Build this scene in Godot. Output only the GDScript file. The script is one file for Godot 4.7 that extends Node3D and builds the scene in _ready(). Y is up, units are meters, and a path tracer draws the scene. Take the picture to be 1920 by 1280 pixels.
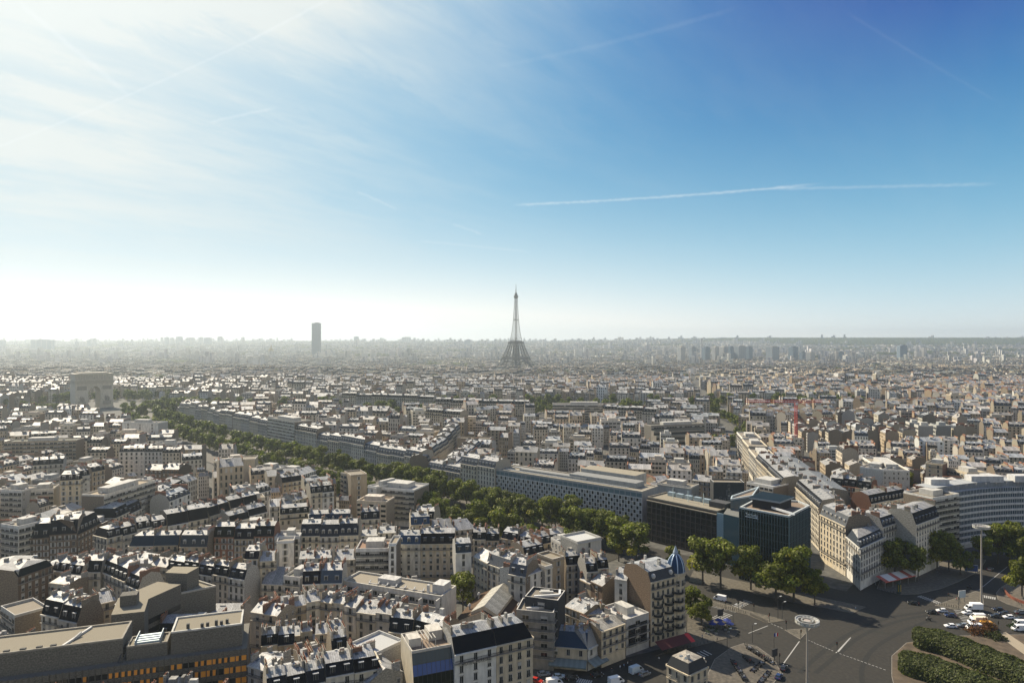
extends Node3D
# An aerial view over a dense old city: x to the right, d metres straight ahead (z = -d), y up from the plaza.

const EYE := 112.0
const SUN_AZ := -44.0
const SUN_EL := 40.0
var rng := RandomNumberGenerator.new()
var M := {}
var used_names := {}
var label_seen := {}
var n_houses := 0

func _ready():
	rng.seed = 7
	# ---- camera
	var cam := Camera3D.new()
	cam.name = "camera"
	cam.position = Vector3(0, EYE, 0)
	cam.fov = rad_to_deg(2.0 * atan(640.0 / 1280.0))
	cam.near = 1.0
	cam.far = 40000.0
	add_child(cam)
	# ---- sky, haze, exposure
	var env := Environment.new()
	env.background_mode = Environment.BG_SKY
	var sky := Sky.new()
	var pano := PanoramaSkyMaterial.new()
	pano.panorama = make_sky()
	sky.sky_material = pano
	env.sky = sky
	env.background_energy_multiplier = 1.0 / EXPOSURE      # the sky as bright as the photograph shows it
	env.tonemap_mode = Environment.TONE_MAPPER_LINEAR
	env.tonemap_exposure = EXPOSURE
	env.sdfgi_enabled = true
	env.ssao_enabled = true
	env.ssil_enabled = true
	env.volumetric_fog_enabled = true        # thin summer haze, brighter towards the sun
	env.volumetric_fog_density = 0.000082
	env.volumetric_fog_albedo = Color(0.91, 0.965, 1.0)
	env.volumetric_fog_anisotropy = 0.5
	var we := WorldEnvironment.new()
	we.name = "world_environment"
	we.environment = env
	add_child(we)
	# ---- sun
	var sun := DirectionalLight3D.new()
	sun.name = "sun"
	sun.light_energy = 1.45
	sun.light_color = Color(1.0, 0.945, 0.85)
	sun.light_angular_distance = 0.5
	sun.shadow_enabled = true
	var az := deg_to_rad(SUN_AZ)
	var el := deg_to_rad(SUN_EL)
	var to_sun := Vector3(sin(az) * cos(el), sin(el), -cos(az) * cos(el))
	sun.transform = Transform3D(Basis.looking_at(-to_sun, Vector3.UP), Vector3(0, 300, 0))
	add_child(sun)
	make_materials()
	make_shared()
	build_all()

const EXPOSURE := 1.95

# ------------------------------------------------------------------ mesh collecting
class MB:
	var v := PackedVector3Array()
	var n := PackedVector3Array()
	var c := PackedColorArray()
	var t := PackedVector2Array()
	func quad(a: Vector3, b: Vector3, e: Vector3, f: Vector3, col: Color):
		var u := b - a
		var nn := u.cross(f - a)
		if nn.length_squared() < 1e-9:
			nn = (e - b).cross(f - e)
		nn = nn.normalized()
		u = u.normalized()
		var w := nn.cross(u)
		var tb := Vector2((b - a).dot(u), 0)
		var te := Vector2((e - a).dot(u), (e - a).dot(w))
		var tf := Vector2((f - a).dot(u), (f - a).dot(w))
		v.append(a); v.append(e); v.append(b); v.append(a); v.append(f); v.append(e)
		t.append(Vector2.ZERO); t.append(te); t.append(tb); t.append(Vector2.ZERO); t.append(tf); t.append(te)
		for i in 6:
			n.append(nn); c.append(col)
	func tri(a: Vector3, b: Vector3, e: Vector3, col: Color):
		var u := b - a
		var nn := u.cross(e - a).normalized()
		u = u.normalized()
		var w := nn.cross(u)
		v.append(a); v.append(e); v.append(b)
		t.append(Vector2.ZERO); t.append(Vector2((e - a).dot(u), (e - a).dot(w))); t.append(Vector2((b - a).dot(u), 0))
		for i in 3:
			n.append(nn); c.append(col)
	# a box standing on o, axes ux and uz horizontal (uz = ux turned so that ux x up = uz), half sizes hx, hz, from y0 to y1
	func box(o: Vector3, ux: Vector3, hx: float, hz: float, y0: float, y1: float, col: Color, bottom := false):
		var uz := ux.cross(Vector3.UP)
		var p := [o - ux * hx + uz * hz, o + ux * hx + uz * hz, o + ux * hx - uz * hz, o - ux * hx - uz * hz]
		var lo := Vector3(0, y0, 0)
		var hi := Vector3(0, y1, 0)
		for i in 4:
			var a: Vector3 = p[i]
			var b: Vector3 = p[(i + 1) % 4]
			quad(a + lo, b + lo, b + hi, a + hi, col)
		quad(p[0] + hi, p[1] + hi, p[2] + hi, p[3] + hi, col)
		if bottom:
			quad(p[3] + lo, p[2] + lo, p[1] + lo, p[0] + lo, col)
	# a bar of square section between two points
	func bar(a: Vector3, b: Vector3, r: float, col: Color):
		var k := (b - a).normalized()
		var s := k.cross(Vector3.UP if absf(k.y) < 0.9 else Vector3.RIGHT).normalized() * r
		var w := s.cross(k).normalized() * r
		var p := [s + w, -s + w, -s - w, s - w]
		for i in 4:
			var x: Vector3 = p[i]
			var y: Vector3 = p[(i + 1) % 4]
			quad(a + y, a + x, b + x, b + y, col)
		quad(b + p[0], b + p[3], b + p[2], b + p[1], col)
	# a round post of k sides whose radius goes from r0 to r1
	func tube(a: Vector3, b: Vector3, r0: float, r1: float, k: int, col: Color, cap := true):
		var d := (b - a).normalized()
		var s := d.cross(Vector3.UP if absf(d.y) < 0.9 else Vector3.RIGHT).normalized()
		var w := s.cross(d).normalized()
		for i in k:
			var x := s * cos(TAU * i / k) - w * sin(TAU * i / k)
			var y := s * cos(TAU * (i + 1) / k) - w * sin(TAU * (i + 1) / k)
			if r1 > 0.001:
				quad(a + x * r0, a + y * r0, b + y * r1, b + x * r1, col)
			else:
				tri(a + x * r0, a + y * r0, b, col)
			if cap and r1 > 0.001:
				tri(b, b + x * r1, b + y * r1, col)
	func add(o: MB, x: Transform3D, tint := Color.WHITE):
		for i in o.v.size():
			v.append(x * o.v[i]); n.append((x.basis * o.n[i]).normalized()); c.append(o.c[i] * tint); t.append(o.t[i])
	func put(m: ArrayMesh, mat: Material):
		if v.is_empty():
			return
		var a := []
		a.resize(Mesh.ARRAY_MAX)
		a[Mesh.ARRAY_VERTEX] = v
		a[Mesh.ARRAY_NORMAL] = n
		a[Mesh.ARRAY_COLOR] = c
		a[Mesh.ARRAY_TEX_UV] = t
		m.add_surface_from_arrays(Mesh.PRIMITIVE_TRIANGLES, a)
		m.surface_set_material(m.get_surface_count() - 1, mat)
	func mesh(mat: Material) -> ArrayMesh:
		var m := ArrayMesh.new()
		put(m, mat)
		return m

func joined(list: Array) -> ArrayMesh:      # [MB, material, MB, material ...] as one mesh of several surfaces
	var m := ArrayMesh.new()
	for i in range(0, list.size(), 2):
		list[i].put(m, list[i + 1])
	return m

# ------------------------------------------------------------------ naming
func numbered(called: String) -> String:
	var k: int = used_names.get(called, 0)
	used_names[called] = k + 1
	return called if k == 0 else "%s_%03d" % [called, k]

func tag(o: Node, label: String, category: String, group := ""):
	o.set_meta("label", label)
	o.set_meta("category", category)
	if group:
		o.set_meta("group", group)

func thing(called: String, label: String, category: String, at := Vector3.ZERO, group := "") -> Node3D:
	var o := Node3D.new()
	o.name = numbered(called)
	o.position = at
	add_child(o)
	tag(o, label, category, group)
	return o

func part(called: String, m: Mesh, parent: Node, at := Transform3D.IDENTITY) -> MeshInstance3D:
	if m.get_surface_count() == 0:
		return null
	var o := MeshInstance3D.new()
	o.mesh = m
	var k := "%d/%s" % [parent.get_instance_id(), called]
	var i: int = used_names.get(k, 0)
	used_names[k] = i + 1
	o.name = called if i == 0 else "%s_%03d" % [called, i]
	o.transform = at
	parent.add_child(o, true)
	return o

func struct(called: String, m: Mesh, label: String) -> MeshInstance3D:
	var o := MeshInstance3D.new()
	o.mesh = m
	o.name = numbered(called)
	o.set_meta("kind", "structure")
	o.set_meta("label", label)
	add_child(o, true)
	return o

func copy(o: Node3D, label: String, at: Transform3D) -> Node3D:
	var r: Node3D = o.duplicate()
	r.name = numbered(String(o.name).rstrip("0123456789").trim_suffix("_"))
	add_child(r, true)
	r.transform = at
	r.set_meta("label", label)
	return r

const ORD := ["first", "second", "third", "fourth", "fifth", "sixth", "seventh", "eighth", "ninth", "tenth", "eleventh", "twelfth", "thirteenth", "fourteenth", "fifteenth", "sixteenth", "seventeenth", "eighteenth", "nineteenth", "twentieth"]

# ------------------------------------------------------------------ ground
func ss(a: float, b: float, x: float) -> float:
	var t := clampf((x - a) / (b - a), 0.0, 1.0)
	return t * t * (3.0 - 2.0 * t)

func g(x: float, d: float) -> float:
	var y := 15.0 * ss(400, 950, d) * (1.0 - ss(1900, 2350, d)) - 6.0 * ss(1900, 2400, d)
	return y + 95.0 * ss(3800, 9800, d) + 45.0 * ss(6500, 9500, d) * ss(500, 3500, x)

func V(x: float, d: float, y := 0.0) -> Vector3:
	return Vector3(x, y, -d)

func Y(p: Vector2, y: float) -> Vector3:
	return Vector3(p.x, y, -p.y)

func lin(r: float, gg: float, b: float) -> Color:
	return Color(r, gg, b).linear_to_srgb()

# ------------------------------------------------------------------ sky
func make_sky() -> ImageTexture:
	var w := 4096
	var h := 2048
	var f := FastNoiseLite.new()
	f.seed = 11
	f.noise_type = FastNoiseLite.TYPE_SIMPLEX_SMOOTH
	f.frequency = 0.011
	f.fractal_octaves = 5
	f.fractal_gain = 0.55
	f.domain_warp_enabled = true
	f.domain_warp_amplitude = 42.0
	f.domain_warp_frequency = 0.012
	var fib := FastNoiseLite.new()
	fib.seed = 5
	fib.noise_type = FastNoiseLite.TYPE_SIMPLEX_SMOOTH
	fib.frequency = 0.05
	fib.fractal_octaves = 4
	var data := PackedFloat32Array()
	data.resize(w * h * 3)
	var az0 := deg_to_rad(SUN_AZ)
	var el0 := deg_to_rad(SUN_EL)
	var sd := Vector3(sin(az0) * cos(el0), sin(el0), -cos(az0) * cos(el0))
	var trails := [  # great arcs of old aircraft trails: (azimuth, elevation) degrees at both ends, width, strength
		[-0.3, 11.3, 25.0, 11.9, 0.09, 0.5], [20.5, 11.83, 36.0, 10.6, 0.12, 0.2], [-38.0, 12.2, -19.3, 23.4, 0.10, 0.28], [-21.3, 22.2, -12.0, 27.5, 0.16, 0.3],
		[-2.0, 21.8, 19.0, 25.0, 0.24, 0.05], [-24.0, 16.3, -19.0, 17.9, 0.14, 0.25], [-12.9, 12.1, -9.4, 10.7, 0.10, 0.25], [-5.0, 9.7, -2.4, 8.8, 0.12, 0.22],
		[-36.0, 22.0, -29.0, 17.2, 0.30, 0.2], [-8.0, 8.3, 2.0, 7.4, 0.16, 0.14], [26.0, 23.5, 36.0, 15.5, 0.14, 0.04]]
	for y in h / 2:
		var el := PI / 2 - (y + 0.5) * PI / h
		var ce := cos(el)
		var se := sin(el)
		var ed := rad_to_deg(el)
		var t := clampf(ed / 26.0, 0.0, 1.0)
		var hor := exp(-maxf(ed, 0.0) / 5.5)
		if (ed > 29.0 or ed < 0.0) and y % 4 != 0:      # fine rows only where the sky has detail
			continue
		for x in w:
			var a := (x + 0.5) / w * TAU
			var fine_here := ed <= 29.0 and absf(wrapf(a, -PI, PI)) < 0.76
			if not fine_here and (x % 4 != 0 or y % 4 != 0):
				continue
			var px := sin(a) * ce
			var pz := -cos(a) * ce
			var cs := px * sd.x + se * sd.y + pz * sd.z
			var ang := rad_to_deg(acos(clampf(cs, -1, 1)))
			# cloud deck plane coordinates, streaked
			var k := 1.0 / (se + 0.13)
			var qx := px * k * 100.0
			var qz := pz * k * 100.0
			var u1 := qx * 0.66 - qz * 0.75
			var u2 := qx * 0.75 + qz * 0.66
			var ci := 0.0
			if ed > 2.0:
				var big := f.get_noise_2d(u1 * 0.26, u2 * 0.95) * 0.5 + 0.5
				var fine := fib.get_noise_2d(u1 * 0.55, u2 * 1.7) * 0.5 + 0.5
				ci = ss(0.30, 0.92, big * 0.82 + fine * 0.24) * ss(2.0, 9.0, ed)
			var near := pow(1.0 - ss(10.0, 55.0, ang), 1.3)
			var glow := exp(-ang / 7.0)
			var deep := ss(26.0, 68.0, ang) * (1.0 - 0.85 * ss(76.0, 125.0, ang))
			var anti_fill := ss(74.0, 116.0, ang)
			# blue by height, deeper away from the sun
			var r := lerpf(lerpf(0.18, 0.04, t), lerpf(0.05, 0.0, t), deep)
			var gg := lerpf(lerpf(0.56, 0.36, t), lerpf(0.55, 0.045, t), deep)
			var b := lerpf(lerpf(0.78, 0.66, t), lerpf(0.79, 0.36, t), deep)
			r = lerpf(r, 0.74, anti_fill * 0.92); gg = lerpf(gg, 0.76, anti_fill * 0.92); b = lerpf(b, 0.73, anti_fill * 0.92)  # sky behind the camera made paler, added as fill for shaded walls
			# pale air at the horizon
			var hk := minf(hor * (1.0 + 0.8 * ss(82.0, 36.0, ang)), 1.0)
			r = lerpf(r, 1.0, hk); gg = lerpf(gg, 1.01, hk); b = lerpf(b, 0.96, hk)
			# thin high cloud, thick towards the sun
			var c := clampf(ci * 0.16 * (1.0 - 0.75 * deep) + near * (1.0 + 0.8 * ci), 0.0, 0.97)
			r = lerpf(r, 0.76, c); gg = lerpf(gg, 0.81, c); b = lerpf(b, 0.80, c)
			var az := wrapf(rad_to_deg(a), -180, 180)
			if absf(az) < 42.0 and ed < 30.0 and ed > 6.0:
				for s in trails:
					if az < s[0] - 0.5 or az > s[2] + 0.5:
						continue
					var q := clampf((az - s[0]) / (s[2] - s[0]), 0, 1)
					var dist := absf(ed - lerpf(s[1], s[3], q) - 0.3 * q * (1.0 - q) - 0.05 * fib.get_noise_2d(az * 30.0, s[1] * 9.0))
					var m: float = s[5] * (1.0 - ss(0.25, 1.0, dist / s[4])) * ss(0, 0.08, q) * (1.0 - ss(0.85, 1, q)) * (0.85 + 0.3 * fib.get_noise_2d(az * 55.0, 3.0))
					if m > 0.0:
						r = lerpf(r, 0.88, m); gg = lerpf(gg, 0.94, m); b = lerpf(b, 0.96, m)
			r += glow * 1.6; gg += glow * 1.5; b += glow * 1.3
			var i := (y * w + x) * 3
			data[i] = r; data[i + 1] = gg; data[i + 2] = b
			if not fine_here:
				for yy in 4:
					for xx in 4:
						if y + yy < h / 2 and not (ed - yy * 0.088 <= 29.0 and absf(wrapf((x + xx + 0.5) / w * TAU, -PI, PI)) < 0.76):
							i = ((y + yy) * w + x + xx) * 3
							data[i] = r; data[i + 1] = gg; data[i + 2] = b
	return ImageTexture.create_from_image(Image.create_from_data(w, h, false, Image.FORMAT_RGBF, data.to_byte_array()))

# ------------------------------------------------------------------ materials
func noise_tex(size: int, freq: float, lo: float, hi: float, sd: int, sx := 1.0, sy := 1.0, cells := false) -> ImageTexture:
	var f := FastNoiseLite.new()
	f.seed = sd
	f.noise_type = FastNoiseLite.TYPE_CELLULAR if cells else FastNoiseLite.TYPE_SIMPLEX_SMOOTH
	f.frequency = freq
	f.fractal_octaves = 4
	var im := Image.create(size, size, false, Image.FORMAT_RGB8)
	for y in size:
		for x in size:
			# blended at the edges so that the tile repeats without a seam
			var fx := float(x) / size
			var fy := float(y) / size
			var a := f.get_noise_2d(x * sx, y * sy)
			var b := f.get_noise_2d((x - size) * sx, y * sy)
			var e := f.get_noise_2d(x * sx, (y - size) * sy)
			var h := f.get_noise_2d((x - size) * sx, (y - size) * sy)
			var v := lerpf(lerpf(a, b, fx), lerpf(e, h, fx), fy) * 1.35 * 0.5 + 0.5
			var l := clampf(lerpf(lo, hi, clampf(v, 0, 1)), 0, 1)
			im.set_pixel(x, y, Color(l, l, l))
	return ImageTexture.create_from_image(im)

func mat(called: String, rough: float, tex: Texture2D = null, scale := 0.1, world := true) -> StandardMaterial3D:
	var m := StandardMaterial3D.new()
	m.resource_name = called
	m.vertex_color_use_as_albedo = true
	m.roughness = rough
	if tex:
		m.albedo_texture = tex
		if world:
			m.uv1_triplanar = true
			m.uv1_world_triplanar = true
		m.uv1_scale = Vector3.ONE * scale
	M[called] = m
	return m

func seam_tex() -> ImageTexture:   # zinc sheet: standing seams every 0.6 m, their painted-in shadows, cross joints, weathering; 4.8 m a side
	var f := FastNoiseLite.new()
	f.seed = 31
	f.frequency = 0.03
	f.fractal_octaves = 4
	var im := Image.create(256, 256, false, Image.FORMAT_RGB8)
	for x in 256:
		var k := x % 32
		var sheet := float((x / 32) * 7919 % 13) / 13.0
		for y in 256:
			var row := (y + (x / 32) * 85) % 128
			var w := 0.80 + 0.20 * f.get_noise_2d(x, y * 0.4) + 0.13 * sheet
			if k < 6:
				w *= 0.62 if k > 1 else 1.08  # light ridge and dark shadow strip of each seam, painted in
			if row < 3:
				w *= 0.78
			im.set_pixel(x, y, Color(w, w, w))
	return ImageTexture.create_from_image(im)

func seam_bump() -> ImageTexture:
	var im := Image.create(256, 8, false, Image.FORMAT_RGB8)
	for x in 256:
		for y in 8:
			var v := 1.0 if x % 32 < 4 else 0.2
			im.set_pixel(x, y, Color(v, v, v))
	return ImageTexture.create_from_image(im)

func brick_tex() -> ImageTexture:
	var r := RandomNumberGenerator.new()
	r.seed = 8
	var im := Image.create(256, 256, false, Image.FORMAT_RGB8)
	for by in 32:
		for bx in 16:
			var w := r.randf_range(0.55, 1.0)
			for y in 8:
				for x in 16:
					var m := 0.62 if (y == 0 or x == 0) else w
					im.set_pixel((bx * 16 + x + (by % 2) * 8) % 256, by * 8 + y, Color(m, m, m))
	return ImageTexture.create_from_image(im)

func make_materials():
	var wall_noise := noise_tex(256, 0.02, 0.70, 1.0, 3, 1.6, 0.5)
	var grit := noise_tex(256, 0.05, 0.55, 1.0, 4)
	mat("stone", 0.9, wall_noise, 0.07)
	mat("party", 0.95, noise_tex(256, 0.06, 0.42, 1.0, 9), 0.11)
	mat("brick", 0.95, brick_tex(), 0.25)
	var z := mat("zinc", 0.62, seam_tex(), 1.0 / 4.8, false)
	z.metallic = 0.08
	z.metallic_specular = 0.45
	z.heightmap_enabled = true
	z.heightmap_texture = seam_bump()
	z.heightmap_scale = 4.0
	var s := mat("slate", 0.75, noise_tex(256, 0.09, 0.6, 1.0, 14, 0.6, 1.8), 0.3, false)
	s.metallic_specular = 0.15
	mat("gravel", 0.95, noise_tex(256, 0.16, 0.62, 1.0, 16), 0.16)
	mat("asphalt", 0.9, grit, 0.045)
	mat("metal", 0.5)
	M.metal.metallic = 0.3
	mat("paint", 0.35)
	M.paint.clearcoat_enabled = true
	M.paint.clearcoat = 0.6
	M.paint.clearcoat_roughness = 0.1
	mat("matte", 0.85)
	mat("line", 0.8, noise_tex(256, 0.2, 0.45, 1.0, 23), 0.4)
	var gl := mat("glass", 0.08)
	gl.metallic_specular = 0.42
	var tw := mat("curtain_glass", 0.06)
	tw.metallic = 0.0
	tw.metallic_specular = 0.4
	var leaf := mat("leaf", 0.6)
	leaf.backlight_enabled = true
	leaf.backlight = Color(0.8, 0.85, 0.3)
	leaf.metallic_specular = 0.35
	mat("bark", 0.95, grit, 0.7)
	mat("far", 0.9, noise_tex(256, 0.05, 0.8, 1.0, 6), 0.02)
	mat("ground", 0.95, noise_tex(256, 0.04, 0.55, 1.0, 27), 0.02)
	mat("iron", 0.7)
	var lit := StandardMaterial3D.new()
	lit.resource_name = "lit_window"
	lit.albedo_color = Color(0.3, 0.15, 0.05)
	M["lit"] = lit

# ------------------------------------------------------------------ shared small meshes
var S := {}
const GLASS := Color(0.012, 0.016, 0.018)
const FRAME := Color(0.52, 0.50, 0.46)
const IRON := Color(0.018, 0.02, 0.022)
const POT := Color(0.30, 0.115, 0.055)

func window_mesh(w: float, h: float, kind: int) -> ArrayMesh:      # local: x along the wall, y up, z out of the wall
	var f := MB.new()
	var gl := MB.new()
	var ir := MB.new()
	var t := 0.09
	var X := Vector3.RIGHT
	for s in [-1, 1]:
		f.box(Vector3(s * (w / 2 - t / 2), 0, 0.05), X, t / 2, 0.05, 0, h, FRAME)
	f.box(Vector3(0, 0, 0.05), X, w / 2 - t, 0.05, h - t, h, FRAME, true)
	f.box(Vector3(0, 0, 0.04), X, t * 0.4, 0.03, 0.0, h - t, FRAME)
	f.box(Vector3(0, -0.12, 0.10), X, w / 2 + 0.12, 0.10, 0, 0.12, Color(0.44, 0.40, 0.33), true)
	f.box(Vector3(0, h, 0.08), X, w / 2 + 0.10, 0.08, 0, 0.16, Color(0.46, 0.42, 0.35), true)
	gl.quad(Vector3(-w / 2 + t, 0, 0.02), Vector3(w / 2 - t, 0, 0.02), Vector3(w / 2 - t, h - t, 0.02), Vector3(-w / 2 + t, h - t, 0.02), GLASS)
	if kind == 1:      # folded shutters on both sides
		for s in [-1, 1]:
			f.box(Vector3(s * (w * 0.5 + w * 0.24), 0.02, 0.04), X, w * 0.22, 0.03, 0, h - 0.04, Color(0.50, 0.50, 0.48))
	elif kind == 2:    # little guard rail
		ir.box(Vector3(0, 0.85, 0.22), X, w / 2 + 0.05, 0.03, 0, 0.07, IRON, true)
		for i in 5:
			ir.box(Vector3(lerpf(-w / 2, w / 2, i / 4.0), 0, 0.22), X, 0.035, 0.02, 0.05, 0.85, IRON)
	elif kind == 3:    # roller blind half down
		f.quad(Vector3(-w / 2 + t, h * 0.45, 0.03), Vector3(w / 2 - t, h * 0.45, 0.03), Vector3(w / 2 - t, h - t, 0.03), Vector3(-w / 2 + t, h - t, 0.03), Color(0.58, 0.56, 0.50))
	return joined([f, M.stone, gl, M.glass, ir, M.iron])

func dormer_mesh(w: float, h: float, round_top: bool, col: Color) -> ArrayMesh:     # stands on the slope: z out, depth inwards
	var f := MB.new()
	var gl := MB.new()
	var zi := MB.new()
	var X := Vector3.RIGHT
	var t := 0.16
	f.box(Vector3(0, 0, -0.75), X, w / 2, 0.75, -0.4, h, col)
	for s in [-1, 1]:
		f.box(Vector3(s * (w / 2 - t / 2), 0, 0.05), X, t / 2, 0.05, 0, h, col)
	f.box(Vector3(0, 0, 0.05), X, w / 2 - t, 0.05, h - t, h, col, true)
	f.box(Vector3(0, 0, 0.04), X, 0.03, 0.03, 0.1, h - t, FRAME)
	gl.quad(Vector3(-w / 2 + t, 0.1, 0.02), Vector3(w / 2 - t, 0.1, 0.02), Vector3(w / 2 - t, h - t, 0.02), Vector3(-w / 2 + t, h - t, 0.02), GLASS)
	if round_top:
		for i in 6:
			var a0 := PI * i / 6.0
			var a1 := PI * (i + 1) / 6.0
			var r := w / 2 + 0.1
			var p0 := Vector3(cos(a0) * r, h + sin(a0) * r * 0.75, 0.14)
			var p1 := Vector3(cos(a1) * r, h + sin(a1) * r * 0.75, 0.14)
			var k := Vector3(0, 0, 1.64)
			zi.quad(p0 - k, p0, p1, p1 - k, Color(0.40, 0.42, 0.44))
			f.tri(Vector3(0, h, 0.14), p0, p1, col)
	else:
		zi.box(Vector3(0, h, -0.72), X, w / 2 + 0.12, 0.86, 0.002, 0.14, Color(0.42, 0.44, 0.46), true)
	return joined([f, M.stone, gl, M.glass, zi, M.zinc])

func pots(b: MB, o: Vector3, ux: Vector3, n: int, pitch: float, y: float, r: RandomNumberGenerator, fine: bool):
	for i in n:
		if r.randf() < 0.12:
			continue
		var at := o + ux * ((i - (n - 1) / 2.0) * pitch)
		var hh := r.randf_range(0.25, 0.6)
		var k := POT * r.randf_range(0.75, 1.25)
		if fine:
			b.tube(at + Vector3(0, y, 0), at + Vector3(0, y + hh, 0), 0.14, 0.10, 6, k)
		else:
			b.box(at, ux, 0.13, 0.13, y, y + hh, k)

func chimney_mesh(len_: float, up: float, col: Color, sd: int, down := 3.0) -> ArrayMesh:       # x along the stack
	var r := RandomNumberGenerator.new()
	r.seed = sd
	var st := MB.new()
	var X := Vector3.RIGHT
	st.box(Vector3.ZERO, X, len_ / 2, 0.27, -down, up, col)
	st.box(Vector3.ZERO, X, len_ / 2 + 0.07, 0.34, up + 0.003, up + 0.16, col * 0.85, true)
	var p := MB.new()
	pots(p, Vector3.ZERO, X, maxi(2, int(len_ / 0.42)), 0.42, up + 0.16, r, true)
	return joined([st, M.party, p, M.matte])

func make_shared():
	for i in 4:
		S["win%d" % i] = window_mesh(1.2, 2.1, i)
		S["small%d" % i] = window_mesh(0.9, 1.35, i)
	S.wide = window_mesh(2.4, 1.5, 3)
	S.wide2 = window_mesh(2.4, 1.5, 0)
	S.dormer0 = dormer_mesh(1.35, 1.75, false, Color(0.50, 0.48, 0.43))
	S.dormer1 = dormer_mesh(1.35, 1.6, true, Color(0.52, 0.50, 0.45))
	S.dormer2 = dormer_mesh(1.35, 1.75, false, Color(0.10, 0.105, 0.115))
	var cols := [Color(0.44, 0.38, 0.28), Color(0.40, 0.37, 0.31), Color(0.36, 0.20, 0.13), Color(0.53, 0.50, 0.44)]
	for i in 4:
		for k in 3:
			S["stack%d%d" % [i, k]] = chimney_mesh([1.5, 2.6, 4.2][k], [0.8, 1.2, 0.9][k], cols[i], i * 10 + k)

# ------------------------------------------------------------------ houses
const TONES := {
	"cream": Color(0.69, 0.61, 0.465), "white": Color(0.82, 0.79, 0.71), "grey": Color(0.55, 0.525, 0.465), "tan": Color(0.53, 0.425, 0.29),
	"sand": Color(0.69, 0.58, 0.405), "brown": Color(0.20, 0.135, 0.085), "brick": Color(0.36, 0.17, 0.10), "pale": Color(0.75, 0.69, 0.57), "dark": Color(0.035, 0.036, 0.038), "pink": Color(0.55, 0.42, 0.33)}

class Shell:          # what a house is made of, collected before it becomes nodes
	var wall := MB.new()
	var side := MB.new()
	var side_b := MB.new()
	var slate := MB.new()
	var slate_b := MB.new()
	var rear := MB.new()
	var zinc := MB.new()
	var flat := MB.new()
	var glaz := MB.new()
	var trim := MB.new()
	var rail := MB.new()
	var pot := MB.new()
	var wins := []      # [mesh key, Transform3D]
	var dorms := []
	var stacks := []
	var balconies := []

func face(p: Vector3, out: Vector3) -> Transform3D:      # x along the wall, z out of it
	var z := out
	var x := Vector3.UP.cross(z)
	return Transform3D(Basis(x, Vector3.UP, z), p)

func facade(s: Shell, a: Vector2, b: Vector2, y0: float, h: float, o: Dictionary, det: int, r: RandomNumberGenerator, main: bool):
	var L := a.distance_to(b)
	if L < 2.6:
		return
	var u := (b - a) / L
	var out2 := Vector2(u.y, -u.x)
	var out := Vector3(out2.x, 0, -out2.y)
	var fh: float = o.get("fh", 3.05)
	var n := maxi(1, int(L / o.get("bay", 2.75)))
	var floors := int((h - 1.0) / fh)
	var kind: int = o.get("wk", r.randi() % 4)
	var modern: bool = o.get("modern", false)
	var top := y0 + h
	for f in floors:
		var y := top - (f + 1) * fh + 0.45
		if y < y0 + 0.5:
			continue
		for i in n:
			if not main and r.randf() < 0.35:
				continue
			var p2 := a + u * (L * (i + 0.5) / n)
			if det == 2:
				var key := ("wide" if r.randf() < 0.4 else "wide2") if modern else "win%d" % (kind if r.randf() < 0.72 else [0, 3, 3, 0][r.randi() % 4])
				if not main:
					key = "small%d" % (0 if r.randf() < 0.7 else 3)
				s.wins.append([key, face(Y(p2, y + (0.35 if modern else 0.0)), out)])
			else:
				var w := 1.1 if modern else 0.55
				var hh := 1.4 if modern else 1.95
				if not main:
					w = 0.42; hh = 1.3
				var q := p2 + out2 * 0.06
				var gcol := GLASS if r.randf() < 0.8 else Color(0.40, 0.38, 0.34)
				s.glaz.quad(Y(q - u * w, y), Y(q + u * w, y), Y(q + u * w, y + hh), Y(q - u * w, y + hh), gcol)
		if main and det >= 1 and o.get("bal", true) and not modern and (f == 0 or f == floors - 2):
			s.balconies.append([a, b, y - 0.12])
		elif main and modern and det >= 1 and o.get("ledge", true):
			s.balconies.append([a, b, y - 0.12])
	if main and det >= 1 and not modern:
		var e := out2 * 0.25
		s.trim.box(Y((a + b) / 2 + e, 0), Vector3(u.x, 0, -u.y), L / 2 - 0.01, 0.245, top - 0.42, top + 0.06, o.tone * 0.95, true)
		s.trim.box(Y((a + b) / 2 + out2 * 0.11, 0), Vector3(u.x, 0, -u.y), L / 2 - 0.01, 0.105, y0 + 3.9, y0 + 4.2, o.tone * 0.92, true)

func dormer_lite(s: Shell, p: Vector3, u: Vector3, out: Vector3, w: float, h: float, light: bool):
	var col := Color(0.5, 0.48, 0.43) if light else Color(0.12, 0.125, 0.135)
	var q := p - out * 1.2
	var hi := Vector3(0, h, 0)
	s.trim.quad(p - u * w, p + u * w, p + u * w + hi, p - u * w + hi, col)
	s.trim.quad(q - u * w, p - u * w, p - u * w + hi, q - u * w + hi, col * 0.8)
	s.trim.quad(p + u * w, q + u * w, q + u * w + hi, p + u * w + hi, col * 0.8)
	s.zinc.quad(p - u * (w + 0.1) + hi * 1.02 + out * 0.1, p + u * (w + 0.1) + hi * 1.02 + out * 0.1, q + u * (w + 0.1) + hi * 1.04, q - u * (w + 0.1) + hi * 1.04, Color(0.42, 0.44, 0.46))
	var f := p + out * 0.03
	s.glaz.quad(f - u * w * 0.7 + hi * 0.1, f + u * w * 0.7 + hi * 0.1, f + u * w * 0.7 + hi * 0.86, f - u * w * 0.7 + hi * 0.86, GLASS)

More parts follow.
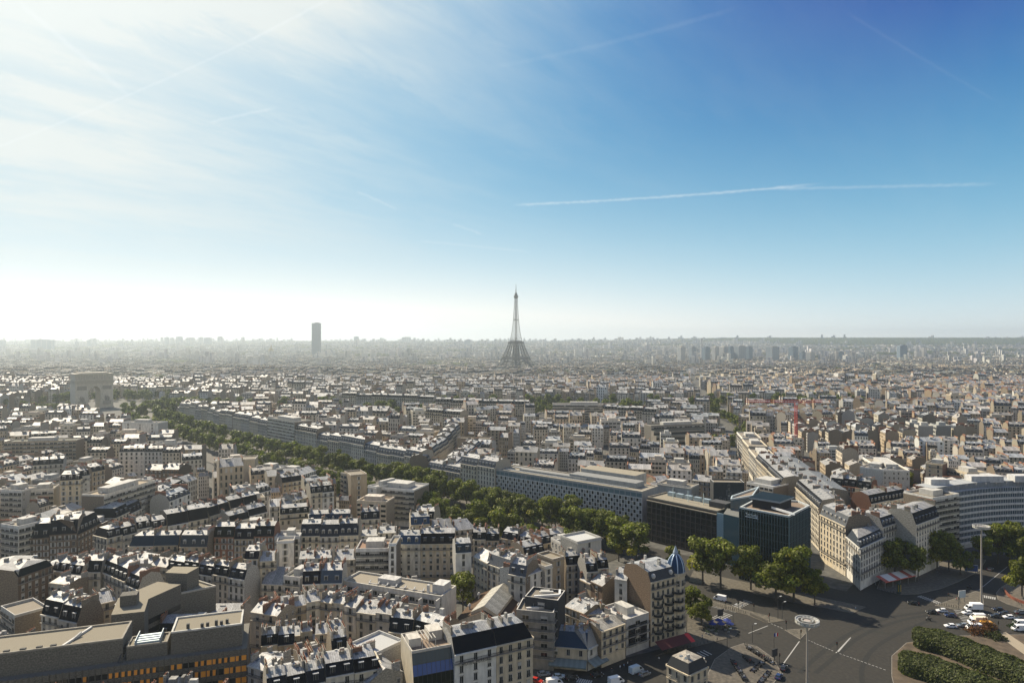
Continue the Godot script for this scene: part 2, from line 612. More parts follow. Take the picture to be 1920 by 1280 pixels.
# q: A B C D in plan (metres from the house's own origin), front A-B; y0 the ground, h the eaves height
func shell(q: Array, y0: float, h: float, o: Dictionary, det: int, r: RandomNumberGenerator, s: Shell):
	var A: Vector2 = q[0]
	var B: Vector2 = q[1]
	var C: Vector2 = q[2]
	var D: Vector2 = q[3]
	var st: String = o.st
	var tone: Color = o.tone
	var dark_roof: Color = o.get("roof", Color(0.015, 0.018, 0.023) * r.randf_range(0.6, 1.6))
	var zc: Color = o.get("zcol", Color(0.44, 0.435, 0.42) * r.randf_range(0.75, 1.2))
	var low := y0 - 1.5
	var top := y0 + h
	var e0: bool = o.get("e0", false)      # left end is a free facade
	var e1: bool = o.get("e1", false)
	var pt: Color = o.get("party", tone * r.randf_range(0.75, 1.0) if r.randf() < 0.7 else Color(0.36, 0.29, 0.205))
	s.wall.quad(Y(A, low), Y(B, low), Y(B, top), Y(A, top), tone)
	s.rear.quad(Y(C, low), Y(D, low), Y(D, top), Y(C, top), tone * 0.96)
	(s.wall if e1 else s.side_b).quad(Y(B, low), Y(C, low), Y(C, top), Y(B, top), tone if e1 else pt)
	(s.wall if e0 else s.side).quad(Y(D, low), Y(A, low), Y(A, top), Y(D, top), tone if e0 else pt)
	facade(s, A, B, y0, h, o, det, r, true)
	if o.get("back", false):
		facade(s, C, D, y0, h, o, det, r, st == "f")
	if e1 or (det > 0 and o.get("side_wins", r.randf() < 0.25)):
		facade(s, B, C, y0, h, o, det, r, e1)
	if e0 or (det > 0 and o.get("side_wins", r.randf() < 0.25)):
		facade(s, D, A, y0, h, o, det, r, e0)
	var uf := (B - A).normalized()
	var inn := Vector2(-uf.y, uf.x)
	var dep := absf((D - A).dot(inn))
	var ridge := top
	if st == "f":
		var ph: float = o.get("parapet", 0.9)
		var tcol: Color = o.get("deck", Color(0.32, 0.275, 0.205))
		s.flat.quad(Y(A, top), Y(B, top), Y(C, top), Y(D, top), tcol * r.randf_range(0.85, 1.1))
		var ce := (A + B + C + D) / 4.0
		for i in 4:
			var a: Vector2 = q[i]
			var b: Vector2 = q[(i + 1) % 4]
			var a1 := a + (ce - a).normalized() * 0.45
			var b1 := b + (ce - b).normalized() * 0.45
			s.trim.quad(Y(a, top), Y(b, top), Y(b, top + ph), Y(a, top + ph), tone)
			s.trim.quad(Y(b1, top), Y(a1, top), Y(a1, top + ph), Y(b1, top + ph), tone)
			s.trim.quad(Y(a, top + ph), Y(b, top + ph), Y(b1, top + ph), Y(a1, top + ph), Color(0.60, 0.58, 0.53))
		if o.get("pent", true):
			var k := r.randf_range(0.3, 0.6)
			var c2 := ce + uf * r.randf_range(-2, 2)
			var U := Vector3(uf.x, 0, -uf.y)
			var pw := A.distance_to(B) * 0.5 * k
			s.trim.box(Y(c2, 0), U, pw, dep * 0.24, top, top + 2.9, Color(0.56, 0.54, 0.49))
			s.flat.quad(Y(c2, top + 2.906) - U * pw, Y(c2, top + 2.906) + U * pw, Y(c2, top + 2.906) + U * pw, Y(c2, top + 2.906) - U * pw, tcol)
			for i in r.randi_range(2, 5):
				var m := A.lerp(B, r.randf_range(0.12, 0.88)) + inn * dep * r.randf_range(0.15, 0.85)
				s.trim.box(Y(m, 0), U, r.randf_range(0.3, 0.9), r.randf_range(0.3, 0.8), top, top + r.randf_range(0.6, 1.7), Color(0.5, 0.5, 0.49) * r.randf_range(0.5, 1.2))
		return
	var A2 := A
	var B2 := B
	var C2 := C
	var D2 := D
	var mh: float = o.get("mh", r.randf_range(2.9, 3.8) if st == "m" else 0.0)
	if st == "m":
		var ins: float = o.get("ins", 1.15 + 0.12 * mh)
		ins = minf(ins, dep * 0.3)
		A2 = A + inn * ins; B2 = B + inn * ins; C2 = C - inn * ins; D2 = D - inn * ins
		if e0:
			A2 += uf * ins; D2 += uf * ins
		if e1:
			B2 -= uf * ins; C2 -= uf * ins
		var mt := top + mh
		s.slate.quad(Y(A, top), Y(B, top), Y(B2, mt), Y(A2, mt), dark_roof)
		s.slate_b.quad(Y(C, top), Y(D, top), Y(D2, mt), Y(C2, mt), dark_roof)
		if e1:
			s.slate.quad(Y(B, top), Y(C, top), Y(C2, mt), Y(B2, mt), dark_roof)
		else:
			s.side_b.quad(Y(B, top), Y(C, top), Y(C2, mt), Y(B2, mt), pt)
		if e0:
			s.slate.quad(Y(D, top), Y(A, top), Y(A2, mt), Y(D2, mt), dark_roof)
		else:
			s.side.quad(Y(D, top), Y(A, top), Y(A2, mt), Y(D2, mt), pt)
		ridge = mt
		# dormers on the slope
		var L := A.distance_to(B)
		var nd := maxi(1, int(L / o.get("dbay", 3.3)))
		var arch: int = o.get("dk", r.randi() % 3)
		for sidei in (2 if o.get("back", false) else 1):
			var a := A if sidei == 0 else C
			var b := B if sidei == 0 else D
			var k := inn if sidei == 0 else -inn
			var u := (b - a).normalized()
			for i in nd:
				if o.get("nodorm", false):
					break
				var p := a + u * (L * (i + 0.5) / nd) + k * ins * 0.30
				if det == 2:
					s.dorms.append(["dormer%d" % arch, face(Y(p, top + mh * 0.22), Vector3(-k.x, 0, k.y))])
				else:
					dormer_lite(s, Y(p, top + mh * 0.2), Vector3(u.x, 0, -u.y), Vector3(-k.x, 0, k.y), 0.62, 1.7, arch != 2)
	# the low zinc roof with a ridge
	var rise: float = o.get("rise", 1.3 if st == "m" else minf(dep * 0.26, 2.9))
	var M1 := (A2 + D2) / 2.0
	var M2 := (B2 + C2) / 2.0
	if e0:
		M1 += uf * minf(3.0, dep * 0.3)
	if e1:
		M2 -= uf * minf(3.0, dep * 0.3)
	var over := inn * (0.0 if st == "m" else 0.35)
	var rr := ridge + rise
	s.zinc.quad(Y(A2 - over, ridge - 0.02), Y(B2 - over, ridge - 0.02), Y(M2, rr), Y(M1, rr), zc)
	s.zinc.quad(Y(C2 + over, ridge - 0.02), Y(D2 + over, ridge - 0.02), Y(M1, rr), Y(M2, rr), zc * 0.97)
	if e1:
		s.zinc.tri(Y(B2, ridge), Y(C2, ridge), Y(M2, rr), zc)
	else:
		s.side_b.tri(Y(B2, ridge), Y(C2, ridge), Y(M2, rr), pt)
	if e0:
		s.zinc.tri(Y(D2, ridge), Y(A2, ridge), Y(M1, rr), zc)
	else:
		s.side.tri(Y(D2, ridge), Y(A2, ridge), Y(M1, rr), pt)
	# skylights
	for i in r.randi_range(0, 3):
		var f := r.randf_range(0.15, 0.85)
		var lo := A2.lerp(B2, f)
		var hi := M1.lerp(M2, f)
		var p := lo.lerp(hi, 0.45)
		var dir := (Y(hi, rr) - Y(lo, ridge)).normalized()
		var U := Vector3(uf.x, 0, -uf.y)
		var c := Y(p, ridge + rise * 0.45) + Vector3(0, 0.09, 0)
		s.glaz.quad(c - U * 0.4 - dir * 0.55, c + U * 0.4 - dir * 0.55, c + U * 0.4 + dir * 0.55, c - U * 0.4 + dir * 0.55, Color(0.10, 0.12, 0.14))
	# chimney stacks on the party walls
	var ck: int = o.get("ck", r.randi() % 4)
	for e in 2:
		if (e == 0 and e0) or (e == 1 and e1):
			continue
		var pa := A2 if e == 0 else B2
		var pd := D2 if e == 0 else C2
		var mid := M1 if e == 0 else M2
		var along := (pd - pa).normalized()
		for sidei in 2:
			if r.randf() < o.get("skip", 0.22):
				continue
			var kk := r.randi() % 3
			var at := (pa if sidei == 0 else pd).lerp(mid, r.randf_range(0.35, 0.75)) + uf * (0.35 if e == 0 else -0.35)
			var y := ridge + rise * 0.6
			if det >= 1:
				var x := Vector3(along.x, 0, -along.y)
				s.stacks.append(["stack%d%d" % [ck, kk], Transform3D(Basis(x, Vector3.UP, x.cross(Vector3.UP)), Y(at, y + 0.4))])
			else:
				var ln: float = [2.6, 4.2, 6.5][kk]
				var x := Vector3(along.x, 0, -along.y)
				s.side.box(Y(at, 0), x, ln / 2, 0.3, ridge - 2.0, y + 1.2, [Color(0.44, 0.38, 0.28), Color(0.40, 0.37, 0.31), Color(0.36, 0.20, 0.13), Color(0.53, 0.50, 0.44)][ck])
				s.pot.box(Y(at, 0), x, ln / 2 - 0.1, 0.13, y + 1.2, y + 1.6, POT)
	if det < 3:      # small huts, vents and hatches break the roofs
		for i in r.randi_range(1, 4):
			var at := A2.lerp(B2, r.randf_range(0.1, 0.9)).lerp(D2.lerp(C2, 0.5), r.randf_range(0.2, 0.9))
			s.trim.box(Y(at, 0), Vector3(uf.x, 0, -uf.y), r.randf_range(0.3, 1.5) * (0.6 if det == 2 else 1.0), r.randf_range(0.3, 1.1) * (0.6 if det == 2 else 1.0), ridge - 0.5, ridge + rise * 0.5 + r.randf_range(0.6, 2.0), Color(0.55, 0.53, 0.48) * r.randf_range(0.35, 1.25))
	if det == 2 and r.randf() < 0.6:       # a stack in the middle of the roof
		var at := M1.lerp(M2, r.randf_range(0.3, 0.7)) - inn * dep * 0.12
		var x := Vector3(inn.x, 0, -inn.y)
		if r.randf() < 0.5:
			x = Vector3(uf.x, 0, -uf.y)
		s.stacks.append(["stack%d%d" % [ck, r.randi() % 2], Transform3D(Basis(x, Vector3.UP, x.cross(Vector3.UP)), Y(at, ridge + rise * 0.5))])

func railing(s: Shell, fine: bool):
	for b in s.balconies:
		var a2: Vector2 = b[0]
		var b2: Vector2 = b[1]
		var L := a2.distance_to(b2)
		var u := (b2 - a2) / L
		var o2 := Vector2(u.y, -u.x)
		var U := Vector3(u.x, 0, -u.y)
		var c := (a2 + b2) / 2.0
		s.trim.box(Y(c + o2 * 0.36, 0), U, L / 2 - 0.02, 0.34, b[2] - 0.16, b[2], Color(0.42, 0.38, 0.31), true)
		if fine:
			s.rail.box(Y(c + o2 * 0.62, 0), U, L / 2 - 0.02, 0.03, b[2] + 0.86, b[2] + 0.95, IRON, true)
			var k := int(L / 0.42)
			for i in k + 1:
				s.rail.box(Y(a2.lerp(b2, (i + 0.02) / (k + 0.04)) + o2 * 0.62, 0), U, 0.05, 0.015, b[2], b[2] + 0.87, IRON)
		else:
			s.rail.quad(Y(a2 + o2 * 0.63, b[2]), Y(b2 + o2 * 0.63, b[2]), Y(b2 + o2 * 0.63, b[2] + 0.75), Y(a2 + o2 * 0.63, b[2] + 0.75), IRON)

func stuffed(o: Node):
	if o:
		o.set_meta("kind", "stuff")

# a house as a thing with its parts; q in plan metres of the scene
func house(q: Array, h: float, o: Dictionary, label: String, det := 2, called := "apartment_building", group := "", category := "building") -> Node3D:
	var mid: Vector2 = (q[0] + q[1] + q[2] + q[3]) / 4.0
	var y0: float = minf(minf(g(q[0].x, q[0].y), g(q[1].x, q[1].y)), g(mid.x, mid.y))
	var t := thing(called, label, category, Y(mid, y0), group)
	n_houses += 1
	for i in 4:
		mark(q[i], q[(i + 1) % 4], 1.0)
	mark_quad(q)
	var rel := []
	for p in q:
		rel.append(p - mid)
	var r := RandomNumberGenerator.new()
	r.seed = n_houses * 131 + 5
	var s := Shell.new()
	shell(rel, 0.0, h, o, det, r, s)
	finish_house(t, s, o, det)
	return t

func finish_house(t: Node3D, s: Shell, o: Dictionary, det: int):
	railing(s, det == 2)
	part("wall", joined([s.wall, M[o.get("wm", "stone")]]), t)
	part("rear_wall", joined([s.rear, M[o.get("wm", "stone")]]), t)
	part("rear_mansard_roof", joined([s.slate_b, M.slate]), t)
	part("party_wall", joined([s.side, M[o.get("pm", "party")]]), t)
	part("party_wall", joined([s.side_b, M[o.get("pm", "party")]]), t)
	part("mansard_roof", joined([s.slate, M.slate]), t)
	part("zinc_roof", joined([s.zinc, M.zinc]), t)
	part("flat_roof", joined([s.flat, M.gravel]), t)
	part("trim", joined([s.trim, M.stone]), t)
	part("railing", joined([s.rail, M.iron]), t)
	stuffed(part("glazing", joined([s.glaz, M.glass]), t))
	for w in s.wins:
		part("window", S[w[0]], t, w[1])
	for w in s.dorms:
		part("dormer", S[w[0]], t, w[1])
	for w in s.stacks:
		part("chimney", S[w[0]], t, w[1])

# ------------------------------------------------------------------ which ground is taken (2 m cells)
const GX := 800
const GD := 960
var taken := PackedByteArray()
func mark_at(p: Vector2, v := 1):
	var i := int((p.x + 800.0) / 2.0)
	var k := int(p.y / 2.0)
	if i >= 0 and k >= 0 and i < GX and k < GD:
		taken[k * GX + i] = v
func is_taken(p: Vector2) -> bool:
	var i := int((p.x + 800.0) / 2.0)
	var k := int(p.y / 2.0)
	if i < 0 or k < 0 or i >= GX or k >= GD:
		return false
	return taken[k * GX + i] != 0
func mark(a: Vector2, b: Vector2, half: float):
	var n := int(a.distance_to(b) / 1.5) + 1
	var u := (b - a).normalized()
	var w := Vector2(-u.y, u.x)
	for i in n + 1:
		var p := a.lerp(b, float(i) / n)
		var k := -half
		while k <= half:
			mark_at(p + w * k)
			k += 1.5
func mark_quad(q: Array):
	var ni := int(maxf(q[0].distance_to(q[1]), q[3].distance_to(q[2])) / 1.6) + 1
	var nk := int(maxf(q[0].distance_to(q[3]), q[1].distance_to(q[2])) / 1.6) + 1
	for i in ni + 1:
		for k in nk + 1:
			mark_at(q[0].lerp(q[1], float(i) / ni).lerp(q[3].lerp(q[2], float(i) / ni), float(k) / nk))
func mark_poly(p: PackedVector2Array):
	var lo := p[0]
	var hi := p[0]
	for x in p:
		lo = lo.min(x); hi = hi.max(x)
	var y := lo.y
	while y < hi.y:
		var x := lo.x
		while x < hi.x:
			if Geometry2D.is_point_in_polygon(Vector2(x, y), p):
				mark_at(Vector2(x, y))
			x += 1.6
		y += 1.6

var row_names := []
# a row of houses whose fronts run from a to b
func terrace(a: Vector2, b: Vector2, h: float, dep: float, n: int, o: Dictionary, tones: Array, where: String, det := 2):
	var u := (b - a).normalized()
	var inn := Vector2(-u.y, u.x)
	row_names.append([(a + b) / 2.0, where])
	for i in n:
		var k := o.duplicate()
		var tn: String = tones[i % tones.size()]
		k.tone = TONES[tn] * rng.randf_range(0.9, 1.08)
		k.e0 = i == 0 and o.get("e0", false)
		k.e1 = i == n - 1 and o.get("e1", false)
		var f0 := float(i) / n
		var f1 := float(i + 1) / n
		var p := a.lerp(b, f0) + u * 0.06
		var q := a.lerp(b, f1) - u * 0.06
		var dd := dep + (rng.randf_range(-1.2, 1.2) if n > 1 else 0.0)
		var hh := h + (rng.randf_range(-0.9, 0.9) * (2.2 if n > 6 else 1.0) if n > 1 else 0.0)
		var roof: String = {"m": "mansard-roofed", "z": "zinc-roofed", "f": "flat-roofed"}[o.st]
		var lab := where
		if n > 1:
			lab = "%s %s house, %s in %s" % [tn, roof, ORD[i], where]
		house([p, q, q + inn * dd, p + inn * dd], hh, k, lab, det, "apartment_building", "houses of the old quarter" )

# ------------------------------------------------------------------ particular buildings
func ccw(poly: Array) -> Array:
	var a := 0.0
	for i in poly.size():
		a += poly[i].cross(poly[(i + 1) % poly.size()])
	if a >= 0.0:
		return poly
	var r := poly.duplicate()
	r.reverse()
	return r

func prism(b: MB, top: MB, poly_: Array, y0: float, y1: float, col: Color, tcol: Color):
	var poly := ccw(poly_)
	var n := poly.size()
	for i in n:
		var p: Vector2 = poly[i]
		var q: Vector2 = poly[(i + 1) % n]
		b.quad(Y(p, y0), Y(q, y0), Y(q, y1), Y(p, y1), col)
	var ix := Geometry2D.triangulate_polygon(PackedVector2Array(poly))
	for i in range(0, ix.size(), 3):
		var a: Vector2 = poly[ix[i]]
		var c: Vector2 = poly[ix[i + 1]]
		var e: Vector2 = poly[ix[i + 2]]
		if (c - a).cross(e - a) < 0:
			var w := c
			c = e
			e = w
		top.tri(Y(a, y1), Y(c, y1), Y(e, y1), tcol)

func kerbed(b: MB, poly_: Array, y0: float, y1: float, w: float, col: Color):      # a raised rim round a flat roof
	var poly := ccw(poly_)
	var n := poly.size()
	var inner := Geometry2D.offset_polygon(PackedVector2Array(poly), -w)
	if inner.is_empty() or inner[0].size() != n:
		return
	var q := inner[0]
	var k := 0
	for i in n:      # the offset may start at another corner
		if q[i].distance_to(poly[0]) < q[k].distance_to(poly[0]):
			k = i
	for i in n:
		var p: Vector2 = poly[i]
		var p2: Vector2 = poly[(i + 1) % n]
		var r := q[(k + i) % n]
		var r2 := q[(k + i + 1) % n]
		b.quad(Y(p, y0), Y(p2, y0), Y(p2, y1), Y(p, y1), col)
		b.quad(Y(r2, y0), Y(r, y0), Y(r, y1), Y(r2, y1), col)
		b.quad(Y(p, y1), Y(p2, y1), Y(r2, y1), Y(r, y1), col)

func shift(poly: Array, o: Vector2) -> Array:
	var r := []
	for p in poly:
		r.append(p - o)
	return r

func quad_of(a: Vector2, b: Vector2, dep: float) -> Array:
	var u := (b - a).normalized()
	var inn := Vector2(-u.y, u.x)
	return [a, b, b + inn * dep, a + inn * dep]

func letters(text: String, h: float, at: Vector3, out: Vector3, col: Color, parent: Node, called := "lettering", thick := 0.12, font := "Droid Sans"):
	var tm := TextMesh.new()
	var sf := SystemFont.new()
	sf.font_names = PackedStringArray([font])
	tm.font = sf
	tm.text = text
	tm.font_size = 64
	tm.pixel_size = h / 46.0
	tm.depth = thick
	var m := StandardMaterial3D.new()
	m.albedo_color = lin(col.r, col.g, col.b)
	m.roughness = 0.7
	tm.material = m
	part(called, tm, parent, face(at, out))

func office_slab():      # the concrete office in front: a long slab, two roof houses, a rear wing
	var A: Vector2 = Vector2(-77.9, 200.3)
	var Z: Vector2 = Vector2(-135.6, 180.8)
	var u := (A - Z).normalized()
	var L := Z - u * 34.0
	var q := quad_of(L, A, 19.0)
	var inn = (q[3] - q[0]).normalized()
	var t := thing("office_building", "concrete office slab with orange-blinded windows and roof houses, at the photo's lower corner", "office", Y(A, 0))
	mark_quad(q)
	var con := Color(0.235, 0.215, 0.175)
	var w := MB.new()
	var fl := MB.new()
	var r := shift(q, A)
	prism(w, fl, r, -1, 22, con * 0.82, Color(0.20, 0.185, 0.15))
	# facade: ribs every 1.55 m, spandrels proud of the glass
	var len_: float = q[0].distance_to(q[1])
	var U := Vector3(u.x, 0, -u.y)
	var out := Vector3(-inn.x, 0, inn.y)
	var n := int(len_ / 1.55)
	var ribs := MB.new()
	var gl := MB.new()
	part("wall", joined([w, M.party]), t)
	part("flat_roof", joined([fl, M.gravel]), t)
	for fl_ in 6:
		var y := 22.0 - 3.3 * (fl_ + 1)
		ribs.box(Y(r[0].lerp(r[1], 0.5), 0) + out * 0.10, U, len_ / 2, 0.099, y + (1.75 if fl_ > 0 else 1.5), y + 3.28, con, true)
	for i in n + 1:
		ribs.box(Y(r[0].lerp(r[1], float(i) / n), 0) + out * 0.26, U, 0.10, 0.16, 0.0, 22.4, con * 0.8)
	part("spandrel_panel", joined([ribs, M.party]), t)
	var rr := RandomNumberGenerator.new()
	rr.seed = 4
	var pane := MB.new()
	pane.quad(Vector3(-0.66, 0, 0.03), Vector3(0.66, 0, 0.03), Vector3(0.66, 1.72, 0.03), Vector3(-0.66, 1.72, 0.03), Color(0.02, 0.022, 0.02))
	var blind := MB.new()
	blind.quad(Vector3(-0.66, 0, 0.03), Vector3(0.66, 0, 0.03), Vector3(0.66, 1.72, 0.03), Vector3(-0.66, 1.72, 0.03), Color(0.85, 0.36, 0.05))
	var half := MB.new()
	half.quad(Vector3(-0.66, 0, 0.03), Vector3(0.1, 0, 0.03), Vector3(0.2, 1.72, 0.03), Vector3(-0.66, 1.72, 0.03), Color(0.80, 0.33, 0.05))
	half.quad(Vector3(0.1, 0, 0.03), Vector3(0.66, 0, 0.03), Vector3(0.66, 1.72, 0.03), Vector3(0.2, 1.72, 0.03), Color(0.03, 0.028, 0.02))
	var pm := pane.mesh(M.glass)
	var bm := blind.mesh(M.matte)
	var hm := half.mesh(M.matte)
	for f in range(0, 4):
		var y := 22.0 - 3.3 * (f + 1)
		for i in n:
			var k := (i + 0.5) / n
			var orange := rr.randf() < (0.15 if k < 0.62 else 0.75) and k > 0.55
			var m := pm
			if orange:
				m = bm if rr.randf() < 0.5 else hm
			part("orange_blind_window" if orange else "window", m, t, face(Y(r[0].lerp(r[1], k), y), out))
	# the roof houses on top
	for s in [[0.0, 0.655, 2.6, 15.5, 6.0, "roof_house"], [0.785, 0.985, 2.2, 13.5, 6.2, "roof_house"], [0.665, 0.775, 2.4, 9.5, 3.6, "plant_room"]]:
		var a: Vector2 = r[0].lerp(r[1], s[0]) + inn * s[2]
		var b: Vector2 = r[0].lerp(r[1], s[1]) + inn * s[2]
		var qq := quad_of(a, b, s[3] - s[2])
		var bw := MB.new()
		var bf := MB.new()
		var bk := MB.new()
		prism(bw, bf, qq, 22.004, 22.0 + s[4], con, Color(0.30, 0.262, 0.185))
		kerbed(bk, qq, 22.0 + s[4], 22.45 + s[4], 0.5, Color(0.62, 0.6, 0.54) if s[0] > 0.7 else Color(0.33, 0.30, 0.24))
		var o := part(s[5], joined([bw, M.party, bf, M.gravel]), t)
		part("roof_rim", joined([bk, M.stone]), o)
	# things on the roof: vents, a pipe, a chiller with louvres
	var dark := MB.new()
	for k in [0.12, 0.16, 0.2, 0.235]:
		dark.box(Y(r[0].lerp(r[1], k + 0.24) + inn * 3.6, 0), U, 0.7, 0.4, 28.0, 28.7, Color(0.03, 0.03, 0.03))
	for k in [0.83, 0.87, 0.885, 0.91, 0.925, 0.94]:
		dark.box(Y(r[0].lerp(r[1], k) + inn * (3.2 + 2.0 * rr.randf()), 0), U, 0.4, 0.4, 28.2, 29.2 + 0.8 * rr.randf(), Color(0.04, 0.04, 0.04))
	part("roof_vent", dark.mesh(M.matte), t)
	stuffed(t.get_child(t.get_child_count() - 1))
	var pipe := MB.new()
	pipe.bar(Y(r[0].lerp(r[1], 0.50) + inn * 2.7, 28.25), Y(r[0].lerp(r[1], 0.545) + inn * 14.5, 28.25), 0.28, Color(0.72, 0.70, 0.65))
	pipe.bar(Y(r[0].lerp(r[1], 0.515) + inn * 6.0, 28.3), Y(r[0].lerp(r[1], 0.53) + inn * 9.5, 29.0), 0.2, Color(0.62, 0.60, 0.55))
	part("roof_duct", pipe.mesh(M.stone), t)
	var ch := MB.new()
	for k in 7:
		ch.box(Y(r[0].lerp(r[1], 0.72) + inn * (3.4 + k * 0.85), 0), U, 3.4, 0.28, 25.7, 26.5 + 0.2 * (k % 2), Color(0.36, 0.42, 0.44))
	for s2 in [-1, 1]:
		ch.box(Y(r[0].lerp(r[1], 0.72 + s2 * 0.033) + inn * 6.4, 0), U, 0.1, 3.6, 25.6, 27.2, Color(0.3, 0.34, 0.36))
	part("chiller", ch.mesh(M.metal), t)
	var lad := MB.new()
	for s2 in [0.0, 0.012]:
		lad.bar(Y(r[0].lerp(r[1], 0.645 + s2) + inn * 1.2, 22.2), Y(r[0].lerp(r[1], 0.66 + s2) + inn * 4.5, 26.5), 0.09, Color(0.05, 0.05, 0.05))
	for k in 9:
		var f := k / 8.0
		lad.bar(Y(r[0].lerp(r[1], 0.645 + 0.015 * f) + inn * (1.2 + 3.3 * f), 22.2 + 4.3 * f), Y(r[0].lerp(r[1], 0.657 + 0.015 * f) + inn * (1.2 + 3.3 * f), 22.2 + 4.3 * f), 0.06, Color(0.07, 0.07, 0.06))
	part("ladder", lad.mesh(M.iron), t)
	# the rear wing
	var roof: Array = [Vector2(-123.3, 209.8), Vector2(-114.5, 212.5), Vector2(-118.8, 222.8), Vector2(-114.6, 236.3), Vector2(-124.1, 238.9), Vector2(-129.1, 223.5)]
	var wr := shift(roof, A)
	mark_poly(PackedVector2Array(roof))
	var ww := MB.new()
	var wf := MB.new()
	var wk := MB.new()
	prism(ww, wf, wr, -1, 28, con, Color(0.30, 0.262, 0.185))
	kerbed(wk, wr, 28, 28.5, 0.55, Color(0.66, 0.63, 0.56))
	var c: Vector2 = (wr[2] + wr[5]) / 2.0
	ww.box(Y(wr[5].lerp(wr[1], 0.45), 0), U, 2.4, 2.0, 28, 31.4, con * 0.9)
	var wing := part("rear_wing", joined([ww, M.party, wf, M.gravel]), t)
	part("roof_rim", joined([wk, M.stone]), wing)
	var uw: Vector2 = (wr[3] - wr[2]).normalized()
	var ow := Vector3(uw.y, 0, uw.x)
	for f in 3:
		for i in 13:
			var p: Vector2 = wr[2].lerp(wr[3], (i + 0.7) / 13.6)
			part("window", pm, t, face(Y(p, 19.6 - f * 3.2), ow))
	var low := [wr[3], wr[3] + Vector2(9, 7), wr[4] + Vector2(8, 11), wr[4]]
	var lb := MB.new()
	var lf := MB.new()
	var lk := MB.new()
	prism(lb, lf, low, -1, 24.5, con * 1.15, Color(0.30, 0.262, 0.185))
	kerbed(lk, low, 24.5, 25.1, 0.5, Color(0.5, 0.47, 0.40))
	part("end_wing", joined([lb, M.party, lf, M.gravel, lk, M.stone]), t)
	var tw := MB.new()
	var tf := MB.new()
	prism(tw, tf, [wr[3] + Vector2(-7, 3), wr[3] + Vector2(1, 2), wr[3] + Vector2(2, 9), wr[4] + Vector2(2, 7)], 24, 31.0, con * 1.05, Color(0.33, 0.29, 0.20))
	part("lift_house", joined([tw, M.party, tf, M.gravel]), t)

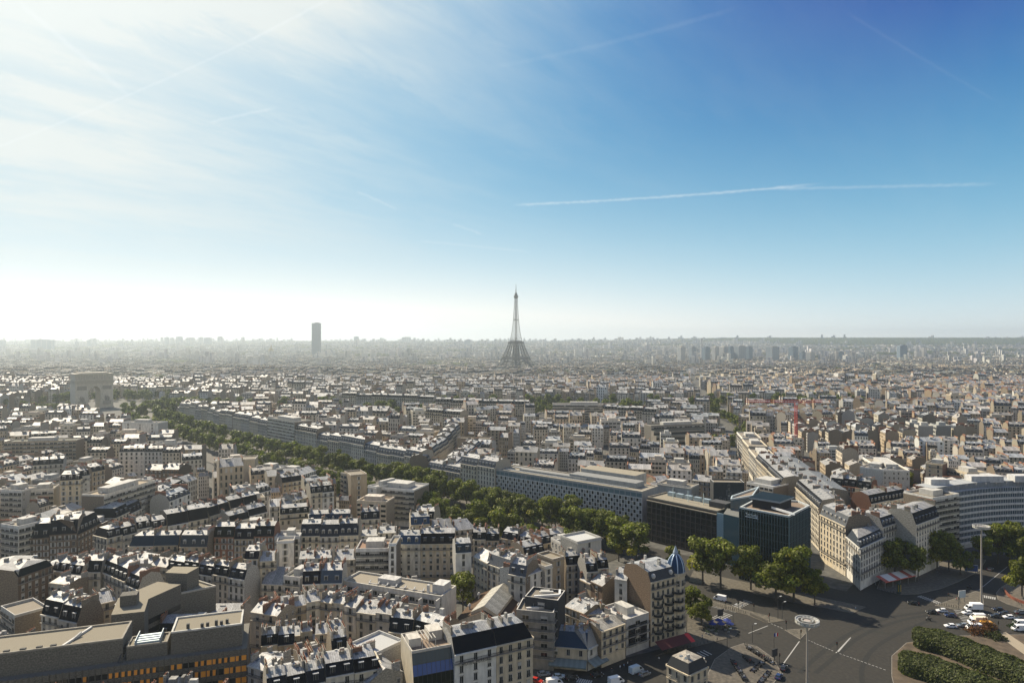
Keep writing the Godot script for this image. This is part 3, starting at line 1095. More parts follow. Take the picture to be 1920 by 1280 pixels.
func grid_office():      # the long white block with a chequered concrete face
	var A: Vector2 = Vector2(-10.8, 460.6)
	var B: Vector2 = Vector2(74.6, 391.2)
	var q := quad_of(A, B, 20.0)
	var t := thing("grid_office_building", "long white office block with a chequerboard concrete face behind the avenue trees", "office", Y(A, 0))
	mark_quad(q)
	var r := shift(q, A)
	var u := (B - A).normalized()
	var U := Vector3(u.x, 0, -u.y)
	var out := Vector3(u.y, 0, u.x)
	var L := A.distance_to(B)
	var w := MB.new()
	var fl := MB.new()
	prism(w, fl, r, -1, 25.5, Color(0.40, 0.40, 0.385), Color(0.34, 0.30, 0.23))
	part("wall", joined([w, M.stone]), t)
	part("flat_roof", joined([fl, M.gravel]), t)
	var fr := MB.new()
	var gl := MB.new()
	var pn := MB.new()
	var n := 58
	var cw := L / n
	var rows := 9
	var rh := 2.27
	for k in rows + 1:
		fr.box(Y(r[0].lerp(r[1], 0.5), 0) + out * 0.2, U, L / 2, 0.199, 1.6 + k * rh - 0.12, 1.6 + k * rh + 0.12, Color(0.80, 0.785, 0.73), true)
	for i in n + 1:
		fr.box(Y(r[0].lerp(r[1], float(i) / n), 0) + out * 0.19, U, 0.13, 0.185, 1.6, 1.6 + rows * rh, Color(0.80, 0.785, 0.73))
	for k in rows:
		for i in n:
			var p := Y(r[0].lerp(r[1], (i + 0.5) / n), 1.72 + k * rh)
			var a := p - U * (cw / 2 - 0.13)
			var b := p + U * (cw / 2 - 0.13)
			var hi := Vector3(0, rh - 0.24, 0)
			if (i + k) % 2 == 0:
				var o := out * 0.04
				gl.quad(a + o, b + o, b + o + hi, a + o + hi, GLASS * rng.randf_range(0.6, 1.3))
			else:
				var o := out * 0.30
				pn.quad(a + o, b + o, b + o + hi, a + o + hi, Color(0.40, 0.405, 0.39) * rng.randf_range(0.8, 1.1))
	part("facade_frame", joined([fr, M.stone]), t)
	stuffed(part("glazing", joined([gl, M.glass]), t))
	stuffed(part("spandrel_panel", joined([pn, M.stone]), t))
	var top := MB.new()
	var tg := MB.new()
	for i in 30:
		var a := Y(r[0].lerp(r[1], i / 30.0 + 0.002), 22.6) + out * 0.1
		var b := Y(r[0].lerp(r[1], (i + 1) / 30.0 - 0.002), 22.6) + out * 0.1
		tg.quad(a, b, b + Vector3(0, 2.2, 0), a + Vector3(0, 2.2, 0), Color(0.10, 0.15, 0.17))
	stuffed(part("top_storey_glazing", joined([tg, M.glass]), t))
	var edge := MB.new()
	kerbed(edge, r, 25.5, 26.1, 0.7, Color(0.52, 0.47, 0.38))
	part("roof_rim", joined([edge, M.stone]), t)
	var inn := Vector2(-u.y, u.x)
	for s in [[0.14, 0.62, 6.0, 11.0, 1.6], [0.50, 0.93, 7.0, 17.0, 3.0]]:
		var bw := MB.new()
		var bf := MB.new()
		prism(bw, bf, quad_of(r[0].lerp(r[1], s[0]) + inn * s[2], r[0].lerp(r[1], s[1]) + inn * s[2], s[3] - s[2]), 25.504, 25.5 + s[4], Color(0.36, 0.37, 0.36), Color(0.30, 0.30, 0.285))
		part("roof_house", joined([bw, M.stone, bf, M.gravel]), t)
	var ducts := MB.new()
	for k in [4.0, 13.0, 14.2]:
		ducts.bar(Y(r[0].lerp(r[1], 0.05) + inn * k, 26.1), Y(r[0].lerp(r[1], 0.9) + inn * k, 26.1), 0.22, Color(0.5, 0.51, 0.5))
	part("roof_duct", ducts.mesh(M.metal), t)
	var bw := MB.new()
	var bf := MB.new()
	prism(bw, bf, quad_of(r[0].lerp(r[1], 0.50) + inn * 20.2, r[0].lerp(r[1], 0.86) + inn * 20.2, 14.0), -1, 30.0, Color(0.50, 0.48, 0.43), Color(0.38, 0.33, 0.24))
	part("rear_block", joined([bw, M.stone, bf, M.gravel]), t)

func dark_office():
	var A: Vector2 = Vector2(76.3, 384.4)
	var B: Vector2 = Vector2(105.9, 352.0)
	var q := quad_of(A, B, 18.0)
	var t := thing("bronze_office_building", "dark bronze office block with deep square windows between the white block and the glass block", "office", Y(A, 0))
	mark_quad(q)
	var r := shift(q, A)
	var u := (B - A).normalized()
	var U := Vector3(u.x, 0, -u.y)
	var out := Vector3(u.y, 0, u.x)
	var inn := Vector2(-u.y, u.x)
	var L := A.distance_to(B)
	var w := MB.new()
	var fl := MB.new()
	var con := Color(0.055, 0.045, 0.036)
	prism(w, fl, r, -1, 24, con, Color(0.34, 0.295, 0.215))
	kerbed(w, r, 24, 24.7, 0.5, Color(0.30, 0.265, 0.20))
	for k in 8:
		w.box(Y(r[0].lerp(r[1], 0.5), 0) + out * 0.22, U, L / 2, 0.219, 0.6 + k * 3.05, 1.05 + k * 3.05, con, true)
	for i in 15:
		w.box(Y(r[0].lerp(r[1], i / 14.0), 0) + out * 0.21, U, 0.32, 0.205, 0.6, 22.4, con)
	w.box(Y(r[0].lerp(r[1], 0.5), 0) + out * 0.5, U, L / 2 + 0.2, 0.5, 22.6, 22.95, Color(0.26, 0.23, 0.18), true)
	part("wall", joined([w, M.stone]), t)
	part("flat_roof", joined([fl, M.gravel]), t)
	var pane := MB.new()
	var pw := L / 28 - 0.32
	pane.quad(Vector3(-pw, 0, 0.03), Vector3(pw, 0, 0.03), Vector3(pw, 2.58, 0.03), Vector3(-pw, 2.58, 0.03), Color(0.012, 0.013, 0.014))
	var pm := pane.mesh(M.glass)
	for k in 7:
		for i in 14:
			part("window", pm, t, face(Y(r[0].lerp(r[1], (i + 0.5) / 14.0), 1.06 + k * 3.05), out))
	var bl := MB.new()
	bl.box(Y(r[1].lerp(r[0], 0.1) + inn * 11, 0), U, 5.0, 3.4, 24.004, 27.0, Color(0.06, 0.06, 0.06))
	part("roof_house", bl.mesh(M.stone), t)
	var un := MB.new()
	for k in 5:
		un.box(Y(r[0].lerp(r[1], 0.15 + 0.13 * k) + inn * 14, 0), U, 2.0, 1.2, 24.004, 26.2, Color(0.30, 0.36, 0.38))
	part("cooling_unit", un.mesh(M.metal), t)
	stuffed(t.get_child(t.get_child_count() - 1))
	for k in 3:
		var ma := MB.new()
		ma.bar(Y(r[0].lerp(r[1], 0.25 + 0.22 * k) + inn * 9, 24), Y(r[0].lerp(r[1], 0.25 + 0.22 * k) + inn * 9, 30), 0.14, Color(0.5, 0.6, 0.6))
		part("roof_mast", ma.mesh(M.metal), t)
	var en := MB.new()
	en.quad(Y(r[1], 0) + out * 0.6, Y(r[2], 0) + out * 0.6, Y(r[2], 23.5), Y(r[1], 23.5) + out * 0.6, Color(0.16, 0.24, 0.27))
	en.box(Y(r[1], 0) + U * 2.3 + out * 0.2, U, 2.2, 0.3, 0, 23.8, Color(0.22, 0.30, 0.33))
	part("glass_end_wall", en.mesh(M.glass), t)

func glass_block():
	var P: Array = [Vector2(107.4, 322.1), Vector2(124.0, 305.3), Vector2(142.0, 325.2), Vector2(140.8, 335.0), Vector2(121.5, 339.6)]
	var A: Vector2 = P[1]
	var t := thing("glass_office_building", "dark blue glass office block with thin vertical fins and a floating roof slab", "office", Y(A, 0))
	mark_poly(PackedVector2Array(P))
	var r := shift(P, A)
	var w := MB.new()
	var fl := MB.new()
	prism(w, fl, r, -1, 33.2, Color(0.006, 0.016, 0.019), Color(0.28, 0.20, 0.14))
	part("curtain_wall", joined([w, M.curtain_glass]), t)
	part("flat_roof", joined([fl, M.gravel]), t)
	var k := MB.new()
	kerbed(k, r, 33.2, 34.0, 0.9, Color(0.52, 0.55, 0.54))
	part("roof_rim", joined([k, M.stone]), t)
	for e in 2:
		var a: Vector2 = r[e]
		var b: Vector2 = r[e + 1]
		var u := (b - a).normalized()
		var U := Vector3(u.x, 0, -u.y)
		var out := Vector3(u.y, 0, u.x)
		var n := 18 if e == 0 else 14
		for i in n + 1:
			var fin := MB.new()
			fin.box(Y(a.lerp(b, float(i) / n), 0) + out * 0.22, U, 0.05, 0.2, 0, 33.0, Color(0.13, 0.19, 0.21))
			part("fin", fin.mesh(M.metal), t)
		for f in 9:
			var sp := MB.new()
			sp.box(Y(a.lerp(b, 0.5), 0) + out * 0.03, U, a.distance_to(b) / 2 - 0.05, 0.028, 3.4 + f * 3.6, 3.65 + f * 3.6, Color(0.05, 0.08, 0.09), true)
			part("floor_band", sp.mesh(M.metal), t)
	var u0: Vector2 = (r[1] - r[0]).normalized()
	letters("Technip", 1.25, Y(r[0].lerp(r[1], 0.27), 31.3) + Vector3(u0.y, 0, u0.x) * 0.5, Vector3(u0.y, 0, u0.x), Color(0.5, 0.55, 0.57), t)
	var und := MB.new()
	und.box(Y(r[0].lerp(r[1], 0.27), 0) + Vector3(u0.y, 0, u0.x) * 0.5, Vector3(u0.x, 0, -u0.y), 3.2, 0.08, 30.1, 30.3, Color(0.75, 0.8, 0.82), true)
	part("sign_underline", und.mesh(M.metal), t)
	# the floating slab over a dark recess
	var S2: Array = shift([Vector2(112.8, 324.4), Vector2(123.7, 314.7), Vector2(134.8, 325.5), Vector2(124.0, 337.1)], A)
	var ce: Vector2 = (S2[0] + S2[2]) / 2.0
	var core := []
	for p in S2:
		core.append(ce + (p - ce) * 0.86)
	var cw := MB.new()
	var cf := MB.new()
	prism(cw, cf, core, 33.204, 37.3, Color(0.02, 0.022, 0.024), Color(0.02, 0.02, 0.02))
	part("roof_recess", joined([cw, M.stone, cf, M.stone]), t)
	var sw := MB.new()
	var sf := MB.new()
	prism(sw, sf, S2, 37.3, 38.1, Color(0.34, 0.38, 0.39), Color(0.012, 0.03, 0.045))
	part("roof_slab", joined([sw, M.stone, sf, M.slate]), t)
	var rail := MB.new()
	kerbed(rail, [ce + (S2[0] - ce) * 1.0 + Vector2(9, -8), ce + (S2[1] - ce) * 1.0 + Vector2(3, -9), ce + (S2[1] - ce) + Vector2(2, -6), ce + (S2[0] - ce) + Vector2(8, -5)], 34.1, 35.1, 0.15, Color(0.7, 0.72, 0.72))
	part("terrace_railing", rail.mesh(M.metal), t)
	# lower wing behind and the link
	var wing: Array = shift([Vector2(112.8, 352.2), Vector2(127.4, 360.7), Vector2(138.9, 383.1), Vector2(115.7, 359.5)], A)
	var lw := MB.new()
	var lf := MB.new()
	prism(lw, lf, wing, -1, 30, Color(0.05, 0.10, 0.13), Color(0.32, 0.24, 0.17))
	kerbed(lw, wing, 30, 30.8, 0.6, Color(0.5, 0.53, 0.52))
	part("rear_wing", joined([lw, M.curtain_glass, lf, M.gravel]), t)
	var link: Array = shift([Vector2(106.9, 344.8), Vector2(112.6, 337.5), Vector2(118.5, 350.2), Vector2(112.7, 356.9)], A)
	var kw := MB.new()
	var kf := MB.new()
	prism(kw, kf, link, -1, 25, Color(0.03, 0.06, 0.08), Color(0.2, 0.2, 0.18))
	part("link_block", joined([kw, M.curtain_glass, kf, M.gravel]), t)

func curved_building():
	var t := thing("curved_apartment_building", "long curved building of blue glass bands and white spandrels at the photo's edge", "building", V(225, 358, 0))
	var pts := []
	for i in 15:
		var k := i / 14.0
		pts.append(Vector2(lerpf(0, 92, k), lerpf(2, 20, k) + 9.0 * sin(PI * k)))
	var n := pts.size() - 1
	var w := MB.new()
	var fl := MB.new()
	var band := MB.new()
	var gl := MB.new()
	var mull := MB.new()
	for i in n:
		var a: Vector2 = pts[i]
		var b: Vector2 = pts[i + 1]
		var u := (b - a).normalized()
		var inn := Vector2(-u.y, u.x)
		var U := Vector3(u.x, 0, -u.y)
		var L := a.distance_to(b)
		mark(a + Vector2(225, 358), b + Vector2(225, 358) + inn * 14, 6)
		w.quad(Y(a, -1), Y(b, -1), Y(b, 31), Y(a, 31), Color(0.50, 0.50, 0.48))
		w.quad(Y(b + inn * 14, -1), Y(a + inn * 14, -1), Y(a + inn * 14, 31), Y(b + inn * 14, 31), Color(0.6, 0.58, 0.53))
		fl.quad(Y(a, 31), Y(b, 31), Y(b + inn * 14, 31), Y(a + inn * 14, 31), Color(0.5, 0.49, 0.46))
		for f in 9:
			var y := 28.0 - f * 3.2
			band.box(Y((a + b) / 2, 0) - Vector3(inn.x, 0, -inn.y) * 0.24, U, L / 2 - 0.003, 0.24, y - 0.15, y + 0.95, Color(0.70, 0.69, 0.65), true)
			var o := -inn * 0.05
			gl.quad(Y(a + o, y + 0.95), Y(b + o, y + 0.95), Y(b + o, y + 3.05), Y(a + o, y + 3.05), Color(0.02, 0.05, 0.07))
			for k in 6:
				mull.box(Y(a.lerp(b, (k + 0.5) / 6) - inn * 0.12, 0), U, 0.14, 0.06, y + 0.95, y + 3.05, Color(0.48, 0.50, 0.50))
		var a2 := a + inn * 3.0
		var b2 := b + inn * 3.0
		w.quad(Y(a2, 31), Y(b2, 31), Y(b2, 34), Y(a2, 34), Color(0.25, 0.27, 0.28))
		fl.quad(Y(a2, 34), Y(b2, 34), Y(b + inn * 13, 34), Y(a + inn * 13, 34), Color(0.48, 0.50, 0.50))
	w.quad(Y(pts[0] + Vector2(-4, 14), -1), Y(pts[0], -1), Y(pts[0], 31), Y(pts[0] + Vector2(-4, 14), 31), Color(0.5, 0.5, 0.48))
	part("wall", joined([w, M.stone]), t)
	part("flat_roof", joined([fl, M.gravel]), t)
	stuffed(part("white_band", joined([band, M.stone]), t))
	stuffed(part("glazing", joined([gl, M.glass]), t))
	stuffed(part("mullion", joined([mull, M.stone]), t))
	for k in [[8.0, 9.0, 5.0], [40.0, 18.0, 9.0], [62.0, 19.0, 6.0]]:
		var b := MB.new()
		b.box(V(k[0], k[1] + 7), Vector3.RIGHT, k[2], 3.0, 33.5, 37.0, Color(0.64, 0.63, 0.6))
		part("roof_house", b.mesh(M.stone), t)

func domed_corner():
	var A: Vector2 = Vector2(50.9, 250.6)
	var B: Vector2 = Vector2(65.8, 259.8)
	var o := {"st": "m", "tone": TONES.sand * 0.92, "mh": 3.4, "ins": 1.5, "nodorm": true, "roof": Color(0.08, 0.09, 0.10), "e1": true, "wk": 2, "bay": 2.3, "fh": 3.2, "zcol": Color(0.40, 0.41, 0.41), "party": Color(0.30, 0.20, 0.125), "skip": 0.0}
	var t := house(quad_of(A, B, 15.0), 23.5, o, "ornate stone corner building with curved balconies and a blue slate dome", 2, "domed_corner_building")
	var c: Vector2 = B - (quad_of(A, B, 15.0)[0] + quad_of(A, B, 15.0)[2]) / 2.0
	var u := (B - A).normalized()
	c += -u * 2.2 + Vector2(-u.y, u.x) * 2.6
	var tu := MB.new()
	tu.tube(Y(c, 0), Y(c, 24.2), 3.4, 3.4, 14, TONES.sand * 0.92)
	tu.tube(Y(c, 23.4), Y(c, 24.4), 3.8, 3.8, 14, TONES.sand * 0.85)
	var turret := part("corner_turret", tu.mesh(M.stone), t)
	var win: ArrayMesh = S.win2
	for f in 6:
		for k in 5:
			var an := deg_to_rad(-100 + k * 34)
			var d := Vector3(sin(an + 0.6), 0, cos(an + 0.6))
			part("window", win, turret, face(Y(c, 3.4 + f * 3.25) + d * 3.36, d))
	var prof := [[3.3, 24.4], [3.35, 25.6], [3.1, 27.2], [2.5, 28.8], [1.65, 30.1], [0.9, 30.8], [0.85, 31.4], [1.05, 31.5], [0.65, 32.5], [0.1, 34.0]]
	var dm := MB.new()
	for i in prof.size() - 1:
		dm.tube(Y(c, prof[i][1]), Y(c, prof[i + 1][1]), prof[i][0], maxf(prof[i + 1][0], 0.002), 14, Color(0.035, 0.075, 0.16) if i < 5 else Color(0.42, 0.50, 0.58), false)
	var dome := part("dome", dm.mesh(M.slate), t)
	var ribs := MB.new()
	for k in 8:
		var an := TAU * k / 8.0
		var d := Vector3(cos(an), 0, sin(an))
		for i in 5:
			ribs.bar(Y(c, prof[i][1]) + d * (prof[i][0] + 0.05), Y(c, prof[i + 1][1]) + d * (prof[i + 1][0] + 0.05), 0.16, Color(0.40, 0.50, 0.60))
	part("dome_rib", ribs.mesh(M.metal), dome)
	for k in [0.12, 0.62]:
		var bl := MB.new()
		var p: Vector2 = (A.lerp(B, k)) - (A + B) / 2.0 - Vector2(-u.y, u.x) * 6.6
		for i in 5:
			var a0 := -PI / 2 + PI * i / 5.0
			var a1 := -PI / 2 + PI * (i + 1) / 5.0
			bl.tube(Y(p, 25.2 + sin(a0) * 1.0), Y(p, 25.2 + sin(a1) * 1.0), maxf(cos(a0), 0.02), maxf(cos(a1), 0.02), 10, Color(0.60, 0.58, 0.52), false)
		part("ball_finial", bl.mesh(M.stone), t)
	# curved balconies wrap in front of each floor
	for f in 5:
		for k in [0.2, 0.52, 0.8]:
			var bc := MB.new()
			var p: Vector2 = (A.lerp(B, k)) - (A + B) / 2.0 - Vector2(-u.y, u.x) * 7.5
			bc.tube(Y(p, 4.0 + f * 3.2), Y(p, 4.25 + f * 3.2), 2.0, 2.15, 12, TONES.sand * 0.8)
			bc.tube(Y(p, 4.25 + f * 3.2), Y(p, 5.1 + f * 3.2), 2.05, 2.1, 12, IRON, false)
			part("balcony", bc.mesh(M.stone), t)

func square_corner():      # the white corner house: one front in the sun along the shaded street, one on the square
	var a := Vector2(156.8, 307.0)
	var b := Vector2(178.0, 325.2)
	house([a, b, Vector2(180.5, 340), Vector2(159.6, 325.5)], 19, {"st": "m", "tone": TONES.white * 0.92, "mh": 3.8, "dk": 1, "wk": 1, "roof": Color(0.05, 0.06, 0.075), "e0": true, "ins": 1.6}, "white corner house at the square with black balconies, its street side in the sun", 2)

func church_hall():
	var R1: Vector2 = Vector2(-2.6, 277.5)
	var R2: Vector2 = Vector2(-10.4, 250.9)
	var o := R2
	var t := thing("church_hall", "hall with a wide brown tiled roof and a raised pale metal roof along its ridge", "hall", Y(o, 0))
	var u := (R1 - R2).normalized()
	var w := Vector2(u.y, -u.x)       # to the right
	R1 = R1 - o
	var s := R2 - o - u * 1.0
	var e := R1 + u * 1.5
	var wl := MB.new()
	var ro := MB.new()
	var hw := 12.0
	mark_quad([s + o - w * hw, s + o + w * hw, e + o + w * hw, e + o - w * hw])
	var br := Color(0.125, 0.082, 0.055)
	for k in [-1, 1]:
		var a = s + w * hw * k
		var b = e + w * hw * k
		if k > 0:
			ro.quad(Y(a, 7.5), Y(b, 7.5), Y(e, 13.2), Y(s, 13.2), br)
			wl.quad(Y(a, -1), Y(b, -1), Y(b, 7.5), Y(a, 7.5), TONES.tan)
		else:
			ro.quad(Y(b, 7.5), Y(a, 7.5), Y(s, 13.2), Y(e, 13.2), br * 1.1)
			wl.quad(Y(b, -1), Y(a, -1), Y(a, 7.5), Y(b, 7.5), TONES.tan)
	for k in [s, e]:
		var a: Vector2 = k - w * hw
		var b: Vector2 = k + w * hw
		if k == e:
			var x := a
			a = b
			b = x
		wl.quad(Y(a, -1), Y(b, -1), Y(b, 7.5), Y(a, 7.5), TONES.tan)
		wl.tri(Y(a, 7.5), Y(b, 7.5), Y(k, 13.2), TONES.sand)
	part("wall", joined([wl, M.stone]), t)
	part("tiled_roof", joined([ro, M.slate]), t)
	var s2 := s + u * 1.2
	var e2 := e - u * 4.0
	var up := MB.new()
	var si := MB.new()
	for k in [-1, 1]:
		var a = s2 + w * 5.1 * k
		var b = e2 + w * 5.1 * k
		var c := Color(0.40, 0.385, 0.33)
		if k > 0:
			up.quad(Y(a, 12.0), Y(b, 12.0), Y(e2, 14.8), Y(s2, 14.8), c)
			si.quad(Y(a, 9.5), Y(b, 9.5), Y(b, 12.0), Y(a, 12.0), TONES.sand)
		else:
			up.quad(Y(b, 12.0), Y(a, 12.0), Y(s2, 14.8), Y(e2, 14.8), c)
			si.quad(Y(b, 9.5), Y(a, 9.5), Y(a, 12.0), Y(b, 12.0), TONES.sand)
	si.tri(Y(s2 - w * 5.1, 12.0), Y(s2 + w * 5.1, 12.0), Y(s2, 14.8), TONES.sand)
	si.quad(Y(s2 - w * 5.1, 9.0), Y(s2 + w * 5.1, 9.0), Y(s2 + w * 5.1, 12.0), Y(s2 - w * 5.1, 12.0), TONES.sand)
	var rr := part("raised_metal_roof", joined([up, M.zinc]), t)
	part("clerestory_wall", joined([si, M.stone]), rr)
	for k in [[0.25, 9.5], [0.55, 9.0], [0.8, 9.6], [0.35, -9.0], [0.75, -9.4]]:
		var v := MB.new()
		var p: Vector2 = s.lerp(e, k[0]) + w * k[1]
		v.tube(Y(p, 8.0), Y(p, 10.4), 0.4, 0.4, 8, Color(0.5, 0.48, 0.44))
		v.tube(Y(p, 10.4), Y(p, 11.2), 0.75, 0.3, 8, Color(0.58, 0.56, 0.52))
		part("roof_vent", v.mesh(M.stone), t)

func stepped_terraces():
	var A: Vector2 = Vector2(-67.4, 269.6)
	var B: Vector2 = Vector2(-26.1, 252.8)
	var t := thing("stepped_terrace_building", "long white block stepping down in three balconied terraces", "building", Y(A, 0))
	var u := (B - A).normalized()
	var inn := Vector2(-u.y, u.x)
	var U := Vector3(u.x, 0, -u.y)
	var out := Vector3(u.y, 0, u.x)
	var L := A.distance_to(B)
	var Br := B - A
	var wh := Color(0.60, 0.575, 0.52)
	mark_quad([A - inn * 7, B - inn * 7, B + inn * 12, A + inn * 12])
	var win := MB.new()
	for k in 3:
		var y1 := 17.0 - 3.4 * k
		var off := -3.2 * k
		var b := MB.new()
		var f := MB.new()
		var q := quad_of(inn * off, Br + inn * off, 12.0 if k == 0 else 3.19)
		prism(b, f, q, -1, y1, wh, Color(0.36, 0.31, 0.235) if k == 0 else Color(0.3, 0.27, 0.22))
		if k == 0:
			kerbed(b, q, y1, y1 + 0.7, 0.5, Color(0.6, 0.57, 0.5))
		else:
			b.box(Y(inn * (off + 0.15) + Br / 2, 0), U, L / 2, 0.14, y1, y1 + 0.9, Color(0.50, 0.46, 0.39))
		part("terrace_block", joined([b, M.stone, f, M.gravel]), t)
		for i in 16:
			var p := Br * ((i + 0.5) / 16.0) + inn * off
			part("window", S.wide2 if (i * 7 + k) % 3 else S.wide, t, face(Y(p, y1 - 2.75), out))
		for i in 7:
			var fin := MB.new()
			var p := Br * (i / 6.0) * 0.985 + inn * (off - 1.5)
			fin.box(Y(p, 0), U, 0.18, 1.7, 0, y1 - (0.0 if i == 6 else 0.7), wh * 1.05)
			part("dividing_wall", fin.mesh(M.stone), t)
	var st := MB.new()
	st.box(Y(Br * 0.93 + inn * 6.0, 0), U, 2.4, 3.0, 17.004, 20.5, Color(0.62, 0.6, 0.56))
	st.box(Y(Br * 0.84 + inn * 3.0, 0), U, 0.5, 0.5, 17.004, 20.0, Color(0.66, 0.64, 0.6))
	st.box(Y(Br * 0.40 + inn * 7.0, 0), U, 4.0, 2.4, 17.004, 19.0, Color(0.58, 0.56, 0.52))
	part("stair_house", st.mesh(M.stone), t)
	var pipes := MB.new()
	for i in 7:
		var p := Br * (0.25 + 0.09 * i) + inn * 2.2
		pipes.bar(Y(p, 17.5), Y(p + u * 6.0, 17.5), 0.15, Color(0.7, 0.68, 0.64))
		pipes.bar(Y(p, 17.0), Y(p + inn * 1.6, 18.0), 0.2, Color(0.7, 0.68, 0.64))
	part("roof_duct", pipes.mesh(M.stone), t)

func hotel_row():
	var A: Vector2 = Vector2(-16.9, 200.3)
	var M2: Vector2 = Vector2(-4.8, 206.4)
	var B: Vector2 = Vector2(6.5, 212.2)
	var o := {"st": "m", "tone": TONES.white * 0.95, "mh": 4.4, "ins": 2.2, "nodorm": true, "roof": Color(0.010, 0.014, 0.020), "wk": 0, "bay": 3.4, "zcol": Color(0.40, 0.405, 0.40)}
	var t := house(quad_of(A, M2, 12.5), 20, o, "white hotel front with dark sign letters along its upper balcony", 2, "hotel_building", "", "hotel")
	var u := (M2 - A).normalized()
	var mid: Vector2 = (A + M2) / 2.0 - (quad_of(A, M2, 12.5)[0] + quad_of(A, M2, 12.5)[2]) / 2.0
	letters("HOTEL PEREIRE", 1.0, Y(mid, 17.1) + Vector3(u.y, 0, u.x) * 0.75, Vector3(u.y, 0, u.x), Color(0.05, 0.05, 0.05), t)
	var o2 := o.duplicate()
	o2.tone = TONES.sand * 0.95
	o2.wk = 2
	o2.bay = 2.6
	o2.e1 = true
	house(quad_of(M2 + u * 0.1, B, 12.5), 20, o2, "sand-coloured balcony front sharing the hotel's dark mansard", 2)
	# the glass-fronted house on its left
	var C: Vector2 = Vector2(-29.1, 198.0)
	var D: Vector2 = Vector2(-17.6, 202.9)
	var q := quad_of(C, D, 13.0)
	var g2 := thing("glass_fronted_building", "house with a sloping dark glass front and a roof terrace of pergolas beside the hotel", "building", Y(C, 0))
	mark_quad(q)
	var r := shift(q, C)
	u = (D - C).normalized()
	var inn := Vector2(-u.y, u.x)
	var U := Vector3(u.x, 0, -u.y)
	var out := Vector3(u.y, 0, u.x)
	var w := MB.new()
	var fl := MB.new()
	prism(w, fl, r, -1, 21.5, Color(0.60, 0.53, 0.40), Color(0.30, 0.22, 0.16))
	kerbed(w, r, 21.5, 22.2, 0.3, Color(0.62, 0.58, 0.5))
	var L := C.distance_to(D)
	for k in [[0.16, 6.0, 3.0, 2.2, 24.0], [0.72, 8.5, 3.4, 2.6, 24.4]]:
		w.box(Y(r[0].lerp(r[1], k[0]) + inn * k[1], 0), U, k[2] * 0.62, k[3], 21.504, k[4], Color(0.62, 0.58, 0.5))
	part("wall", joined([w, M.stone]), g2)
	part("flat_roof", joined([fl, M.gravel]), g2)
	var prof := [[0.0, 21.4], [0.9, 18.4], [1.7, 15.4], [2.1, 12.4], [2.2, 0.0]]
	for i in 4:
		for k in 9:
			var a: Vector2 = r[0].lerp(r[1], k / 9.0)
			var b: Vector2 = r[0].lerp(r[1], (k + 1) / 9.0)
			var gm := MB.new()
			var col := Color(0.02, 0.06, 0.20) if i == 1 else Color(0.035, 0.05, 0.055) if i == 0 else Color(0.010, 0.012, 0.011)
			var lo0: Vector3 = Y(a, prof[i + 1][1]) + out * (prof[i + 1][0] + 0.03)
			var lo1: Vector3 = Y(b, prof[i + 1][1]) + out * (prof[i + 1][0] + 0.03)
			var hi0: Vector3 = Y(a, prof[i][1]) + out * (prof[i][0] + 0.03)
			var hi1: Vector3 = Y(b, prof[i][1]) + out * (prof[i][0] + 0.03)
			var mk := Vector3(0, 0.05, 0)
			gm.quad(lo0 + U * 0.06 + mk, lo1 - U * 0.06 + mk, hi1 - U * 0.06 - mk, hi0 + U * 0.06 - mk, col)
			part("glass_pane", gm.mesh(M.curtain_glass if i > 1 else M.glass), g2)
	var bk := MB.new()
	for i in 4:
		bk.quad(Y(r[0], prof[i + 1][1]) + out * prof[i + 1][0], Y(r[1], prof[i + 1][1]) + out * prof[i + 1][0], Y(r[1], prof[i][1]) + out * prof[i][0], Y(r[0], prof[i][1]) + out * prof[i][0], Color(0.04, 0.045, 0.045))
		for e in 2:
			var p: Vector2 = r[e]
			var x := [Y(p, prof[i + 1][1]), Y(p, prof[i + 1][1]) + out * prof[i + 1][0], Y(p, prof[i][1]) + out * prof[i][0], Y(p, prof[i][1])]
			if e == 1:
				bk.quad(x[1], x[0], x[3], x[2], Color(0.60, 0.53, 0.40))
			else:
				bk.quad(x[0], x[1], x[2], x[3], Color(0.62, 0.54, 0.40))
	part("front_frame", bk.mesh(M.stone), g2)
	var pg := MB.new()
	for k in 5:
		var p: Vector2 = r[0].lerp(r[1], 0.3 + 0.08 * k)
		pg.bar(Y(p + inn * 2.0, 24.0), Y(p + inn * 9.0, 24.0), 0.09, Color(0.42, 0.40, 0.35))
		if k % 2 == 0:
			pg.bar(Y(p + inn * 2.0, 21.5), Y(p + inn * 2.0, 24.0), 0.08, Color(0.42, 0.40, 0.35))
			pg.bar(Y(p + inn * 9.0, 21.5), Y(p + inn * 9.0, 24.0), 0.08, Color(0.42, 0.40, 0.35))
	part("pergola", pg.mesh(M.matte), g2)

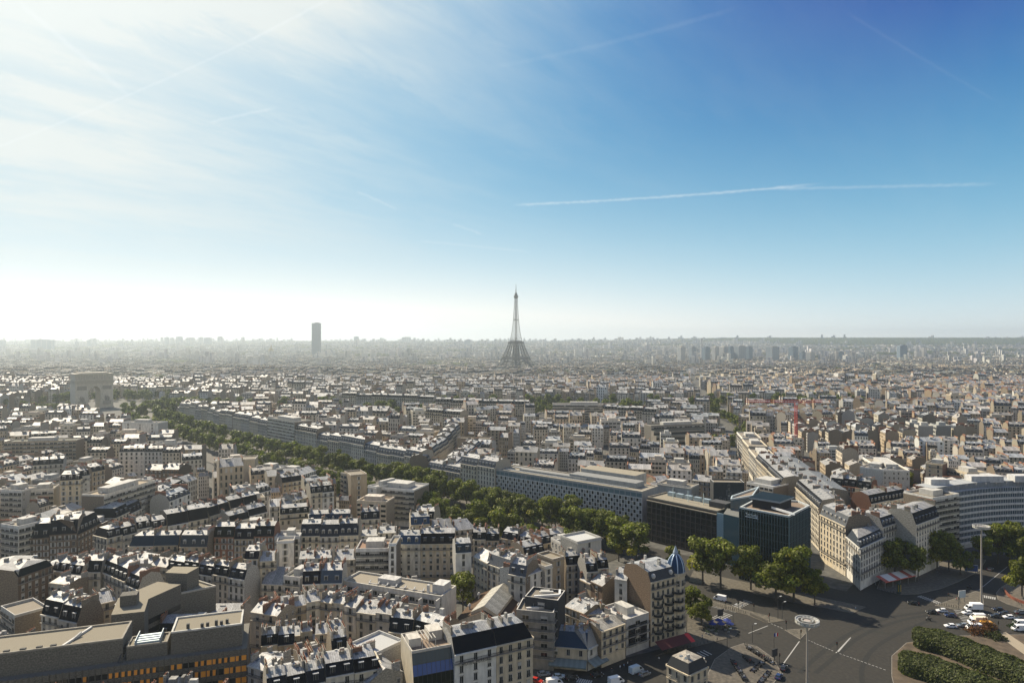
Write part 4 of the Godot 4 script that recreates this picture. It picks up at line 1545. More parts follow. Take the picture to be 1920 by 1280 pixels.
func low_corner():
	# the small corner house with a wide awning, and its neighbours up the street
	var A: Vector2 = Vector2(13.0, 234.3)
	var C: Vector2 = Vector2(25.5, 231.8)
	var B: Vector2 = Vector2(31.1, 237.2)
	var o := {"st": "m", "tone": TONES.sand * 0.9, "mh": 4.2, "ins": 3.4, "nodorm": true, "roof": Color(0.035, 0.065, 0.11), "wk": 0, "bay": 3.4, "bal": false, "fh": 3.0, "zcol": Color(0.34, 0.36, 0.37)}  # roof coloured blue to stand for shade on the zinc
	house(quad_of(A, C, 11.0), 7.5, o, "low corner house with a zinc roof in painted blue shade above a long grey awning", 2)
	var o2 := o.duplicate()
	o2.tone = TONES.white * 0.8
	o2.roof = Color(0.40, 0.39, 0.36)  # same roof coloured pale to stand for sun on this end
	house(quad_of(C + Vector2(0.3, 0.1), B, 9.0), 7.5, o2, "white end of the low corner house with a roof coloured as sunlit and two skylights", 2)
	var aw := thing("awning", "long grey-green awning wrapped round the low corner house", "awning", Y(C, 0))
	var b := MB.new()
	for e in 2:
		var p := (A if e == 0 else C) - C
		var q := (C if e == 0 else B) - C
		var u := (q - p).normalized()
		var ou := Vector2(u.y, -u.x)
		var n := 14 if e == 0 else 7
		for i in n:
			var a := p.lerp(q, float(i) / n)
			var c := p.lerp(q, float(i + 1) / n)
			var k := Color(0.13, 0.16, 0.15) if i % 2 else Color(0.16, 0.19, 0.18)
			b.quad(Y(a + ou * 3.4, 2.6), Y(c + ou * 3.4, 2.6), Y(c + ou * 0.1, 3.8), Y(a + ou * 0.1, 3.8), k)
			b.quad(Y(a + ou * 3.4, 2.2), Y(c + ou * 3.4, 2.2), Y(c + ou * 3.4, 2.6), Y(a + ou * 3.4, 2.6), k * 0.8)
	part("canopy_cloth", b.mesh(M.matte), aw)
	# dark modern block with two flat roofs full of ducts
	var F: Vector2 = Vector2(1.5, 234.8)
	var G: Vector2 = Vector2(14.1, 232.0)
	var t := house(quad_of(F, G, 11.0), 19, {"st": "f", "tone": Color(0.33, 0.31, 0.27), "modern": true, "bay": 4.4, "e1": true, "deck": Color(0.30, 0.26, 0.20), "pent": false}, "concrete block with a dark parapet and white ducts on its lower roof", 2)
	var H: Vector2 = Vector2(4.5, 239.0)
	var I: Vector2 = Vector2(15.8, 235.1)
	var t2 := house(quad_of(H, I, 10.0), 22, {"st": "f", "tone": Color(0.05, 0.052, 0.055), "modern": true, "bay": 30.0, "deck": Color(0.30, 0.26, 0.20), "pent": false}, "dark rear block whose roof carries a bent silver duct", 2)
	for h in [[t, 19.4], [t2, 22.4]]:
		var d := MB.new()
		d.bar(Vector3(-4, h[1], 2), Vector3(5, h[1] + 0.4, 1.5), 0.4, Color(0.62, 0.61, 0.58))
		d.bar(Vector3(5, h[1] + 0.4, 1.5), Vector3(5.4, h[1] + 0.4, -3), 0.4, Color(0.62, 0.61, 0.58))
		d.bar(Vector3(-2, h[1], -2), Vector3(3, h[1], -2.4), 0.35, Color(0.6, 0.59, 0.55))
		d.box(Vector3(0, 0, -0.3), Vector3.RIGHT, 1.6, 1.1, h[1] - 0.4, h[1] + 1.3, Color(0.45, 0.42, 0.37))
		part("roof_duct", d.mesh(M.metal), h[0])
	house(quad_of(Vector2(30.7, 234.1), Vector2(40.1, 241.2), 11.0), 12.5, {"st": "z", "tone": TONES.sand * 0.9, "wk": 0, "bay": 2.8, "rise": 1.4, "bal": true, "party": Color(0.36, 0.27, 0.16), "zcol": Color(0.34, 0.32, 0.28)}, "plain sand-coloured house with a stone flank between the low corner and the white-roofed shop", 2)
	house(quad_of(Vector2(19.4, 252.9), Vector2(26.1, 246.0), 12.0), 14, {"st": "z", "tone": TONES.tan, "rise": 1.6, "party": Color(0.34, 0.27, 0.18)}, "tan house with a rubble-stone side by the deep shaded yard", 2)
	house(quad_of(Vector2(26.3, 247.5), Vector2(33.4, 248.5), 12.0), 13, {"st": "z", "tone": TONES.sand, "rise": 1.6, "party": Color(0.40, 0.31, 0.19)}, "house with low white roofs behind the plain sand-coloured house", 2)
	var sh := house(quad_of(Vector2(40.7, 243.3), Vector2(50.2, 250.0), 14.0), 12, {"st": "f", "tone": Color(0.46, 0.45, 0.42), "modern": true, "bay": 40.0, "bal": false, "deck": Color(0.66, 0.64, 0.60), "pent": true}, "low modern building with a bright white roof and dark glass bays", 2)
	var sa: Vector2 = Vector2(40.7, 243.3)
	var sb: Vector2 = Vector2(50.2, 250.0)
	var su := (sb - sa).normalized()
	var base: Vector2 = (sa + sb) / 2.0 + Vector2(-su.y, su.x) * 7.0
	for k in 2:
		var gm := MB.new()
		gm.quad(Vector3(-2.0, 2.5, 0.1), Vector3(2.0, 2.5, 0.1), Vector3(2.0, 10.4, 0.1), Vector3(-2.0, 10.4, 0.1), Color(0.012, 0.014, 0.016))
		part("glass_bay", gm.mesh(M.glass), sh, face(Y(sa.lerp(sb, 0.27 + 0.46 * k) - base, 0), Vector3(su.y, 0, su.x)))
	# the little pavilion in the lower corner of the square
	var pa: Vector2 = Vector2(49.8, 219.7)
	var pb: Vector2 = Vector2(55.2, 212.7)
	var pv := house(quad_of(pa, pb, 9.5), 8.0, {"st": "m", "tone": TONES.sand * 0.95, "mh": 3.0, "ins": 1.1, "e0": true, "e1": true, "nodorm": true, "roof": Color(0.07, 0.072, 0.075), "zcol": Color(0.42, 0.38, 0.31), "bal": false, "wk": 0, "bay": 2.8, "rise": 0.7}, "small stone pavilion with a slate mansard at the corner of the square", 2, "pavilion", "", "pavilion")
	house(quad_of(pb + Vector2(0.5, 1.0), Vector2(63.9, 225.8), 4.0), 6.5, {"st": "f", "tone": TONES.sand, "deck": Color(0.5, 0.42, 0.3), "bal": false, "wk": 0, "pent": false}, "low flat-roofed side wing of the small stone pavilion", 2, "pavilion_wing", "", "pavilion")
	# the dark wall with faded writing, and pale neighbours above the bronze office
	var dw := house(quad_of(Vector2(119.4, 404.2), Vector2(137.2, 402.7), 10.0), 28, {"st": "f", "tone": Color(0.035, 0.04, 0.045), "bay": 60.0, "bal": false, "pent": false}, "dark painted blank wall with faded white lettering above the offices", 2)
	for k in 3:
		letters(["Le", "Savoir", "Exquis"][k], 3.0, Vector3(0.0, 22.6 - k * 3.8, 5.1), Vector3(0, 0, 1), Color(0.085, 0.095, 0.10), dw, "lettering", 0.05, "Droid Serif")
	house(quad_of(Vector2(89.6, 421.6), Vector2(107.4, 408.1), 12.0), 24, {"st": "f", "tone": TONES.pale, "bay": 20.0, "bal": false}, "pale blank-walled block behind the bronze office roof", 2)
	house(quad_of(Vector2(113.0, 427.8), Vector2(123.8, 421.5), 12.0), 25, {"st": "z", "tone": TONES.tan}, "tan house between the pale block and the dark painted wall", 2)
	house(quad_of(Vector2(149.2, 433.9), Vector2(160.3, 418.7), 24.0), 22, {"st": "f", "tone": TONES.white, "deck": Color(0.52, 0.53, 0.54), "modern": true}, "white block with a glazed roof behind the glass office", 2)
	house(quad_of(Vector2(150.2, 478.3), Vector2(160.2, 474.8), 10.0), 20, {"st": "z", "tone": TONES.white}, "small white gabled house above the dark painted wall", 2)
	# the terraced block by the tree-lined street
	var ta: Vector2 = Vector2(137.9, 639.6)
	var tb: Vector2 = Vector2(194.1, 657.2)
	var tu := (tb - ta).normalized()
	var tin := Vector2(-tu.y, tu.x)
	var tt := house(quad_of(ta + tin * 15, tb + tin * 15, 14.0), 24, {"st": "f", "tone": Color(0.30, 0.27, 0.22), "modern": true, "deck": Color(0.2, 0.19, 0.15)}, "brown block stepping down in planted terraces beside the tree-lined street", 1)
	var tc: Vector2 = (ta + tb) / 2 + tin * 22.0
	for k in 3:
		var w := MB.new()
		var f := MB.new()
		var gz := MB.new()
		var q := quad_of(ta + tin * (5.0 * k) - tc, tb + tin * (5.0 * k) - tc - tu * 2.0 * k, 4.99)
		mark_quad([q[0] + tc, q[1] + tc, q[2] + tc, q[3] + tc])
		prism(w, f, q, -2, 12.0 + 4.0 * k, Color(0.30, 0.27, 0.22), Color(0.16, 0.17, 0.11))
		for fl in 3 + k:
			var y := 12.0 + 4.0 * k - 3.6 - fl * 3.2
			gz.quad(Y(q[0] - tin * 0.05, y), Y(q[1] - tin * 0.05, y), Y(q[1] - tin * 0.05, y + 1.7), Y(q[0] - tin * 0.05, y + 1.7), GLASS)
		var stp := part("terrace_step", joined([w, M.stone, f, M.gravel]), tt)
		stuffed(part("glazing", gz.mesh(M.glass), stp))

# ------------------------------------------------------------------ monuments and far towers
func arch():
	var c := Vector2(-616, 1000)
	var y0 := g(c.x, c.y)
	var t := thing("triumphal_arch", "massive stone triumphal arch with one great vault rising above the trees", "monument", Y(c, y0))
	var turn := deg_to_rad(48.0)      # its broad face looks down the tree-lined avenue
	t.rotation.y = turn
	mark(c - Vector2(30, 0), c + Vector2(30, 0), 30)
	var st := Color(0.66, 0.60, 0.49)
	var k := 1.09
	var W := 22.5 * k      # half width, half depth, height
	var D := 11.0 * k
	var H := 50.0 * k
	var aw := 7.3 * k
	var spring := 22.0 * k
	var X := Vector3.RIGHT
	for s in [-1, 1]:
		var p := MB.new()
		p.box(Vector3(s * (W + aw) / 2, 0, 0), X, (W - aw) / 2, D, 0, spring, st)
		p.box(Vector3(s * (W + aw) / 2, 0, 0), X, (W - aw) / 2 + 0.6, D + 0.6, 0, 2.5, st * 0.95, true)
		part("pier", joined([p, M.stone]), t)
		for f in [-1, 1]:
			var re := MB.new()
			re.box(Vector3(s * (W + aw) / 2, 0, f * (D + 0.75)), X, (W - aw) * 0.30, 0.74, 5.0, 10.5, st * 0.9, true)
			for i in 7:      # the carved group: a cluster of rounded figures
				var a := i * 0.9
				re.tube(Vector3(s * (W + aw) / 2 + sin(a * 2.1) * 2.6, 9.5 + i * 0.75, f * (D + 0.6)), Vector3(s * (W + aw) / 2 + sin(a * 2.1) * 2.0, 13.5 + i * 0.8, f * (D + 1.4)), 1.1, 0.5, 6, st * 0.82)
			part("carved_group", joined([re, M.party]), t)
			var pn := MB.new()
			pn.box(Vector3(s * (W + aw) / 2, 0, f * (D + 0.2)), X, (W - aw) * 0.36, 0.2, spring + 3.0, spring + 8.5, st * 0.8, true)
			part("relief_panel", joined([pn, M.party]), t)
	# vault: a stepped half round ring
	var v := MB.new()
	for i in 14:
		var a0 := PI * i / 14.0
		var a1 := PI * (i + 1) / 14.0
		var p0 := Vector2(cos(a0) * aw, spring + sin(a0) * aw)
		var p1 := Vector2(cos(a1) * aw, spring + sin(a1) * aw)
		v.quad(Vector3(p1.x, p1.y, D), Vector3(p1.x, p1.y, -D), Vector3(p0.x, p0.y, -D), Vector3(p0.x, p0.y, D), st * 0.9)
		var top := spring + aw + 4.0
		for f in [-1, 1]:
			var a := Vector3(p0.x, p0.y, f * D)
			var b := Vector3(p1.x, p1.y, f * D)
			if f > 0:
				v.quad(b, a, Vector3(p0.x, top, D), Vector3(p1.x, top, D), st)
			else:
				v.quad(a, b, Vector3(p1.x, top, -D), Vector3(p0.x, top, -D), st)
	for s in [-1, 1]:
		v.box(Vector3(s * (W + aw) / 2, 0, 0), X, (W - aw) / 2, D, spring, spring + aw + 4.0, st)
	part("vault", joined([v, M.stone]), t)
	var at := MB.new()
	var y := spring + aw + 4.0
	for s in [[0.0, 1.8, 0.9, 0.82], [1.8, 4.2, 0.1, 0.88], [4.2, 5.6, 1.6, 1.0], [5.6, 13.4, 0.0, 0.97], [13.4, 14.6, 0.9, 1.0]]:
		at.box(Vector3.ZERO, X, W + s[2], D + s[2], y + s[0], y + s[1], st * s[3], true)
	at.box(Vector3.ZERO, X, W - 5, D - 3, y + 14.6, y + 16.0, st)
	part("attic", joined([at, M.stone]), t)
	for i in 15:
		for f in [-1, 1]:
			var m := MB.new()
			var p := Vector3(lerpf(-W + 1.5, W - 1.5, i / 14.0), 0, f * (D + 0.2))
			m.box(p, X, 1.0, 0.25, y + 6.6, y + 12.4, st * 0.85, true)
			part("attic_shield", joined([m, M.stone]), t)

func iron_tower():
	var c := Vector2(14.5, 2480)
	var t := thing("iron_lattice_tower", "tall iron lattice tower tapering to a mast, alone on the skyline", "tower", Y(c, -5.0))
	t.rotation.y = deg_to_rad(42)
	var col := Color(0.10, 0.095, 0.085)
	# half width of the whole, half width of a leg, by height
	var prof := [[0.0, 62.5, 12.5], [20.0, 51.5, 10.8], [40.0, 42.0, 9.6], [57.6, 35.3, 8.6], [75.0, 29.2, 7.4], [95.0, 23.2, 6.2], [115.7, 18.6, 5.2]]
	for sx in [-1, 1]:
		for sz in [-1, 1]:
			var m := MB.new()
			for i in prof.size() - 1:
				var a: Array = prof[i]
				var b: Array = prof[i + 1]
				var lo := []
				var hi := []
				for e in [[1, 1], [-1, 1], [-1, -1], [1, -1]]:
					lo.append(Vector3(sx * (a[1] - a[2] + e[0] * a[2]), a[0], sz * (a[1] - a[2] + e[1] * a[2])))
					hi.append(Vector3(sx * (b[1] - b[2] + e[0] * b[2]), b[0], sz * (b[1] - b[2] + e[1] * b[2])))
				for e in 4:
					var f := (e + 1) % 4
					m.bar(lo[e], hi[e], 0.95, col)
					for k in 2:
						var p0: Vector3 = lo[e].lerp(hi[e], k / 2.0)
						var p1: Vector3 = lo[f].lerp(hi[f], k / 2.0)
						var q0: Vector3 = lo[e].lerp(hi[e], (k + 1) / 2.0)
						var q1: Vector3 = lo[f].lerp(hi[f], (k + 1) / 2.0)
						m.bar(p0, q1, 0.5, col)
						m.bar(p1, q0, 0.5, col)
						m.bar(p0, p1, 0.45, col)
			part("leg", m.mesh(M.matte), t)
	for s in 4:      # great arches between the legs
		var m := MB.new()
		var an := PI / 2 * s
		var X := Vector3(cos(an), 0, sin(an))
		var Z := Vector3(-sin(an), 0, cos(an))
		for i in 20:
			var a0 := PI * i / 20.0
			var a1 := PI * (i + 1) / 20.0
			for rr in [37.0, 40.5]:
				var p0 = X * cos(a0) * rr + Vector3(0, 6 + sin(a0) * rr, 0)
				var p1 = X * cos(a1) * rr + Vector3(0, 6 + sin(a1) * rr, 0)
				m.bar(p0 + Z * lerpf(58, 41, clampf(p0.y / 45, 0, 1)), p1 + Z * lerpf(58, 41, clampf(p1.y / 45, 0, 1)), 0.6, col)
			var q0 := X * cos(a0) * 37.0 + Vector3(0, 6 + sin(a0) * 37.0, 0)
			var q1 := X * cos(a1) * 40.5 + Vector3(0, 6 + sin(a1) * 40.5, 0)
			m.bar(q0 + Z * lerpf(58, 41, clampf(q0.y / 45, 0, 1)), q1 + Z * lerpf(58, 41, clampf(q1.y / 45, 0, 1)), 0.5, col)
		part("arch", m.mesh(M.matte), t)
	for s in [[52.0, 61.5, 38.0, 30.0, 0.17], [111.0, 119.5, 20.5, 14.0, 0.16]]:
		var m := MB.new()
		for i in 4:
			var an := PI / 2 * i
			var X := Vector3(cos(an), 0, sin(an))
			var Z := Vector3(-sin(an), 0, cos(an))
			m.box(Z * (s[2] - 3.0), X, s[2], 3.0, s[0], s[0] + 5.0, Color(0.13, 0.12, 0.105), true)
			m.box(Z * (s[3] + 0.5), X, s[3], 3.5, s[0] + 5.0, s[1], Color(0.15, 0.14, 0.125), true)
		part("platform", m.mesh(M.matte), t)
	# the upper shaft
	var up := [[119.0, 15.6], [135.0, 12.6], [155.0, 10.0], [175.0, 8.2], [195.0, 6.9], [215.0, 5.9], [235.0, 5.0], [255.0, 4.3], [276.0, 3.7]]
	var sh := MB.new()
	for i in up.size() - 1:
		for k in 3:
			var f0 := k / 3.0
			var f1 := (k + 1) / 3.0
			var h0: float = lerpf(up[i][0], up[i + 1][0], f0)
			var h1: float = lerpf(up[i][0], up[i + 1][0], f1)
			var w0: float = lerpf(up[i][1], up[i + 1][1], f0)
			var w1: float = lerpf(up[i][1], up[i + 1][1], f1)
			for e in 4:
				var s0: Array = [[1, 1], [-1, 1], [-1, -1], [1, -1]][e]
				var s1: Array = [[-1, 1], [-1, -1], [1, -1], [1, 1]][e]
				var a := Vector3(s0[0] * w0, h0, s0[1] * w0)
				var b := Vector3(s0[0] * w1, h1, s0[1] * w1)
				var p := Vector3(s1[0] * w0, h0, s1[1] * w0)
				var q := Vector3(s1[0] * w1, h1, s1[1] * w1)
				sh.bar(a, b, 0.62 * (1.0 - i * 0.04), col)
				sh.bar(a, q, 0.26, col)
				sh.bar(p, b, 0.26, col)
				sh.bar(a, p, 0.24, col)
	sh.box(Vector3.ZERO, Vector3.RIGHT, 1.15, 1.15, 116, 276, col * 1.1)
	part("shaft", sh.mesh(M.matte), t)
	var tp := MB.new()
	tp.box(Vector3.ZERO, Vector3.RIGHT, 6.2, 6.2, 194.0, 196.5, col * 1.2, true)
	tp.tube(Vector3(0, 273, 0), Vector3(0, 277, 0), 5.0, 8.4, 12, col * 1.3)
	tp.tube(Vector3(0, 277, 0), Vector3(0, 283, 0), 8.4, 8.0, 12, col * 1.2)
	tp.tube(Vector3(0, 283, 0), Vector3(0, 291, 0), 6.4, 4.4, 12, col * 1.2)
	tp.tube(Vector3(0, 291, 0), Vector3(0, 297, 0), 4.2, 1.6, 12, col)
	part("top_cabin", tp.mesh(M.matte), t)
	var ma := MB.new()
	ma.tube(Vector3(0, 296, 0), Vector3(0, 311, 0), 1.5, 1.1, 8, col)
	ma.tube(Vector3(0, 311, 0), Vector3(0, 325, 0), 0.8, 0.5, 8, col)
	part("mast", ma.mesh(M.matte), t)

func tower(u: float, d: float, w: float, dep: float, h: float, col: Color, label: String, turn := 0.0, glass := 0.35, called := "tower_block"):
	var y := g(u, d) - 4.0
	var t := thing(called, label, "tower", V(u, d, y), "")
	t.rotation.y = turn
	var b := MB.new()
	b.box(Vector3.ZERO, Vector3.RIGHT, w / 2, dep / 2, 0, h, col)
	b.box(Vector3(w * 0.06, 0, 0), Vector3.RIGHT, w * 0.24, dep * 0.3, h + 0.01, h + 4.0, col * 0.8)
	part("wall", joined([b, M.far]), t)
	var gl := MB.new()
	var n := int(h / 3.2)
	for f in n:
		var yy := 2.0 + f * (h - 3.0) / n
		for s in [-1, 1]:
			for k in 4:
				var x0 := lerpf(-w / 2 + 1, w / 2 - 1, (k + 0.1) / 4)
				var x1 := lerpf(-w / 2 + 1, w / 2 - 1, (k + 0.9) / 4)
				var z: float = s * (dep / 2 + 0.12)
				if s > 0:
					gl.quad(Vector3(x0, yy, z), Vector3(x1, yy, z), Vector3(x1, yy + 1.8, z), Vector3(x0, yy + 1.8, z), Color(0.16, 0.21, 0.25))
				var z0 := lerpf(-dep / 2 + 1, dep / 2 - 1, (k + 0.1) / 4)
				var z1 := lerpf(-dep / 2 + 1, dep / 2 - 1, (k + 0.9) / 4)
				var x: float = s * (w / 2 + 0.12)
				if s > 0:
					gl.quad(Vector3(x, yy, z1), Vector3(x, yy, z0), Vector3(x, yy + 1.8, z0), Vector3(x, yy + 1.8, z1), Color(0.16, 0.21, 0.25))
				else:
					gl.quad(Vector3(x, yy, z0), Vector3(x, yy, z1), Vector3(x, yy + 1.8, z1), Vector3(x, yy + 1.8, z0), Color(0.16, 0.21, 0.25))
	stuffed(part("glazing", gl.mesh(M.glass), t))

func far_x(u: float, d: float) -> float:
	return (u - 960.0) / 1280.0 * d

func skyline():
	tower(far_x(593, 4842), 4842, 60, 34, 246 - g(far_x(593, 4842), 4842), Color(0.035, 0.035, 0.035), "single dark slab skyscraper far beyond the arch, tallest block on the skyline", 0.1, 0.3, "skyscraper")
	# the towers by the river: centre u, width px, top v, tone
	var T := [[1278, 14, 650, 0, "pale end tower of the riverside cluster, farthest from the crane"], [1299, 13, 650, 1, "second riverside tower, next to the pale end one"], [1324, 14, 651, 2, "dark riverside tower standing under the tall white chimney"],
		[1342, 12, 650, 0, "slim pale riverside tower behind the chimney tower"], [1358, 16, 650, 0, "broad pale riverside tower with a warm lit side"], [1371, 9, 650, 2, "narrow dark riverside tower wedged between two broad ones"], [1387, 22, 649, 1, "widest riverside tower with dark vertical window strips"],
		[1405, 12, 650, 2, "blue-grey riverside tower closing the dense cluster"], [1449, 22, 650, 1, "two-toned riverside tower standing alone past the dense cluster"], [1488, 16, 650, 2, "dark blue riverside tower standing alone, farther along"], [1505, 11, 660, 2, "short dark riverside tower beside the lone blue one"], [1520, 15, 660, 0, "short pale riverside tower beside the short dark one"]]
	var cols := [Color(0.60, 0.56, 0.49), Color(0.36, 0.37, 0.37), Color(0.16, 0.20, 0.24)]
	for i in T.size():
		var s: Array = T[i]
		var d := 3450.0 + (i * 37 % 5) * 25.0
		var w: float = s[1] / 1280.0 * d
		var top: float = EYE - (s[2] - 640.0) / 1280.0 * d
		tower(far_x(s[0], d), d, w * 0.82, w * 0.7, top - g(far_x(s[0], d), d) + 4.0, cols[s[3]], s[4], 0.45)
	var ch := thing("chimney_stack", "tall slender white chimney above the riverside towers", "chimney", V(far_x(1316, 3900), 3900, g(1, 3900)))
	var cm := MB.new()
	cm.tube(Vector3.ZERO, Vector3(0, 130, 0), 7, 5.5, 12, Color(0.62, 0.6, 0.56))
	cm.tube(Vector3(0, 130, 0), Vector3(0, 136, 0), 6.2, 6.2, 12, Color(0.5, 0.48, 0.46))
	part("shaft", cm.mesh(M.far), ch)
	var L := [[1692, 16, 648, 3700, 2, "blue glass tower alone in the suburbs under the wooded hill"], [1590, 16, 666, 3300, 0, "white low block beyond the riverside towers"], [1576, 12, 660, 3600, 2, "blue-grey block behind the white low block"], [1767, 24, 633, 9000, 1, "hospital-like block on the wooded hill crest"], [1355, 26, 633, 9300, 1, "long low block on the hill crest above the chimney"],
		[876, 12, 637, 7200, 1, "lone tower on the plain between slab and lattice tower"], [668, 10, 631, 8500, 1, "twin-topped far tower right of the dark skyscraper"], [762, 18, 632, 9000, 0, "broad far block on the plateau skyline"], [455, 6, 632, 8000, 0, "thin far tower beside the long cluster"], [412, 9, 631, 7600, 0, "end tower of the long far cluster"], [389, 14, 633, 7600, 1, "wide block of the long far cluster"], [376, 8, 632, 7650, 0, "narrow block of the long far cluster"], [357, 16, 633, 7600, 0, "broad pale block of the long far cluster"], [336, 12, 631, 7700, 1, "tallest block of the long far cluster"],
		[322, 7, 633, 7650, 0, "small block of the long far cluster, by its tallest"], [312, 8, 632, 7600, 1, "grey block of the long far cluster"], [303, 5, 632, 7800, 0, "first slim block of the long far cluster"], [226, 8, 640, 6500, 0, "short far tower on the hazy plain"], [177, 5, 634, 7000, 0, "slim far tower near the great domed church"], [167, 8, 637, 6900, 1, "squat far tower near the great domed church"], [100, 6, 637, 7100, 0, "far hazy tower on the pale skyline"], [79, 42, 637, 6000, 1, "long flat far block on the pale skyline"], [4, 9, 638, 6000, 1, "far hazy block at the very edge of the photo"]]
	for s in L:
		var d: float = s[3]
		var w: float = s[1] / 1280.0 * d
		var x := far_x(s[0], d)
		var top: float = EYE - (s[2] - 640.0) / 1280.0 * d
		tower(x, d, w * 0.9, minf(w * 0.6, 40.0), maxf(top - g(x, d) + 4.0, 30.0), cols[s[4]] * 1.1, s[5], 0.1)
	# domed churches
	for s in [[508, 644, 4100, 15.0, Color(0.42, 0.33, 0.13), "gilded dome of a great church far across the roofs"], [143, 634, 6400, 17.0, Color(0.30, 0.31, 0.32), "grey dome of a great church on the hazy skyline"], [229, 658, 4300, 11.0, Color(0.26, 0.28, 0.28), "small dark dome among roofs beyond the arch"]]:
		var d: float = s[2]
		var x := far_x(s[0], d)
		var top: float = EYE - (s[1] - 640.0) / 1280.0 * d
		var y := g(x, d)
		var t := thing("domed_church", s[5], "church", V(x, d, y))
		var h: float = top - y
		var r: float = s[3]
		var b := MB.new()
		b.box(Vector3.ZERO, Vector3.RIGHT, r * 2.2, r * 1.6, 0, h * 0.35, Color(0.42, 0.40, 0.36))
		b.tube(Vector3(0, h * 0.3, 0), Vector3(0, h * 0.58, 0), r, r, 16, Color(0.42, 0.40, 0.36))
		part("drum", b.mesh(M.far), t)
		var dm := MB.new()
		for i in 6:
			var a0 := PI / 2 * i / 6.0
			var a1 := PI / 2 * (i + 1) / 6.0
			dm.tube(Vector3(0, h * 0.58 + sin(a0) * r * 1.15, 0), Vector3(0, h * 0.58 + sin(a1) * r * 1.15, 0), r * cos(a0), maxf(r * cos(a1), 0.01), 16, s[4], false)
		part("dome", dm.mesh(M.far), t)
		var ln := MB.new()
		ln.tube(Vector3(0, h * 0.58 + r * 1.1, 0), Vector3(0, h * 0.9, 0), r * 0.2, r * 0.18, 8, s[4])
		ln.tube(Vector3(0, h * 0.9, 0), Vector3(0, h, 0), r * 0.15, 0.1, 8, s[4], false)
		part("lantern", ln.mesh(M.far), t)

func crane():
	var d := 620.0
	var x := far_x(1493, d)
	var t := thing("tower_crane", "red tower crane among the roofs beyond the sunlit street", "crane", V(x, d, g(x, d)))
	var m := MB.new()
	var red := Color(0.42, 0.05, 0.03)
	for s in [[-1, -1], [1, -1], [1, 1], [-1, 1]]:
		m.bar(Vector3(s[0], 0, s[1]), Vector3(s[0], 51, s[1]), 0.13, red)
	for i in 23:
		var y := i * 2.2
		m.bar(Vector3(-1, y, 1), Vector3(1, y + 2.2, 1), 0.08, red)
		m.bar(Vector3(1, y, -1), Vector3(-1, y + 2.2, -1), 0.08, red)
		m.bar(Vector3(-1, y, -1), Vector3(-1, y + 2.2, 1), 0.08, red)
		m.bar(Vector3(1, y, 1), Vector3(1, y + 2.2, -1), 0.08, red)
	part("mast", m.mesh(M.matte), t)
	var j := MB.new()
	for k in [-1.0, 1.0]:
		j.bar(Vector3(-46, 51.5, k), Vector3(24, 51.5, k), 0.2, red)
	j.bar(Vector3(-46, 53.4, 0), Vector3(24, 53.4, 0), 0.2, red)
	for i in 35:
		j.bar(Vector3(-46 + i * 2, 51.5, -1), Vector3(-45 + i * 2, 53.4, 0), 0.1, red)
		j.bar(Vector3(-45 + i * 2, 53.4, 0), Vector3(-44 + i * 2, 51.5, 1), 0.1, red)
	part("jib", j.mesh(M.matte), t)
	var c := MB.new()
	c.box(Vector3(20, 0, 0), Vector3.RIGHT, 2.4, 0.8, 49.0, 51.6, Color(0.3, 0.3, 0.29), true)
	c.box(Vector3(0, 0, 1.6), Vector3.RIGHT, 0.9, 0.9, 49.4, 51.4, Color(0.5, 0.5, 0.48), true)
	part("counterweight", c.mesh(M.matte), t)

# ------------------------------------------------------------------ the square, its roads, islands and hedges
func sheet(called: String, poly: Array, y: float, col: Color, m: Material, label: String, thick := 0.0) -> MeshInstance3D:
	var b := MB.new()
	var t := MB.new()
	prism(b, t, poly, y - maxf(thick, 0.02), y, col * 0.9, col)
	var k := MB.new()
	if thick > 0.05:
		kerbed(k, poly, y, y + 0.004, 0.22, Color(0.24, 0.22, 0.185))
	return struct(called, joined([b, M.stone, t, m, k, M.stone]), label)

func stripe(b: MB, a: Vector2, e: Vector2, w: float, y: float, col := Color(0.62, 0.61, 0.57)):
	var u := (e - a).normalized()
	var n := Vector2(-u.y, u.x) * w / 2
	b.quad(Y(a - n, y), Y(e - n, y), Y(e + n, y), Y(a + n, y), col)

func curve(p: Array, n: int) -> Array:        # smooth line through points
	var r := []
	for i in p.size() - 1:
		var a: Vector2 = p[maxi(i - 1, 0)]
		var b: Vector2 = p[i]
		var c: Vector2 = p[i + 1]
		var d: Vector2 = p[mini(i + 2, p.size() - 1)]
		for k in n:
			r.append(b.cubic_interpolate(c, a, d, float(k) / n))
	r.append(p[-1])
	return r

const AX := Vector2(47, 353)          # a point on the great avenue's middle line, and its direction
const AU := Vector2(-0.7207, 0.6932)

